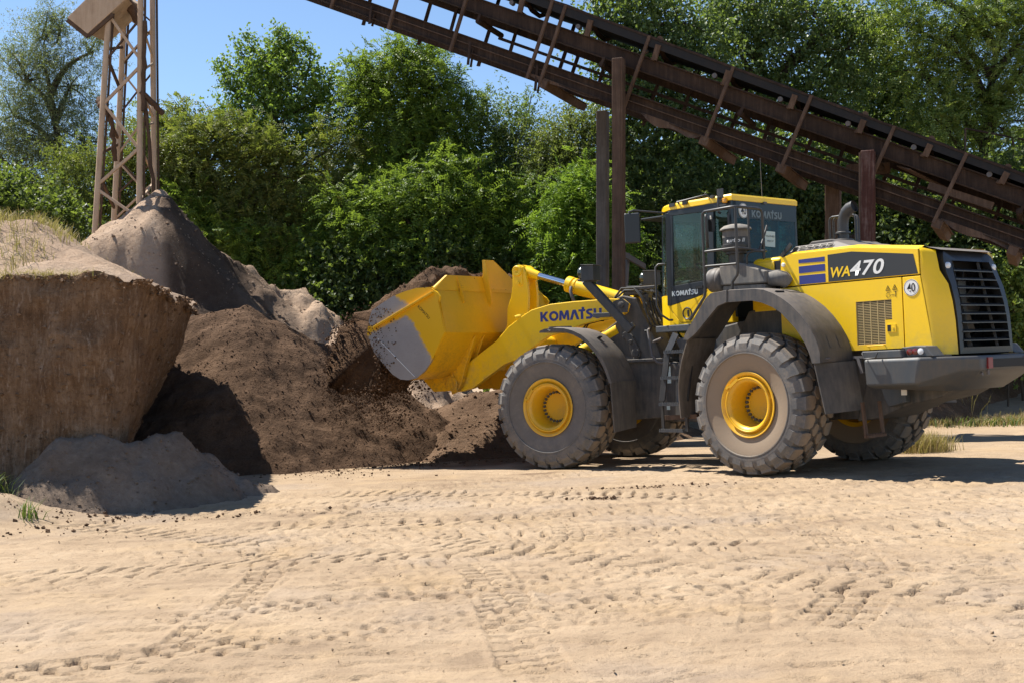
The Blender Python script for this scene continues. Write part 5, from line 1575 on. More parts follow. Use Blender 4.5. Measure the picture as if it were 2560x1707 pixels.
def sand_dark(X, Y):
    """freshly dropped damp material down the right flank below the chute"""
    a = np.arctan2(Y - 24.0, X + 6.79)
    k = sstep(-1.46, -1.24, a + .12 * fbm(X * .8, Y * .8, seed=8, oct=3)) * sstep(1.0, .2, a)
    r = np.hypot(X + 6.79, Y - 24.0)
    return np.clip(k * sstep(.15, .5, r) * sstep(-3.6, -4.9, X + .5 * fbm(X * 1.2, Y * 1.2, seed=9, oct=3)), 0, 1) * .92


def sand_material():
    t = NT('sand_heap'); v = t.coord()
    a = t.n('ShaderNodeAttribute', attribute_name='damp')
    n1 = t.noise(v, 1.0, 6, .6); n2 = t.noise(v, 9, 5, .68); n3 = t.noise(v, 55, 4, .75)
    k = t.math('ADD', t.math('MULTIPLY', n1, .45), t.math('ADD', t.math('MULTIPLY', n2, .3), t.math('MULTIPLY', n3, .25)))
    dry = t.ramp(k, [(.36, (.30, .205, .138)), (.5, (.40, .287, .203)), (.64, (.48, .36, .265))])
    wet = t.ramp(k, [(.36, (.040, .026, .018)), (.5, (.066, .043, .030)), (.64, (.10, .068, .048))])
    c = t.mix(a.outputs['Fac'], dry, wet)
    h = t.math('ADD', n2, t.math('MULTIPLY', n3, .45))
    t.bsdf(c, .95, 0, t.bump(h, .9, .07), spec=.12)
    return t.m


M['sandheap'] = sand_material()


def soil_h(X, Y):
    segs = [(-5.7, 22.0, 2.3), (-4.69, 21.7, 2.52), (-4.0, 21.7, 2.22), (-3.19, 21.8, 1.80), (-2.2, 21.7, 1.30), (-1.5, 21.5, .80), (-.8, 21.2, .20), (-.4, 21.1, -.1)]
    H = ridge_field(X, Y, segs, .86)
    H = H + lump(X, Y, .09, 1.1, 51) + .05 * fbm(X * 1.6, Y * 5.0, seed=52, oct=4) + .022 * fbm(X * 6, Y * 8, seed=53, oct=3) + .03 * np.clip(fbm(X * 4, Y * 4, seed=54, oct=3) - .2, 0, 1)
    return H


heap('soil_heap', np.arange(-8, 1.2, .045), np.arange(17.6, 24.6, .045), soil_h, M['soil'], 'dark brown soil heap between the cut bank and the loader bucket', 'soil heap')
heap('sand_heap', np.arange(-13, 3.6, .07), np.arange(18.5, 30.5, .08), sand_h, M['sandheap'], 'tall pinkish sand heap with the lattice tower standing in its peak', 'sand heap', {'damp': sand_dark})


def grey_h(X, Y):
    segs = [(-5.85, 14.2, .05), (-5.2, 14.28, .62), (-4.85, 14.38, .66), (-4.45, 14.7, .52), (-4.1, 15.2, .54), (-3.85, 15.7, .36), (-3.4, 15.6, .06), (-3.1, 15.7, -.08)]
    H = ridge_field(X, Y, segs, .98)
    return H + lump(X, Y, .10, 1.4, 61) + .03 * fbm(X * 5, Y * 5, seed=62, oct=4) - .05 * np.exp(-(((X + 4.7) / .4) ** 2 + ((Y - 13.9) / .08) ** 2))


heap('grey_sand_heap', np.arange(-8, -2.6, .04), np.arange(13.0, 17.6, .04), grey_h, M['gravel'], 'low grey sand heap in the shade at the foot of the cut bank', 'sand heap')


def berm_h(X, Y):
    segs = [(-2.2, 21.6, .2), (-.6, 22.3, .95), (.6, 22.6, 1.15), (1.6, 23.3, .85), (3.0, 25.0, .55)]
    H = ridge_field(X, Y, segs, .52)
    return H + lump(X, Y, .10, .9, 71) + .05 * fbm(X * 2.5, Y * 2.5, seed=72, oct=4)


heap('soil_bank', np.arange(-3.6, 6, .07), np.arange(19, 27, .07), berm_h, M['berm'], 'brown soil bank behind the front wheel with long thin shadows on it', 'soil bank')


def mound_h(X, Y):
    segs = [(8.6, 25.2, 1.15), (9.2, 26.4, 1.45), (10.8, 27.0, 1.30), (14, 27.5, 1.4)]
    H = ridge_field(X, Y, segs, .8)
    return H + lump(X, Y, .10, 1.1, 81) + .04 * fbm(X * 3, Y * 3, seed=82, oct=3)


heap('earth_mound', np.arange(7, 15, .07), np.arange(23.5, 29, .08), mound_h, M['berm'], 'brown earth mound with dry weeds beyond the rear of the loader', 'earth mound')


def bank_material():
    t = NT('cut_bank'); v = t.coord(); vs = t.coord(scale=(3.2, 3.2, .8)); vl = t.coord(scale=(.4, .4, 3.0))
    n1 = t.noise(v, .8, 5, .6); n2 = t.noise(vs, 2.2, 6, .7); n3 = t.noise(v, 45, 4, .75); n4 = t.noise(vl, 1.2, 4, .6); n6 = t.noise(vs, 5.5, 3, .6)
    k = t.math('ADD', t.math('MULTIPLY', n1, .3), t.math('ADD', t.math('MULTIPLY', n2, .45), t.math('MULTIPLY', n4, .25)))
    c = t.ramp(k, [(.34, (.085, .047, .026)), (.45, (.165, .098, .056)), (.55, (.225, .143, .087)), (.68, (.29, .205, .14))])
    pale = t.ramp(n6, [(.60, 0.0), (.70, 1.0)])
    c = t.mix(t.math('MULTIPLY', pale, .6), c, (.36, .27, .20))
    vq = t.coord(scale=(11, 11, 1.1)); n8 = t.noise(vq, 2.0, 5, .7)
    c = t.mix(t.math('MULTIPLY', t.ramp(n8, [(.36, 1.0), (.48, 0.0)]), .55), c, (.10, .058, .033))
    c = t.mix(t.math('MULTIPLY', t.ramp(n8, [(.56, 0.0), (.66, 1.0)]), .45), c, (.36, .265, .19))
    n7 = t.noise(v, 22, 4, .75)
    c = t.mix(t.math('MULTIPLY', t.ramp(n7, [(.36, 1.0), (.47, 0.0)]), .55), c, (.085, .05, .03))
    c = t.mix(t.math('MULTIPLY', t.ramp(n7, [(.58, 0.0), (.68, 1.0)]), .45), c, (.33, .25, .185))
    c = t.mix(t.math('MULTIPLY', t.ramp(n3, [(.3, 1.0), (.45, 0.0)]), .4), c, (.10, .06, .035))
    h = t.math('ADD', t.math('MULTIPLY', n2, 1.2), t.math('ADD', t.math('MULTIPLY', n7, .7), t.math('MULTIPLY', n8, .9)))
    t.bsdf(c, .95, 0, t.bump(h, .7, .06), spec=.1)
    return t.m


M['bank'] = bank_material()
# plan of the cut bank: rim and foot, from the left, round the corner, then back along the end face
rim = np.array([(-13.5, 14.9), (-9.0, 14.6), (-6.2, 14.55), (-4.75, 14.55), (-4.42, 14.68), (-4.36, 15.1), (-4.55, 16.6), (-4.85, 18.4), (-5.02, 19.7), (-5.35, 20.4), (-6.4, 21.2), (-9, 21.8), (-13.5, 22)])
foot = np.array([(-13.5, 14.7), (-9.0, 14.35), (-6.2, 14.3), (-5.2, 14.45), (-4.92, 14.65), (-4.95, 15.1), (-5.45, 16.6), (-6.1, 18.4), (-6.5, 19.7), (-6.7, 20.4), (-7.2, 21.2), (-9, 21.8), (-13.5, 22)])
def resample(P, step):
    d = np.concatenate([[0], np.cumsum(np.linalg.norm(np.diff(P, axis=0), axis=1))])
    return d


dr = resample(rim, 1); N_ = 420
tt_ = np.linspace(0, dr[-1], N_)
# even out the corner a little
rx = np.interp(tt_, dr, rim[:, 0]); ry = np.interp(tt_, dr, rim[:, 1]); fx = np.interp(tt_, dr, foot[:, 0]); fy = np.interp(tt_, dr, foot[:, 1])
def sm(a, k=9):
    return np.convolve(np.pad(a, k // 2, mode='edge'), np.ones(k) / k, 'valid')
rx, ry, fx, fy = sm(rx), sm(ry), sm(fx), sm(fy)
rz = 2.49 + .07 * fbm(tt_ * .8, tt_ * 0, seed=91, oct=3) + .06 * fbm(tt_ * 5, tt_ * 0, seed=92, oct=4) * .7 - .06 * sstep(-5.2, -4.4, rx)
J = 90
s_ = np.linspace(0, 1, J)
SS, TT = np.meshgrid(s_, np.arange(N_), indexing='ij')
bulge = np.sin(SS * math.pi) * .10
PX = rx[TT] + (fx - rx)[TT] * SS; PY = ry[TT] + (fy - ry)[TT] * SS; PZ = rz[TT] + (-.5 - rz[TT]) * SS
tx = np.gradient(rx); ty_ = np.gradient(ry); ln_ = np.hypot(tx, ty_); nxv, nyv = (ty_ / ln_), (-tx / ln_)
nx_, ny_ = nxv[TT], nyv[TT]
disp = .05 * fbm(tt_[TT] * 2.2, PZ * .9, seed=93, oct=4) + .04 * fbm(tt_[TT] * 6, PZ * 2.2, seed=94, oct=4) + .06 * fbm(tt_[TT] * .8, PZ * 1.2, seed=95, oct=3) + .05 * np.clip(fbm(tt_[TT] * 3.5, PZ * 3.5, seed=97, oct=3) - .25, 0, 1)
disp = disp * sstep(0, .02, SS) + .05 * sstep(.05, .0, SS) * fbm(tt_[TT] * 12, PZ * 8, seed=96, oct=3)
PX = PX + nx_ * disp; PY = PY + ny_ * disp
V = np.stack([PX, PY, PZ], -1).reshape(-1, 3)
a = (np.arange(J - 1)[:, None] * N_ + np.arange(N_ - 1)[None]).ravel()
Fq = np.stack([a, a + N_, a + N_ + 1, a + 1], 1)
bb = np.array([-7.0, 14.5, 0])
bank = link_mesh('earth_bank', np_mesh('earth_bank', V - bb, Fq, True), M['bank'], None, tuple(bb))
tag(bank, 'steep cut earth bank with streaked brown face, dry grass along its rim', 'earth bank')
# top of the bank, inside the rim
xs = np.arange(-13.4, -4.2, .09); ys2 = np.arange(14.3, 22.0, .09)
Xb, Yb = np.meshgrid(xs, ys2)
poly = list(zip(rx, ry))
from mathutils.bvhtree import BVHTree
inside = np.zeros(Xb.shape, bool)
px_, py_ = np.array(rx), np.array(ry)
j_ = np.roll(np.arange(N_), 1)
for i in range(N_):
    q = j_[i]
    c_ = ((py_[i] > Yb) != (py_[q] > Yb))
    with np.errstate(divide='ignore', invalid='ignore'):
        xx = (px_[q] - px_[i]) * (Yb - py_[i]) / (py_[q] - py_[i] + 1e-12) + px_[i]
    inside ^= (c_ & (Xb < xx))
RIMP = np.stack([rx, ry], -1)[::3]
def rim_d(X, Y):
    d = np.full(np.shape(X), 99.0)
    for q in RIMP: d = np.minimum(d, (X - q[0]) ** 2 + (Y - q[1]) ** 2)
    return np.sqrt(d)


def top_h(X, Y):
    return 2.44 + np.minimum(.42 * rim_d(X, Y), .95 - .25 * sstep(-5.6, -6.6, X)) * sstep(22.5, 20.5, Y) + .25 * sstep(-5.4, -6.5, X + .15 * (Y - 16)) * sstep(14.9, 16.6, Y) + .10 * fbm(X * .9, Y * .9, seed=97, oct=4) * sstep(14.5, 15.3, Y) + .03 * fbm(X * 5, Y * 5, seed=98, oct=2)
Zb = top_h(Xb, Yb)
nx = len(xs); ny = len(ys2)
ii, jj = np.meshgrid(np.arange(nx - 1), np.arange(ny - 1))
kp = (inside[:-1, :-1] & inside[1:, :-1] & inside[:-1, 1:] & inside[1:, 1:]).ravel()
a = (jj * nx + ii).ravel()[kp]
# rim apron: joins the ragged grid edge to the rim line
mt = link_mesh('bank_top', np_mesh('bank_top', np.stack([Xb, Yb, Zb], -1).reshape(-1, 3) - bb, np.stack([a, a + 1, a + nx + 1, a + nx], 1), True), M['sandheap'], bank)
ap_in = np.stack([rx - nxv * .22, ry - nyv * .22, top_h(rx - nxv * .22, ry - nyv * .22) + .01], -1); ap_out = np.stack([PX[0], PY[0], PZ[0]], -1)
Va = np.concatenate([ap_out, ap_in]); a = np.arange(N_ - 1)
link_mesh('bank_rim', np_mesh('bank_rim', Va - bb, np.stack([a, a + 1, a + 1 + N_, a + N_], 1), True), M['sandpile'], bank)

# =================================================================== GRASS
def mat_grass(name, a, b, c3):
    return mat_leaf(name, a, b, c3, .25, .2, .6)


M['drygrass'] = mat_grass('dry_grass', (.20, .13, .06), (.36, .25, .11), (.48, .36, .18))
M['greengrass'] = mat_grass('green_grass', (.05, .09, .015), (.09, .14, .03), (.22, .20, .06))
M['weed'] = mat_grass('weed_leaf', (.035, .07, .015), (.06, .11, .02), (.11, .15, .04))


def blades(P, h, w, lean, rng, droop=.35):
    """curved grass blades: 3 quads... as 2 quads + tip tri folded into quads"""
    n = len(P)
    az = rng.uniform(0, 2 * math.pi, n); hh = h * rng.uniform(.5, 1.15, n); le = lean * rng.uniform(.2, 1.3, n)
    dx, dy = np.cos(az), np.sin(az); sx, sy = -dy * w / 2, dx * w / 2
    V = np.zeros((n, 6, 3)); 
    for k, (t, ww) in enumerate(((0, 1.0), (.55, .75), (1.0, .12))):
        cx = P[:, 0] + dx * le * hh * t * t; cy = P[:, 1] + dy * le * hh * t * t; cz = P[:, 2] + hh * (t - droop * le * t * t * .5)
        V[:, 2 * k] = np.stack([cx - sx * ww, cy - sy * ww, cz], -1); V[:, 2 * k + 1] = np.stack([cx + sx * ww, cy + sy * ww, cz], -1)
    b = np.arange(n)[:, None] * 6
    Fq = np.concatenate([b + np.array([[0, 1, 3, 2]]), b + np.array([[2, 3, 5, 4]])], 0)
    hue = np.repeat(rng.random(n), 6)
    return V.reshape(-1, 3), Fq, hue


def grass_patch(name, P, h, w, lean, mat, label=None, cat=None, kind=None, seed=1):
    rng = np.random.default_rng(seed)
    V, Fq, hue = blades(P, h, w, lean, rng)
    b = P.mean(0); b[2] = P[:, 2].min()
    o = link_mesh(name, np_mesh(name, V - b, Fq, False, {'hue': hue}), mat, None, tuple(b))
    return tag(o, label, cat, None, kind)


rng = np.random.default_rng(3)
# dry grass on top of the bank and hanging over the rim at the left
P = np.stack([rng.uniform(-11, -5.3, 6500), rng.uniform(14.65, 19.0, 6500)], -1)
d_ = fbm(P[:, 0] * 1.1, P[:, 1] * 1.1, seed=4, oct=2) + sstep(-4.9, -6.2, P[:, 0]) * 1.1 - .45
P = P[d_ > rng.uniform(0, .5, len(P))]
P = np.concatenate([P, top_h(P[:, 0], P[:, 1])[:, None]], 1)
grass_patch('dry_grass', P, .20, .009, .9, M['drygrass'], 'dry straw coloured grass on top of the cut bank', 'grass', 'stuff', 2)
# rim clods of turf
P = np.stack([rng.uniform(-8, -4.9, 1400), rng.normal(14.62, .05, 1400)], -1); P = np.concatenate([P, np.full((len(P), 1), 2.48)], 1)
grass_patch('rim_grass', P, .15, .008, 1.6, M['drygrass'], 'thin dry grass hanging over the rim of the bank', 'grass', 'stuff', 3)
# green tuft at the left edge of the yard
P = np.stack([rng.normal(-5.72, .10, 120), rng.normal(13.65, .10, 120)], -1); P = np.concatenate([P, ground_h(P[:, 0], P[:, 1])[:, None] + .0], 1)
grass_patch('green_grass_tuft', P, .22, .010, 1.3, M['greengrass'], 'long green grass tuft on the sandy hump below the bank', 'grass tuft', None, 4)
P = np.stack([rng.normal(-4.95, .07, 40), rng.normal(12.75, .06, 40)], -1); P = np.concatenate([P, ground_h(P[:, 0], P[:, 1])[:, None]], 1)
grass_patch('weed_tuft', P, .22, .014, .9, M['weed'], 'small green weed on the sand at the lower left', 'weed', None, 5)
# dry grass behind the rear wheel
P = np.stack([rng.normal(5.95, .20, 1500), rng.normal(18.1, .18, 1500)], -1); P = np.concatenate([P, ground_h(P[:, 0], P[:, 1])[:, None]], 1)
grass_patch('dry_grass_tuft', P, .30, .008, .55, M['drygrass'], 'tall dry grass tuft just behind the rear tyre', 'grass tuft', None, 6)
P = np.concatenate([np.stack([rng.normal(10.0, .8, 1500), rng.normal(24.0, .3, 1500)], -1), np.stack([rng.normal(8.2, .25, 300), rng.normal(24.3, .25, 300)], -1)]); P = np.concatenate([P, ground_h(P[:, 0], P[:, 1])[:, None]], 1)
grass_patch('sparse_grass', P, .17, .010, .9, M['drygrass'], 'sparse dry grass in front of the earth mound', 'grass', 'stuff', 7)
P = np.stack([rng.normal(9.3, .7, 160), rng.normal(23.8, .2, 160)], -1); P = np.concatenate([P, ground_h(P[:, 0], P[:, 1])[:, None]], 1)
grass_patch('green_weeds', P, .18, .03, .9, M['weed'], 'low green weeds among the dry grass at the right', 'weeds', 'stuff', 8)
P = np.stack([rng.normal(8.9, .4, 60), rng.normal(25.2, .4, 60)], -1); P = np.concatenate([P, mound_h(P[:, 0], P[:, 1])[:, None] - .03], 1)
grass_patch('dead_stalk_tuft', P, .6, .010, .9, M['drygrass'], 'pale dead stalks on the earth mound', 'dry stalks', 'stuff', 9)
P = np.stack([rng.normal(4.95, .25, 160), rng.normal(20.6, .2, 160)], -1); P = np.concatenate([P, ground_h(P[:, 0], P[:, 1])[:, None]], 1)
grass_patch('green_grass_tuft', P, .25, .012, .8, M['greengrass'], 'small green tuft seen between the two rear tyres', 'grass tuft', None, 10)

# loose clods
def clod_cloud(name, P, r, mat, rng, label, cat, kind='stuff', squash=.8, parent=None):
    """low irregular lumps (octahedra, pushed out of shape)"""
    base = np.array([(1, 0, 0), (-1, 0, 0), (0, 1, 0), (0, -1, 0), (0, 0, 1), (0, 0, -1)], float)
    fc = np.array([(0, 2, 4), (2, 1, 4), (1, 3, 4), (3, 0, 4), (2, 0, 5), (1, 2, 5), (3, 1, 5), (0, 3, 5)])
    n = len(P)
    ax = rng.normal(size=(n, 3, 3)); q, _ = np.linalg.qr(ax)
    sc = rng.uniform(.6, 1.4, (n, 6, 1))
    V = np.einsum('nij,kj->nki', q, base) * sc * r[:, None, None]
    V[:, :, 2] *= squash
    V = V + P[:, None, :]
    Fq = (np.arange(n)[:, None, None] * 6 + fc[None]).reshape(-1, 3)
    o_ = P.mean(0)
    o = link_mesh(name, np_mesh(name, V.reshape(-1, 3) - o_, Fq, False), mat, parent, tuple(o_))
    return tag(o, label, cat, None, kind)


P = np.stack([rng.uniform(-6, 7, 3600), 4.6 + 15 * rng.random(3600) ** 1.4], -1)
r_ = .003 + .010 * rng.random(len(P)) ** 6
P = np.concatenate([P, ground_h(P[:, 0], P[:, 1])[:, None] + r_[:, None] * .3], 1)
clod_cloud('loose_clods', P, r_, M['ground'], rng, 'small clods scattered on the sand', 'clods')
P = []
for (cx, cy, sx, sy, n) in ((1.6, 14.4, .55, .10, 130), (.95, 13.4, .16, .05, 60), (-1.4, 19.6, 1.4, .25, 420), (-3.4, 18.9, 1.0, .3, 300), (-4.4, 13.2, .9, .25, 220), (-5.3, 12.2, .7, .3, 120), (-2.4, 18.2, .8, .5, 120)):
    P.append(np.stack([rng.normal(cx, sx, n), rng.normal(cy, sy, n)], -1))
P = np.concatenate(P); r_ = .006 + .024 * rng.random(len(P)) ** 4
P = np.concatenate([P, ground_h(P[:, 0], P[:, 1])[:, None] + r_[:, None] * .3], 1)
clod_cloud('dropped_soil', P, r_, M['clod'], rng, 'dark soil crumbs dropped on the yard', 'soil crumbs')

for nm, hf, (xa, xb, ya, yb), n_, mt_, lb_, rmax in (
        ('heap_crumbs', soil_h, (-5.4, .4, 18.6, 22.0), 4500, 'soil', 'crumbs lying on the dark soil heap', .014),
        ('heap_lumps', sand_h, (-8.8, -1.5, 20.4, 25.6), 3000, 'sandpile', 'lumps lying on the sand heap', .032),
        ('heap_grains', grey_h, (-5.8, -3.0, 13.1, 16.2), 2000, 'gravel', 'grains lying on the grey sand heap', .02),
        ('bank_crumbs', berm_h, (-1.6, 3.0, 20.0, 23.0), 1500, 'berm', 'crumbs lying on the brown soil bank', .04)):
    P = np.stack([rng.uniform(xa, xb, n_), rng.uniform(ya, yb, n_)], -1)
    z_ = hf(P[:, 0], P[:, 1]); kp_ = z_ > ground_h(P[:, 0], P[:, 1])
    r_ = .008 + rmax * rng.random(n_) ** 5
    P = np.concatenate([P, (z_ + r_ * .2)[:, None]], 1)[kp_]
    clod_cloud(nm, P, r_[kp_], M[mt_], rng, lb_, 'soil crumbs')

# crumbling rim and lumps standing out of the cut face
ii_ = rng.integers(int(N_ * .22), int(N_ * .72), 1500)
P = np.stack([PX[0][ii_], PY[0][ii_], PZ[0][ii_]], -1) + rng.normal(0, 1, (1500, 3)) * np.array((.04, .04, .015)) - np.array((.02, 0, .045))
r_ = .008 + .040 * rng.random(1500) ** 4
clod_cloud('rim_clods', P, r_, M['bank'], rng, 'crumbling clods along the rim of the cut bank', 'clods')
ii_ = rng.integers(int(N_ * .2), int(N_ * .72), 2600); jj_ = rng.integers(2, int(J * .85), 2600)
P = np.stack([PX[jj_, ii_], PY[jj_, ii_], PZ[jj_, ii_]], -1)
r_ = .008 + .035 * rng.random(2600) ** 4
clod_cloud('bank_lumps', P, r_, M['bank'], rng, 'small lumps and stones in the face of the cut bank', 'lumps')

# =================================================================== SOIL IN THE BUCKET
WX = loader.matrix_world @ XF        # front frame -> world
def unit_(v): return v / (np.linalg.norm(v, axis=-1, keepdims=True) + 1e-9)


# heap: cross sections along the bucket, in the front frame
NS, NR = 90, 130
vs_ = np.linspace(-1.50, 1.52, NS)
NEARO = np.array([(1.95, 2.60), (2.05, 2.86), (2.25, 2.93), (2.45, 2.87), (2.75, 2.70), (3.10, 2.50), (3.45, 2.36), (3.68, 2.24), (3.88, 2.05), (3.99, 1.82), (4.00, 1.58), (3.90, 1.36), (3.68, 1.20), (3.40, 1.14), (3.14, 1.24), (2.98, 1.44), (3.00, 1.72), (2.8, 1.68), (2.5, 1.5), (2.2, 1.6), (2.0, 2.0)])
FARO = np.array([(1.95, 2.60), (2.05, 2.86), (2.25, 2.93), (2.45, 2.87), (2.70, 2.75), (2.95, 2.60), (3.15, 2.48), (3.32, 2.36), (3.45, 2.24), (3.55, 2.08), (3.58, 1.92), (3.54, 1.76), (3.45, 1.64), (3.34, 1.58), (3.22, 1.62), (3.12, 1.72), (3.02, 1.80), (2.8, 1.68), (2.5, 1.5), (2.2, 1.6), (2.0, 2.0)])


def soil_outline(v):
    w = float(sstep(-.5, .9, np.array(v)))
    o_ = FARO * (1 - w) + NEARO * w
    od = np.concatenate([o_, o_[:1]]); dd2 = np.concatenate([[0], np.cumsum(np.linalg.norm(np.diff(od, axis=0), axis=1))])
    tq = np.linspace(0, dd2[-1], NR, endpoint=False)
    return np.interp(tq, dd2, od[:, 0]), np.interp(tq, dd2, od[:, 1])


Vh = np.zeros((NS, NR, 3)); cu_, cz_ = 2.7, 2.1
for i, v in enumerate(vs_):
    e_ = abs(v) / 1.52
    k = 1.0 - .0 * e_
    dome = .10 * (1 - e_ ** 2)                      # higher in the middle
    uu, zz = soil_outline(v)
    topm = zz > 2.45
    zz = np.where(topm, zz + dome - .13 * sstep(.75, 1.0, e_) * sstep(2.6, 2.9, zz), zz)
    nz = .09 * fbm(uu * 2.3 + 5, v * 2.3 + zz * 0, zz * 2.3, seed=101, oct=4) + .05 * fbm(uu * 7, np.full_like(uu, v * 7), zz * 7, seed=102, oct=3) + .035 * fbm(uu * 14, np.full_like(uu, v * 14), zz * 9, seed=103, oct=3) * sstep(2.9, 3.3, uu)
    frontm = sstep(2.9, 3.2, uu) * .6
    ang = np.arctan2(zz - cz_, uu - cu_)
    keep = np.where((uu > 2.95) | (zz > 2.55), 1.0, 0.1)
    uu = uu + np.cos(ang) * nz * keep * (1 + frontm); zz = zz + np.sin(ang) * nz * keep * (1 + frontm)
    Vh[i, :, 0] = uu; Vh[i, :, 1] = v - .04 * (v > 1.45) * 0; Vh[i, :, 2] = zz
V = Vh.reshape(-1, 3)
a, b = np.meshgrid(np.arange(NS - 1), np.arange(NR), indexing='ij'); b2_ = (b + 1) % NR
Fq = np.stack([a * NR + b, (a + 1) * NR + b, (a + 1) * NR + b2_, a * NR + b2_], -1).reshape(-1, 4)
# end caps as fans of quads (degenerate-free): centre ring
c0 = len(V); V = np.concatenate([V, [[2.75, -1.50, 2.15], [2.75, 1.50, 2.15]]])
capf = []
for k in range(0, NR, 2):
    k1, k2 = (k + 1) % NR, (k + 2) % NR
    capf.append((c0, k, k1, k2)); o_ = (NS - 1) * NR
    capf.append((c0 + 1, o_ + k2, o_ + k1, o_ + k))
Fq = np.concatenate([Fq, np.array(capf)])
Wm = np.array(WX)
Vw = V @ Wm[:3, :3].T + Wm[:3, 3]
bc = Vw.mean(0)
sl = link_mesh('soil_load', np_mesh('soil_load', Vw - bc, Fq, True), M['soil'], None, tuple(bc))
tag(sl, 'heaped dark brown soil spilling over the front of the loader bucket', 'soil')
# spilling and falling soil
rng = np.random.default_rng(17)
n = 22000
v_ = 1.60 - 3.0 * rng.random(n) ** 1.7
iS = np.clip(((v_ + 1.5) / 3.02 * (NS - 1)).astype(int), 0, NS - 1); iR = rng.integers(0, NR, n)
P = Vh[iS, iR].copy(); P[:, 1] = v_
ok = (P[:, 0] > 2.98) & (P[:, 2] < 2.35)
P = P[ok]; n = len(P); iR = iR[ok]
dr_ = unit_(P[:, [0, 2]] - np.array((3.3, 1.9)))
off = rng.exponential(.055, n)
P[:, 0] += dr_[:, 0] * off + rng.normal(0, .02, n); P[:, 2] += dr_[:, 1] * off + rng.normal(0, .02, n)
fall = rng.exponential(.27, n) * (rng.random(n) < .6) * sstep(-.8, .8, P[:, 1])
P[:, 2] -= fall; P[:, 0] -= fall * .25
P[:, 1] += rng.normal(0, .03, n) * (1 + fall * 2)
ok = P[:, 2] > .35
# a skin of crumbs over the heap
m_ = 5200
iS = rng.integers(0, NS, m_); iR = rng.integers(0, NR, m_)
Q = Vh[iS, iR]; okq = (Q[:, 0] > 2.95) | (Q[:, 2] > 2.55)
Q = Q[okq] + rng.normal(0, .025, (okq.sum(), 3))
# crumbs stuck on the side plate
m2 = 420
R2 = np.stack([rng.uniform(2.55, 3.2, m2) , np.full(m2, BV + .008), rng.uniform(1.5, 2.45, m2)], -1)
kk = np.array([pt_in(side, a_, b_) for a_, b_ in R2[:, [0, 2]]]) & (rng.random(m2) < sstep(2.5, 3.1, R2[:, 0]))
P = np.concatenate([P[ok], Q, R2[kk]])
rr = .006 + .020 * rng.random(len(P)) ** 4
rr[-kk.sum():] = .006 + .012 * rng.random(kk.sum()) ** 2
Pw = P @ Wm[:3, :3].T + Wm[:3, 3]
clod_cloud('falling_soil', Pw, rr, M['clod'], rng, 'dark soil crumbs falling from the bucket onto the heap', 'falling soil', squash=1.0)
# =================================================================== LATTICE TOWER
TK = 24.0 / 22.0      # everything of the tower was surveyed at 22 m, it stands at 24 m
tower = empty('lattice_tower', (-7.0 * TK, 22.5 * TK, 1.42 + (3.6 - 1.42) * TK))
tower.scale = (TK, TK, TK)
tag(tower, 'sandy brown steel lattice tower standing in the peak of the sand heap', 'tower')
def rel(p, o): return (p[0] - o[0], p[1] - o[1], p[2] - o[2])
TO = (-7.0, 22.5, 3.6)
legs = {'a': ((-7.44, 22.0, 3.2), (-7.10, 22.0, 8.6)), 'b': ((-6.615, 22.0, 3.4), (-6.585, 22.0, 8.6)), 'c': ((-7.43, 23.0, 3.2), (-7.16, 23.0, 8.6)), 'd': ((-6.625, 23.0, 3.4), (-6.67, 23.0, 8.6))}
for k, (p0, p1) in legs.items():
    m_ = MB(); m_.tube([rel(p0, TO), rel(p1, TO)], .052, 14); m_.build('leg', M['tower'], tower, smooth=60)
    m_ = MB(); q0 = (p0[0] + .075, p0[1] + .03, p0[2]); q1 = (p1[0] + .07, p1[1] + .03, p1[2]); m_.bar(rel(q0, TO), rel(q1, TO), .045, .03); m_.build('leg_flat', M['crust'], tower)


def on(k, z):
    p0, p1 = legs[k]; t = (z - p0[2]) / (p1[2] - p0[2]); return tuple(p0[i] + (p1[i] - p0[i]) * t for i in range(3))


def brace(a, za, b, zb, mat='tower', w=.05, h=.05):
    m_ = MB(); m_.bar(rel(on(a, za), TO), rel(on(b, zb), TO), w, h, (0, 1, 0)); m_.build('brace', M[mat], tower, bevel=.004)


for za, zb in ((7.72, 6.92), (6.12, 6.80), (6.15, 5.32), (4.70, 5.36), (4.62, 4.1)):
    brace('a', za, 'b', zb)
for za, zb in ((8.0, 7.6), (7.1, 7.75), (6.95, 6.2), (5.4, 6.3), (5.3, 4.55), (4.2, 4.9)):
    brace('c', za, 'd', zb, w=.035, h=.035)
for za, zb in ((7.1, 7.4), (7.0, 6.6), (6.1, 5.7), (5.25, 5.6), (4.9, 4.4)):
    brace('a', za, 'c', zb, 'crust', .045, .05)
for za, zb in ((7.6, 7.2), (6.7, 7.1), (6.4, 6.1), (5.7, 6.0), (5.4, 5.0), (4.4, 4.9)):
    brace('b', za, 'd', zb, w=.035, h=.035)
for za, zb in ((8.3, 7.85), (7.05, 7.75), (6.15, 6.95), (5.35, 4.6), (4.65, 5.3)):
    brace('c', za, 'd', zb, 'crust', .03, .03)
for za, zb in ((8.4, 7.75), (6.9, 7.65)):
    brace('a', za, 'b', zb, 'crust', .035, .035)
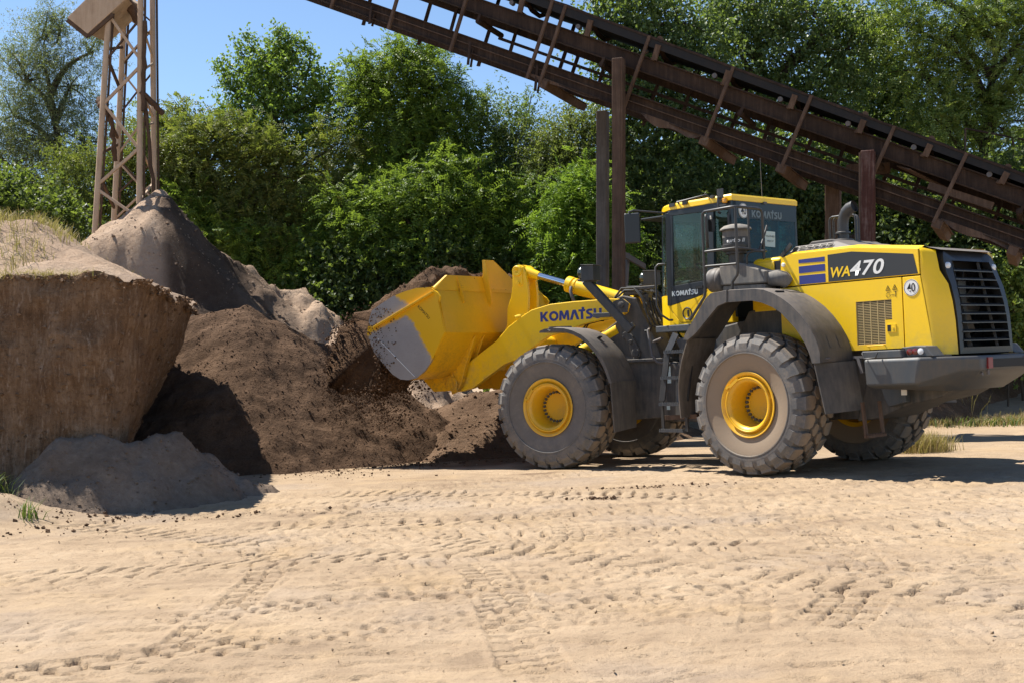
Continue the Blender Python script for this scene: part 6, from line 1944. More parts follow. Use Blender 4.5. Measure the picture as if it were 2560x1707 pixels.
# mud caked beams
for p0, p1, w in (((-6.56, 21.95, 6.35), (-6.28, 22.3, 6.02), .07), ((-6.51, 21.97, 7.6), (-6.53, 21.98, 6.0), .05), ((-6.50, 22.0, 6.2), (-6.36, 22.2, 3.9), .045), ((-7.0, 22.3, 8.2), (-6.75, 22.4, 7.7), .12), ((-7.32, 22.05, 6.1), (-7.40, 22.3, 6.3), .08), ((-7.22, 22.3, 6.1), (-7.2, 22.5, 5.2), .06)):
    m_ = MB()
    n = 10
    P0, P1 = Vector(rel(p0, TO)), Vector(rel(p1, TO))
    m_.tube([P0.lerp(P1, k / n) + Vector((mnoise.noise((k * .9, p0[2], 0)) * .03, mnoise.noise((k * .8, 3, p0[2])) * .03, 0)) for k in range(n + 1)], [w * (.6 + .5 * abs(mnoise.noise((k * 1.3, p0[0] * 3, 1)))) for k in range(n + 1)], 8)
    m_.build('mud_caked_beam', M['crust'], tower, smooth=70)
mb = MB()
fl_ = [(-7.86, 21.9, 7.64), (-7.19, 21.9, 8.30), (-6.80, 21.9, 7.98), (-7.50, 21.9, 7.35)]
fn = [rel(p, TO) for p in fl_]
mb.add(fn + [(p[0] + .05, p[1] + 1.0, p[2] + .1) for p in fn], [(0, 1, 2, 3), (7, 6, 5, 4), (0, 4, 5, 1), (1, 5, 6, 2), (2, 6, 7, 3), (3, 7, 4, 0)])
mb.build('chute', M['tower'], tower, bevel=.015)
mb = MB(); mb.bar(rel((-7.86, 21.93, 7.60), TO), rel((-7.50, 21.93, 7.31), TO), .08, .05, (0, 1, 0)); mb.bar(rel((-7.50, 21.93, 7.31), TO), rel((-7.05, 21.93, 7.70), TO), .06, .04, (0, 1, 0)); mb.build('chute_rim', M['crust'], tower)

# =================================================================== BELT CONVEYOR
# frame: s along the plan direction (to the right), w away from the viewer, z up
CA = Vector((1.967, 22.5, 0)); DH = Vector((0.92096, -0.38965, 0)); NRM = Vector((0.38965, 0.92096, 0))
SL = -.434
conv = empty('belt_conveyor', (CA.x, CA.y, 0)); tag(conv, 'long rusty belt conveyor sloping down across the sky on steel posts', 'conveyor')
cdir = Vector((DH.x, DH.y, SL)).normalized(); cup = NRM.cross(cdir) * -1
if cup.z < 0: cup = -cup


def sl(z):
    """the frame tapers: the low beam lies flatter than the belt"""
    return float(np.interp(z, [6.3, 7.12, 7.65], [-.420, -.434, -.460]))


def cp(s, w, z):
    """z = height at the belt's own slope: z0 + SL*s"""
    p = DH * s + NRM * w; return Vector((p.x, p.y, z + sl(z) * s))


def cv(s, w, z):   # plain height, no slope
    p = DH * s + NRM * w; return Vector((p.x, p.y, z))


S0, S1 = -9.0, 10.5
CW = 1.15


def long_member(name, w, z0, z1, wd, mat, s0=S0, s1=S1, par=conv, bevel=0):
    m_ = MB(); m_.bar(cp(s0, w, (z0 + z1) / 2), cp(s1, w, (z0 + z1) / 2), wd, abs(z1 - z0) * .915, cup); return m_.build(name, M[mat], par, bevel=bevel)


def channel(name, w, z0, z1, depth, mat, open_side=-1):
    """U-section beam: web plus two flanges towards the viewer"""
    m_ = MB(); h = (z1 - z0) * .915; f = .02
    zc = (z0 + z1) / 2
    m_.bar(cp(S0, w, zc), cp(S1, w, zc), f, h, cup)
    for sg in (-1, 1):
        o = cup * (sg * (h / 2 - f / 2))
        m_.bar(cp(S0, w + open_side * depth / 2, zc) + o, cp(S1, w + open_side * depth / 2, zc) + o, depth, f, cup)
    return m_.build(name, M[mat], conv)


channel('bottom_beam', .10, 6.19, 6.51, .10, 'rust'); channel('bottom_beam', CW, 6.19, 6.51, .10, 'rust', 1)
m_ = MB(); m_.bar(cp(S0, .05, 6.36), cp(S1, .05, 6.36), .03, .015, cup); m_.build('beam_seam', M['rust_light'], conv)
channel('stringer', .10, 6.96, 7.27, .08, 'rust'); channel('stringer', CW, 6.96, 7.27, .08, 'rust', 1)
# belt: troughed, with its underside seen
mb = MB(); secs = []
tro = [(-.02, 7.66), (.10, 7.60), (.28, 7.52), (.45, 7.47), (.80, 7.47), (.97, 7.52), (1.15, 7.60), (1.27, 7.66)]
for s in np.linspace(S0, S1, 40):
    sag = .012 * math.sin(s * 5)
    secs.append([cp(s, w, z + sag) for w, z in tro] + [cp(s, w, z + .02 + sag) for w, z in tro[::-1]])
mb.loft(secs); mb.build('belt', M['belt'], conv, smooth=30)
mb = MB(); mb.bar(cp(S0, -.03, 7.555), cp(S1, -.03, 7.555), .012, .15, cup); mb.build('belt_skirt', M['belt'], conv)
long_member('top_rail', -.03, 7.63, 7.67, .05, 'rust'); long_member('top_rail', 1.28, 7.63, 7.67, .05, 'rust')
mb = MB(); mb.bar(cp(S0, .6, 7.12), cp(S1, .6, 7.12), .8, .012, cup); mb.build('return_belt', M['belt'], conv)
long_member('inner_rail', .9, 6.72, 6.78, .05, 'rust', -2.8, S1)
# posts
for s in (-5.9, -4.6, -3.25, -1.66, -1.40, .20, 1.72, 3.06, 4.42, 5.55, 6.95, 8.4):
    lean = .155
    for w in (-.055, CW + .08):
        m_ = MB(); m_.bar(cv(s - .16, w, 6.16 + sl(6.16) * s) , cv(s + .36, w, 7.66 + sl(7.66) * s - .16), .05, .018, NRM)
        m_.bar(cv(s - .13, w + .02, 6.16 + sl(6.16) * s), cv(s + .39, w + .02, 7.66 + sl(7.66) * s - .16), .012, .05, NRM)
        m_.build('post', M['rust_light'] if w < 0 else M['rust'], conv)
# short ties between the two beams on the far side
for s in (-3.9, -2.6, -.75, .9, 2.4, 3.7, 5.0, 6.3, 7.6):
    m_ = MB(); m_.bar(cv(s - .05, CW - .1, 6.5 + sl(6.5) * s), cv(s + .12, CW - .1, 7.0 + sl(7.0) * s), .06, .04, NRM); m_.build('tie', M['rust'], conv)
# idlers: bracket, roller ends, carrying rollers
for k, s in enumerate((-5.2, -3.1, -1.95, -.62, .66, 1.93, 3.08, 4.22, 5.28, 6.45, 7.7)):
    c_ = cp(s, -.04, 7.44)
    m_ = MB(); m_.bar(cp(s - .02, -.02, 7.25), cp(s + .07, -.05, 7.56), .10, .05, NRM); m_.bar(cp(s - .06, .02, 7.27), cp(s - .06, CW, 7.27), .07, .05, cup); idl = m_.build('idler_bracket', M['rust_light'], conv)
    m_ = MB(); m_.tube([cp(s - .20, .0, 7.37), cp(s - .20, .10, 7.37)], .045, 12); m_.build('roller', M['roller'], idl, smooth=50)
    m_ = MB(); m_.tube([cp(s + .05, .05, 7.54), cp(s + .05, .42, 7.41), cp(s + .05, .82, 7.41), cp(s + .05, 1.2, 7.54)], .045, 12); m_.build('roller', M['rust'], idl, smooth=50)
    if k % 2 == 1:
        m_ = MB(); m_.tube([cp(s + .25, .02, 6.84), cp(s + .25, 1.15, 6.84)], .055, 12); m_.bar(cp(s + .25, -.02, 6.80), cp(s + .32, -.02, 6.98), .05, .03, NRM); m_.build('return_roller', M['rust'], idl, smooth=50)
    if k in (7, 8, 9, 4):
        m_ = MB(); m_.tube([cp(s + .08, -.02, 7.68), cp(s + .08, .06, 7.68)], .055, 12); m_.build('guide_roller', M['rust_light'], idl, smooth=50)
# cross beams under the frame, reaching out on the far side
for s in (-1.5, 1.55, 2.9, 5.45, 6.6, 8.2):
    m_ = MB(); a_ = cp(s, -.05, 6.10); b_ = cp(s, 2.15, 6.10)
    m_.bar(a_, b_, .16, .14, cup); m_.bar(a_ + cup * .08, b_ + cup * .08, .22, .012, cup)
    m_.build('cross_beam', M['rust_light'], conv, bevel=.004)
# knife shaped scraps and plates hanging from the low beam
for s, dz, l_ in ((-5.15, -.25, .5), (-3.0, -.36, .34), (-1.62, -.40, .34)):
    m_ = MB(); m_.bar(cp(s, .0, 6.42), cp(s - .04, -.02, 6.42 + dz - .1), .05, .02, NRM); m_.bar(cp(s + .05, .04, 6.3), cp(s - .02, .06, 6.3 + dz), .02, .06, NRM); m_.build('hanging_strap', M['rust'], conv)
for (s0, s1, dep) in ((.4, 1.5, .20), (5.5, 6.9, .16), (-1.9, -.4, .08)):
    mb = MB(); n = 14; top = []; bot = []
    for k in range(n + 1):
        t = k / n; s = s0 + (s1 - s0) * t
        top.append(cp(s, .02 - .05 * math.sin(t * 6), 6.22)); bot.append(cp(s, -.03 + .06 * t, 6.20 - dep * math.sin(t * math.pi) ** .7 * (.7 + .3 * math.sin(t * 9))))
    mb.add(top + bot, [(k, k + 1, k + n + 2, k + n + 1) for k in range(n)])
    mb.build('torn_plate', M['rust_light'], conv)
mb = MB(); mb.bar(cp(4.9, .1, 6.9), cp(5.6, 1.1, 6.9), .3, .02, cup); mb.bar(cp(5.3, .2, 6.75), cp(6.3, .2, 6.78), .10, .12, cup); mb.bar(cp(3.9, .7, 6.55), cp(4.6, .9, 6.9), .05, .2, cup); mb.build('scraper_plate', M['rust_light'], conv)
# supporting columns: box sections with a welded ridge
def column(s, w, ztop, wid, dep, mat, plates=True):
    p = DH * s + NRM * w
    zb = float(ground_h(CA.x + p.x, CA.y + p.y)) - .1
    m_ = MB()
    a = Vector((p.x, p.y, 0))
    for (dx, dd, ww, hh) in ((0, 0, wid, dep),):
        m_.bar(a + Vector((0, 0, zb)), a + Vector((0, 0, ztop)), wid, dep, NRM)
    o = m_.build('column', M[mat], conv, bevel=.012)
    return o, a, zb


c1, a1, zb = column(.02, -.16, 7.02, .20, .20, 'rust_light')
mb = MB(); q = a1 - NRM * .106 + DH * .055; mb.bar(q + Vector((0, 0, zb)), q + Vector((0, 0, 7.0)), .018, .012, NRM); mb.build('weld_ridge', M['rust_light'], c1)
column(-.83, 1.45, 6.45, .20, .22, 'old_steel')
c2, a2, zb = column(4.37, -.16, 5.06, .22, .20, 'rust_red')
mb = MB(); q = a2 - DH * .125; mb.bar(q + Vector((0, 0, zb)), q + Vector((0, 0, 5.03)), .03, .21, NRM); mb.build('column_flange', M['rust_light'], c2)
c3, a3, zb = column(3.556, 1.5, 4.95, .26, .26, 'rust_light')
mb = MB()
for z in (3.72, 3.58): mb.bar(a2 + Vector((0, 0, z)), a3 + Vector((0, 0, z)), .05, .06)
mb.build('column_tie', M['rust'], conv)
mb = MB(); q = a1 + NRM * .8 + DH * -.1
mb.tube([q + Vector((0, 0, zb)), q + Vector((-.12, 0, 1.6)), q + Vector((.02, .1, 3.6))], [.05, .06, .05], 8); mb.build('brace_tube', M['roller'], conv, smooth=50)
mb = MB(); mb.bar(a1 + Vector((0, 0, 3.55)), a1 + NRM * 1.6 + Vector((0, 0, 3.4)), .05, .10); mb.build('column_tie', M['roller'], conv)

# railing on the bank behind, upper right
rl = empty('railing', tuple(at(2420, 480, 27))); tag(rl, 'thin rusty railing behind the conveyor at the upper right', 'railing')
ro = at(2420, 480, 27)
posts = [at(2413, 322, 27), at(2532, 345, 27), at(2660, 368, 27)]
for p in posts:
    m_ = MB(); q = p - ro; m_.bar(q, (q[0], q[1], q[2] - 1.5), .05, .03); m_.build('post', M['rust_light'], rl)
m_ = MB(); m_.tube([tuple(p - ro) for p in posts], .022, 6); m_.build('rail', M['rust'], rl); m_ = MB(); m_.tube([tuple(p - ro - np.array((0, 0, .7))) for p in posts], .015, 6); m_.build('rail', M['rust'], rl)
# =================================================================== TREES AND BUSHES
M['robinia'] = mat_leaf('robinia_leaf', (0.071, 0.133, 0.015), (0.124, 0.221, 0.017), (0.204, 0.310, 0.032), .40, .35, .45)
M['robinia_olive'] = mat_leaf('robinia_leaf_olive', (0.085, 0.111, 0.021), (0.145, 0.179, 0.030), (0.256, 0.248, 0.060), .35, .3, .5)
M['robinia_bright'] = mat_leaf('robinia_leaf_bright', (0.068, 0.152, 0.009), (0.107, 0.229, 0.016), (0.176, 0.305, 0.030), .45, .3, .45)
M['poplar_young'] = mat_leaf('poplar_leaf_young', (0.095, 0.183, 0.023), (0.151, 0.262, 0.040), (0.222, 0.333, 0.071), .42, .35, .45)
M['poplar'] = mat_leaf('poplar_leaf', (0.052, 0.099, 0.029), (0.090, 0.148, 0.046), (0.140, 0.206, 0.074), .42, .35, .45)
M['willow'] = mat_leaf('willow_leaf', (0.105, 0.133, 0.063), (0.161, 0.189, 0.099), (0.245, 0.266, 0.161), .32, .3, .5)
M['sallow'] = mat_leaf('sallow_leaf', (0.074, 0.099, 0.029), (0.132, 0.165, 0.052), (0.248, 0.272, 0.123), .42, .35, .45)
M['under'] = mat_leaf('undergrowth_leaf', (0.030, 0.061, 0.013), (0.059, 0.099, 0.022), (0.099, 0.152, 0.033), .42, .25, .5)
M['lightgreen'] = mat_leaf('light_green_leaf', (0.091, 0.152, 0.018), (0.152, 0.229, 0.033), (0.244, 0.305, 0.068), .38, .4, .45)


def unit(v): return v / (np.linalg.norm(v, axis=-1, keepdims=True) + 1e-9)


def leaf_faces(C, D, Nn, Ln, Wd):
    """diamond leaves folded slightly along the midrib: base, right, tip, left"""
    S = unit(np.cross(D, Nn)); N2 = np.cross(S, D)
    n = len(C)
    V = np.zeros((n, 4, 3))
    V[:, 0] = C; V[:, 2] = C + D * Ln[:, None] - N2 * (Ln * .12)[:, None]
    mid = C + D * (Ln * .42)[:, None] + N2 * (Ln * .06)[:, None]
    V[:, 1] = mid + S * (Wd / 2)[:, None]; V[:, 3] = mid - S * (Wd / 2)[:, None]
    return V.reshape(-1, 3), np.arange(n * 4).reshape(-1, 4)


def twig_points(rng, centre, out, n_twig, spread, length):
    """starting points and directions of twigs making one leafy clump"""
    d = unit(rng.normal(size=(n_twig, 3)) * .75 + out * .8 + np.array((0, 0, .25)))
    p = centre + rng.normal(size=(n_twig, 3)) * spread
    return p, d


KINDS = {
    # frond: compound leaves; else simple leaves along twigs
    'robinia': dict(mode='frond', L=.34, leaflet=(.072, .036), pairs=6, per=20, spread=.24),
    'poplar': dict(mode='twig', leaf=(.085, .075), per=12, nper=9, tw=.34, spread=.26, hang=.7),
    'poplar_young': dict(mode='twig', leaf=(.080, .062), per=11, nper=10, tw=.42, spread=.20, hang=.45),
    'willow': dict(mode='twig', leaf=(.085, .017), per=22, nper=15, tw=.36, spread=.26, hang=.15),
    'sallow': dict(mode='twig', leaf=(.085, .032), per=14, nper=11, tw=.34, spread=.26, hang=.25),
    'under': dict(mode='twig', leaf=(.10, .075), per=12, nper=9, tw=.36, spread=.30, hang=.45),
}


def make_crown(rng, centres, outs, kind):
    K = KINDS[kind]
    n = len(centres)
    if K['mode'] == 'frond':
        per = K['per']
        C = np.repeat(centres, per, 0) + rng.normal(size=(n * per, 3)) * K['spread'] * np.array((1, 1, .75))
        O = np.repeat(outs, per, 0)
        D = unit(rng.normal(size=C.shape) * .8 + O * .7 + np.array((0, 0, .05)))
        D[:, 2] -= .15; D = unit(D)
        U = unit(rng.normal(size=C.shape) * .45 + np.array((0, 0, 1.0)))
        S = unit(np.cross(D, U)); U = np.cross(S, D)
        L = K['L'] * rng.uniform(.65, 1.2, len(C))
        hueb = rng.normal(.5, .2, len(C)) + np.repeat(rng.normal(0, .15, n), per)
        cs, ds, us, hs = [], [], [], []
        np_ = K['pairs']
        for k in range(np_):
            t = (k + .8) / np_
            b = C + D * (L * t)[:, None] - np.array((0, 0, 1.0)) * (L * .30 * t * t)[:, None]
            for sg in (-1, 1):
                cs.append(b); ds.append(unit(S * sg + D * .35 - U * .12)); us.append(U); hs.append(hueb)
        t = 1.02
        cs.append(C + D * (L * t)[:, None] - np.array((0, 0, 1.0)) * (L * .3)[:, None]); ds.append(D); us.append(U); hs.append(hueb)
        C2 = np.concatenate(cs); D2 = np.concatenate(ds); U2 = np.concatenate(us); h = np.concatenate(hs)
        U2 = unit(U2 + rng.normal(size=U2.shape) * .3)
        ln = K['leaflet'][0] * rng.uniform(.8, 1.2, len(C2)); wd = K['leaflet'][1] * rng.uniform(.8, 1.2, len(C2))
    else:
        per, m = K['per'], K['nper']
        C = np.repeat(centres, per, 0) + rng.normal(size=(n * per, 3)) * K['spread'] * np.array((1, 1, .8))
        O = np.repeat(outs, per, 0)
        D = unit(rng.normal(size=C.shape) * .7 + O * .7 + np.array((0, 0, .35)))
        hueb = np.repeat(rng.normal(.5, .15, n), per)
        C2, D2, h = [], [], []
        L = K['tw'] * rng.uniform(.7, 1.3, len(C))
        for k in range(m):
            t = (k + .5) / m
            b = C + D * (L * t)[:, None] - np.array((0, 0, 1.)) * (.08 * L * t * t)[:, None]
            dd = unit(rng.normal(size=C.shape) * .8 + D * .55 - np.array((0, 0, K['hang'])))
            C2.append(b + rng.normal(size=b.shape) * .02); D2.append(dd); h.append(hueb)
        C2 = np.concatenate(C2); D2 = np.concatenate(D2); h = np.concatenate(h)
        U2 = unit(rng.normal(size=C2.shape) * .7 + np.array((-.25, -.1, .75)))
        ln = K['leaf'][0] * rng.uniform(.7, 1.25, len(C2)); wd = K['leaf'][1] * rng.uniform(.75, 1.2, len(C2))
    h = np.clip(h + rng.normal(0, .16, len(h)), 0, 1)
    V, Fq = leaf_faces(C2, D2, U2, ln, wd)
    return V, Fq, np.repeat(h, 4)


def limb_mesh(mb, p0, p1, r0, r1, rng, n=6, wob=.08, seg=6):
    P0, P1 = np.array(p0), np.array(p1); Ld = np.linalg.norm(P1 - P0)
    pts, rr = [], []
    a = rng.normal(size=3) * wob * Ld
    for k in range(n + 1):
        t = k / n
        pts.append(P0 + (P1 - P0) * t + a * math.sin(t * math.pi) * np.array((1, 1, .4)) + np.array((0, 0, .10 * Ld)) * math.sin(t * math.pi))
        rr.append(r0 + (r1 - r0) * t)
    mb.tube([tuple(p) for p in pts], rr, seg)
    return pts


def tree(name, label, cat, foot, Y, blobs, kind, leafmat, seed, ncl, r_trunk=.10, group=None, shoots=(), shell=.5, depth=.8, trunk_lean=0):
    """foot, blobs: survey pixels (2352 px wide print). blobs: (x, y, rx, ry[, dY])"""
    rng = np.random.default_rng(seed)
    k = 1.0884
    fp = at(foot * k, 900, Y); fz = float(ground_h(fp[0], Y)) - .05
    base = np.array((fp[0], Y, fz))
    root = empty(name, tuple(base)); tag(root, label, cat, group or ('trees behind the yard' if 'tree' in name or 'poplar' in name else 'bushes behind the yard'))
    tr = MB()
    B = []
    for b in blobs:
        dY = b[4] if len(b) > 4 else 0
        c = at(b[0] * k, b[1] * k, Y + dY); s = (Y + dY) / F_PX * k
        B.append((c, np.array((b[2] * s, b[2] * s * depth, b[3] * s))))
    vol = np.array([b[1][0] * b[1][2] for b in B]); vol = vol / vol.sum()
    cen, out, lb = [], [], []
    for (c, r), v in zip(B, vol):
        n = max(3, int(ncl * v))
        d = unit(rng.normal(size=(n, 3)))
        rad = shell + (1.05 - shell) * rng.random(n) ** .6
        # ragged outline: low frequency swelling of the envelope
        sw = 1 + .48 * fbm(d[:, 0] * 2.4 + c[0], d[:, 1] * 2.4, d[:, 2] * 2.4 + c[2], seed=seed, oct=3)
        p = c + d * r * (rad * sw)[:, None]
        cen.append(p); out.append(d); lb += [c] * n
    cen = np.concatenate(cen); out = np.concatenate(out)
    keep = cen[:, 2] > ground_h(cen[:, 0], cen[:, 1]) + .15
    cen, out = cen[keep], out[keep]; lb = [q for q, f in zip(lb, keep) if f]
    # trunk and limbs
    top = max(B, key=lambda b: b[0][2])[0]
    main = limb_mesh(tr, base - base, (top - base) * np.array((1, 1, .92)), r_trunk, r_trunk * .25, rng, 9, .03, 9)
    main = np.array(main)
    for c, r in B:
        if c is top: continue
        q = c - base
        j = np.argmin(np.abs(main[:, 2] - max(.3, q[2] - np.hypot(q[0], q[1]) * .8 - .4)))
        limb_mesh(tr, main[j], q, r_trunk * .55, r_trunk * .14, rng, 6, .06, 6)
    idx = rng.permutation(len(cen))[:min(len(cen), 90)]
    for i in idx:
        q0 = lb[i] - base; q1 = cen[i] - base
        limb_mesh(tr, q0 + (q1 - q0) * .05, q1, r_trunk * .13, .008, rng, 4, .07, 4)
    extra_c, extra_o = [], []
    for (x0, y0, x1, y1, m) in shoots:          # upright leafy shoots rising above the crown
        a = at(x0 * k, y0 * k, Y); b = at(x1 * k, y1 * k, Y)
        tr.tube([tuple(a - base), tuple((a * .5 + b * .5) - base + np.array((.03, 0, .0))), tuple(b - base)], [.03, .02, .006], 5)
        for q in range(m):
            t = (q + .5) / m
            extra_c.append(a + (b - a) * t + rng.normal(size=3) * .06 * (1.2 - t)); extra_o.append(unit(b - a + rng.normal(size=3) * .3))
    tr.build('trunk', M['bark'], root, smooth=60)
    V, Fq, h = make_crown(rng, cen, out, kind)
    if extra_c:
        K = KINDS[kind]; old = dict(K)
        K['spread'] = K['spread'] * .42
        if K['mode'] == 'frond': K['per'] = max(8, K['per'] // 2)
        else: K['tw'] = K['tw'] * .7; K['per'] = max(5, K['per'] // 2)
        V2, F2, h2 = make_crown(rng, np.array(extra_c), np.array(extra_o), kind)
        K.update(old)
        Fq = np.concatenate([Fq, F2 + len(V)]); V = np.concatenate([V, V2]); h = np.concatenate([h, h2])
    cr = link_mesh('crown', np_mesh('crown', V - base, Fq, False, {'hue': h}), M[leafmat], root)
    return root


G1 = 'trees behind the yard'
# left: silvery willow, dark hedge below
tree('willow_tree', 'tall silvery willow at the far left behind the tower', 'tree', 120, 30,
     [(105, 90, 55, 70), (60, 190, 75, 80), (160, 200, 75, 90), (30, 265, 60, 60), (110, 320, 110, 90), (195, 330, 60, 110), (40, 380, 70, 60), (120, 440, 110, 90), (215, 120, 25, 60), (-30, 330, 50, 120)], 'willow', 'willow', 201, 240, .17, None, [(95, 90, 110, 25, 8), (130, 100, 145, 35, 7), (60, 180, 25, 120, 7), (200, 130, 225, 80, 5)], .25)
tree('dark_shrub', 'dark shrub at the left edge under the willow', 'shrub', 30, 26, [(20, 490, 60, 65), (90, 520, 60, 50), (-40, 470, 40, 80), (150, 540, 55, 40)], 'under', 'under', 202, 120, .06)
tree('olive_shrub', 'olive shrub behind the tower legs', 'shrub', 200, 28, [(190, 450, 70, 80), (250, 430, 60, 90), (130, 480, 60, 60), (300, 380, 40, 90), (240, 520, 90, 50), (345, 420, 40, 90)], 'sallow', 'robinia_olive', 203, 200, .07)
tree('robinia_tree', 'thin dark robinia branch top just right of the tower', 'tree', 400, 31, [(395, 290, 32, 22), (370, 270, 22, 18), (340, 330, 45, 60), (420, 310, 28, 18)], 'robinia', 'robinia_olive', 204, 44, .06)
# middle left robinias
tree('robinia_tree', 'broad olive green robinia between the tower and the young poplar', 'tree', 520, 28,
     [(450, 330, 70, 50), (560, 320, 70, 45), (420, 420, 60, 70), (520, 430, 100, 70), (640, 400, 80, 70), (440, 510, 60, 50), (560, 540, 90, 60), (660, 520, 70, 70), (600, 620, 90, 50), (700, 620, 80, 60), (480, 290, 40, 25), (780, 330, 50, 40), (760, 420, 60, 40), (800, 500, 60, 40), (390, 360, 30, 40)], 'robinia', 'robinia_olive', 205, 380, .13, None, [(450, 300, 400, 232, 7), (500, 300, 520, 265, 4)], .35)
tree('young_poplar', 'young bright poplar with upright shoots rising over the robinias', 'tree', 660, 29,
     [(600, 210, 55, 60), (670, 200, 60, 70), (560, 290, 55, 55), (650, 310, 80, 60), (720, 290, 45, 60), (620, 130, 28, 40), (740, 230, 25, 40)], 'poplar_young', 'poplar_young', 206, 150, .09, None,
     [(600, 200, 510, 145, 9), (600, 190, 540, 100, 9), (620, 160, 560, 85, 9), (640, 150, 640, 70, 9), (660, 160, 690, 92, 8), (700, 190, 715, 110, 8), (560, 260, 505, 150, 9), (730, 250, 770, 150, 8), (670, 160, 668, 85, 8), (600, 250, 530, 190, 7)], .2)
tree('robinia_tree', 'tall robinia with brown pods, highest of the middle group', 'tree', 960, 28.5,
     [(940, 150, 60, 55), (990, 200, 65, 60), (870, 190, 65, 50), (920, 260, 90, 60), (1020, 270, 60, 50), (830, 260, 55, 60), (960, 350, 100, 60), (860, 360, 70, 60), (1050, 350, 50, 50)], 'robinia', 'robinia', 207, 270, .13, None,
     [(930, 140, 920, 95, 5), (970, 140, 985, 95, 5), (870, 190, 795, 135, 7), (850, 200, 840, 130, 5), (1010, 210, 1050, 190, 5), (1040, 260, 1085, 225, 5)], .35)
tree('robinia_tree', 'bright green robinia low in front of the middle trees', 'tree', 960, 27.0,
     [(1010, 390, 38, 24), (950, 425, 50, 26), (1070, 430, 45, 28), (890, 470, 50, 26), (1000, 480, 60, 28), (1110, 495, 50, 30), (830, 530, 50, 26), (1180, 525, 45, 26), (930, 550, 60, 28), (1050, 565, 50, 26), (1140, 585, 40, 24), (860, 610, 45, 28), (980, 630, 60, 26), (1090, 650, 50, 24), (780, 470, 40, 26), (1220, 590, 36, 26), (1200, 440, 30, 22)], 'robinia', 'robinia', 208, 300, .08, None, [(960, 400, 1010, 360, 4), (1080, 410, 1110, 365, 4), (890, 460, 860, 430, 4)], .2, 1.3)
tree('robinia_shrub', 'green robinia shrub leaning over the sand heap tail', 'shrub', 640, 27.5,
     [(560, 580, 70, 50), (640, 640, 70, 60), (720, 580, 70, 60), (800, 560, 60, 50), (480, 540, 45, 50), (430, 480, 40, 60), (820, 640, 70, 60), (740, 680, 60, 40)], 'robinia', 'robinia', 209, 210, .07)
tree('dark_tree', 'dark leaved tree between the tall robinia and the conveyor post', 'tree', 1150, 29,
     [(1120, 290, 50, 50), (1180, 320, 60, 60), (1100, 380, 60, 60), (1210, 400, 60, 70), (1160, 460, 80, 60), (1230, 480, 50, 60)], 'sallow', 'poplar', 210, 200, .11, None, [(1120, 270, 1110, 215, 4), (1200, 300, 1222, 215, 5)], .35)
tree('sallow_tree', 'grey green sallow left of the tall conveyor post', 'tree', 1300, 28,
     [(1290, 330, 50, 50), (1340, 300, 45, 50), (1260, 400, 60, 60), (1350, 390, 60, 60), (1300, 470, 70, 50), (1390, 330, 40, 60)], 'sallow', 'sallow', 211, 190, .10, None, [(1310, 300, 1305, 245, 4), (1270, 340, 1275, 280, 3)], .35)
tree('robinia_shrub', 'vivid green robinia shrub beside the foot of the conveyor post', 'shrub', 1330, 26,
     [(1335, 420, 30, 22), (1300, 470, 36, 26), (1375, 470, 36, 28), (1270, 530, 36, 26), (1340, 540, 44, 28), (1400, 540, 30, 30), (1310, 600, 44, 26), (1375, 620, 40, 28), (1260, 590, 30, 24), (1330, 660, 44, 26)], 'robinia', 'robinia_bright', 212, 170, .05, None, [(1330, 430, 1350, 380, 4)], .15, 1.2)
# undergrowth: dark thicket along the whole back
for i, (x, Yy, bl, lab) in enumerate((
        (480, 30, [(430, 560, 80, 90), (540, 640, 90, 80), (480, 480, 90, 70)], 'dark thicket behind the sand heap peak'),
        (700, 29.5, [(640, 660, 90, 90), (760, 640, 90, 100), (700, 540, 100, 70), (820, 560, 80, 90)], 'dark thicket above the tail of the sand heap'),
        (940, 29.5, [(900, 640, 90, 90), (1010, 640, 90, 100), (950, 540, 100, 70)], 'dark thicket behind the raised bucket'),
        (1180, 29.5, [(1120, 640, 90, 90), (1230, 640, 90, 100), (1180, 540, 100, 70)], 'dark thicket left of the conveyor posts'),
        (1400, 29.5, [(1350, 640, 80, 100), (1450, 620, 80, 110), (1400, 500, 90, 90)], 'dark thicket behind the conveyor posts'))):
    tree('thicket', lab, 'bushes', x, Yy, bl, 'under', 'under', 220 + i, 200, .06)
for i, (x, bl, lab) in enumerate((
        (820, [(780, 700, 60, 60), (860, 690, 60, 60), (830, 620, 70, 50)], 'low leafy bush above the lit sand ridge'),
        (1040, [(1000, 700, 60, 60), (1090, 690, 60, 70), (1030, 620, 70, 50)], 'low leafy bush behind the bucket lip'),
        (1250, [(1200, 700, 60, 70), (1290, 690, 60, 80), (1250, 620, 70, 50)], 'low leafy bush behind the tilt cylinder'))):
    tree('bush', lab, 'bush', x, 26.8, bl, 'under', 'under', 230 + i, 90, .04)
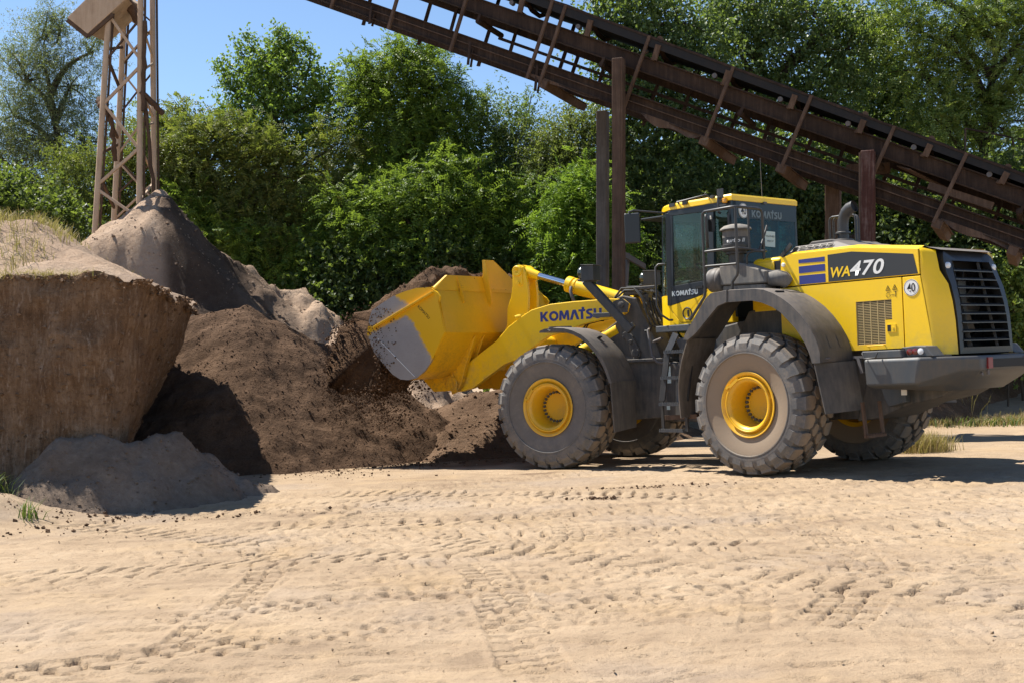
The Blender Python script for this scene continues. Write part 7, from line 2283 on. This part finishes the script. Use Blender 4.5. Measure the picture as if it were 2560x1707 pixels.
# right: big poplars and the wood behind the conveyor
tree('poplar_tree', 'poplar with big glinting leaves behind the tall conveyor post', 'tree', 1560, 28,
     [(1460, 40, 90, 60), (1560, 60, 90, 60), (1500, 140, 90, 60), (1600, 180, 90, 70), (1450, 230, 70, 60), (1540, 290, 90, 70), (1480, 350, 70, 60), (1620, 330, 70, 70), (1420, 90, 45, 50), (1560, 420, 90, 60), (1400, 20, 45, 50)], 'poplar', 'poplar', 240, 330, .20, None, [(1420, 130, 1375, 60, 5), (1400, 200, 1365, 170, 4), (1430, 20, 1350, -5, 5)], .35)
tree('poplar_tree', 'tall poplar filling the sky above the middle of the conveyor', 'tree', 1800, 29,
     [(1740, 20, 110, 70), (1860, 30, 110, 70), (1700, 120, 90, 70), (1820, 140, 110, 70), (1940, 120, 90, 80), (1760, 240, 110, 70), (1900, 240, 100, 70), (1660, 30, 60, 60), (1980, 30, 80, 70)], 'poplar', 'poplar', 241, 270, .22, None, [(1650, 60, 1640, 10, 4), (2010, 100, 2050, 60, 5)], .35)
tree('feathery_tree', 'light green feathery tree at the upper right corner', 'tree', 2240, 28,
     [(2180, 80, 90, 70), (2290, 60, 90, 80), (2120, 170, 80, 70), (2240, 180, 100, 80), (2340, 180, 70, 90), (2160, 280, 90, 60), (2290, 290, 90, 70), (2080, 60, 60, 70), (2380, 60, 60, 80), (2110, -10, 90, 50), (2300, -20, 100, 60)], 'robinia', 'lightgreen', 242, 250, .20, None, [(2290, 20, 2280, -20, 4)], .3)
tree('poplar_tree', 'dark leaved poplar behind the right end of the conveyor', 'tree', 2020, 31,
     [(2000, 160, 80, 80), (2060, 240, 80, 70), (1980, 310, 90, 60), (2080, 340, 90, 70), (1950, 390, 90, 60)], 'poplar', 'poplar', 243, 240, .18)
for i, (x, Yy, bl, lab, km) in enumerate((
        (1560, 27.5, [(1500, 450, 80, 60), (1600, 470, 80, 70), (1540, 540, 90, 70), (1620, 560, 80, 70), (1480, 570, 60, 80), (1560, 660, 110, 90)], 'dark bushy tree behind the cab of the loader', 'sallow'),
        (1800, 27.5, [(1730, 440, 90, 60), (1840, 430, 90, 70), (1780, 520, 100, 70), (1880, 520, 80, 70), (1700, 540, 70, 70), (1800, 640, 130, 90)], 'dark bushy tree between cab and exhaust pipe', 'under'),
        (2060, 27, [(1990, 480, 80, 60), (2100, 470, 80, 70), (2040, 560, 100, 60), (2140, 560, 80, 60), (2200, 480, 70, 70), (2080, 650, 130, 90)], 'dark bushy tree behind the hood of the loader', 'under'),
        (2300, 26.5, [(2260, 470, 70, 70), (2350, 460, 70, 90), (2290, 570, 90, 70), (2370, 580, 70, 80), (2240, 660, 80, 70), (2330, 700, 80, 90)], 'dark bushy tree behind the radiator grille', 'under'))):
    tree('bushy_tree', lab, 'tree', x, Yy, bl, 'under' if km == 'under' else 'sallow', 'under' if i else 'poplar', 250 + i, 270, .10)
tree('bush', 'fresh green bush lit by the sun at the right edge', 'bush', 2350, 25.8, [(2345, 700, 35, 50), (2365, 780, 40, 50), (2330, 660, 22, 26)], 'under', 'lightgreen', 260, 46, .03)
tree('bush', 'dark leafy bush above the earth mound at the right', 'bush', 2260, 27.8, [(2200, 890, 60, 50), (2290, 880, 70, 60), (2370, 870, 60, 70), (2250, 800, 80, 60), (2350, 790, 60, 60), (2150, 860, 60, 70)], 'under', 'under', 261, 190, .03)
tree('bush', 'leafy bush behind the rear tyres', 'bush', 1900, 28.5, [(1800, 830, 120, 120), (1980, 830, 120, 120), (2080, 850, 90, 100), (1650, 830, 110, 120), (1500, 830, 110, 120)], 'under', 'under', 262, 240, .03)
# a sprig with bright leaves standing out at the right edge
tree('sapling', 'pale sapling sprig beside the radiator grille', 'sapling', 2315, 25.4, [(2318, 610, 10, 14)], 'poplar_young', 'lightgreen', 263, 4, .02, None, [(2330, 720, 2310, 610, 5)], .2)


# the wood further back, closing the gaps between the trunks
rng = np.random.default_rng(300)
n = 1900
X = rng.uniform(-22, 24, n); Yw = rng.uniform(33, 39, n)
hmax = np.interp(X, [-22, -14, -12.5, -9, -6, -2, 2, 4, 9, 14, 24], [3.0, 3.0, 4.2, 6.5, 7.6, 7.4, 6.8, 7.5, 8, 8.5, 9])
Zw = rng.uniform(.2, 1, n) ** .9 * hmax
cen = np.stack([X, Yw, Zw], -1)
KINDS['wood'] = dict(mode='twig', leaf=(.25, .19), per=6, nper=9, tw=.6, spread=.55, hang=.4)
V, Fq, h = make_crown(rng, cen, unit(rng.normal(size=(n, 3))), 'wood')
b = np.array((0, 36, 0))
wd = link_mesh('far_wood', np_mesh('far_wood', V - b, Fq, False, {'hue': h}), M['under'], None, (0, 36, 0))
tag(wd, 'dense wood closing the view behind the trees', 'wood', None, 'stuff')
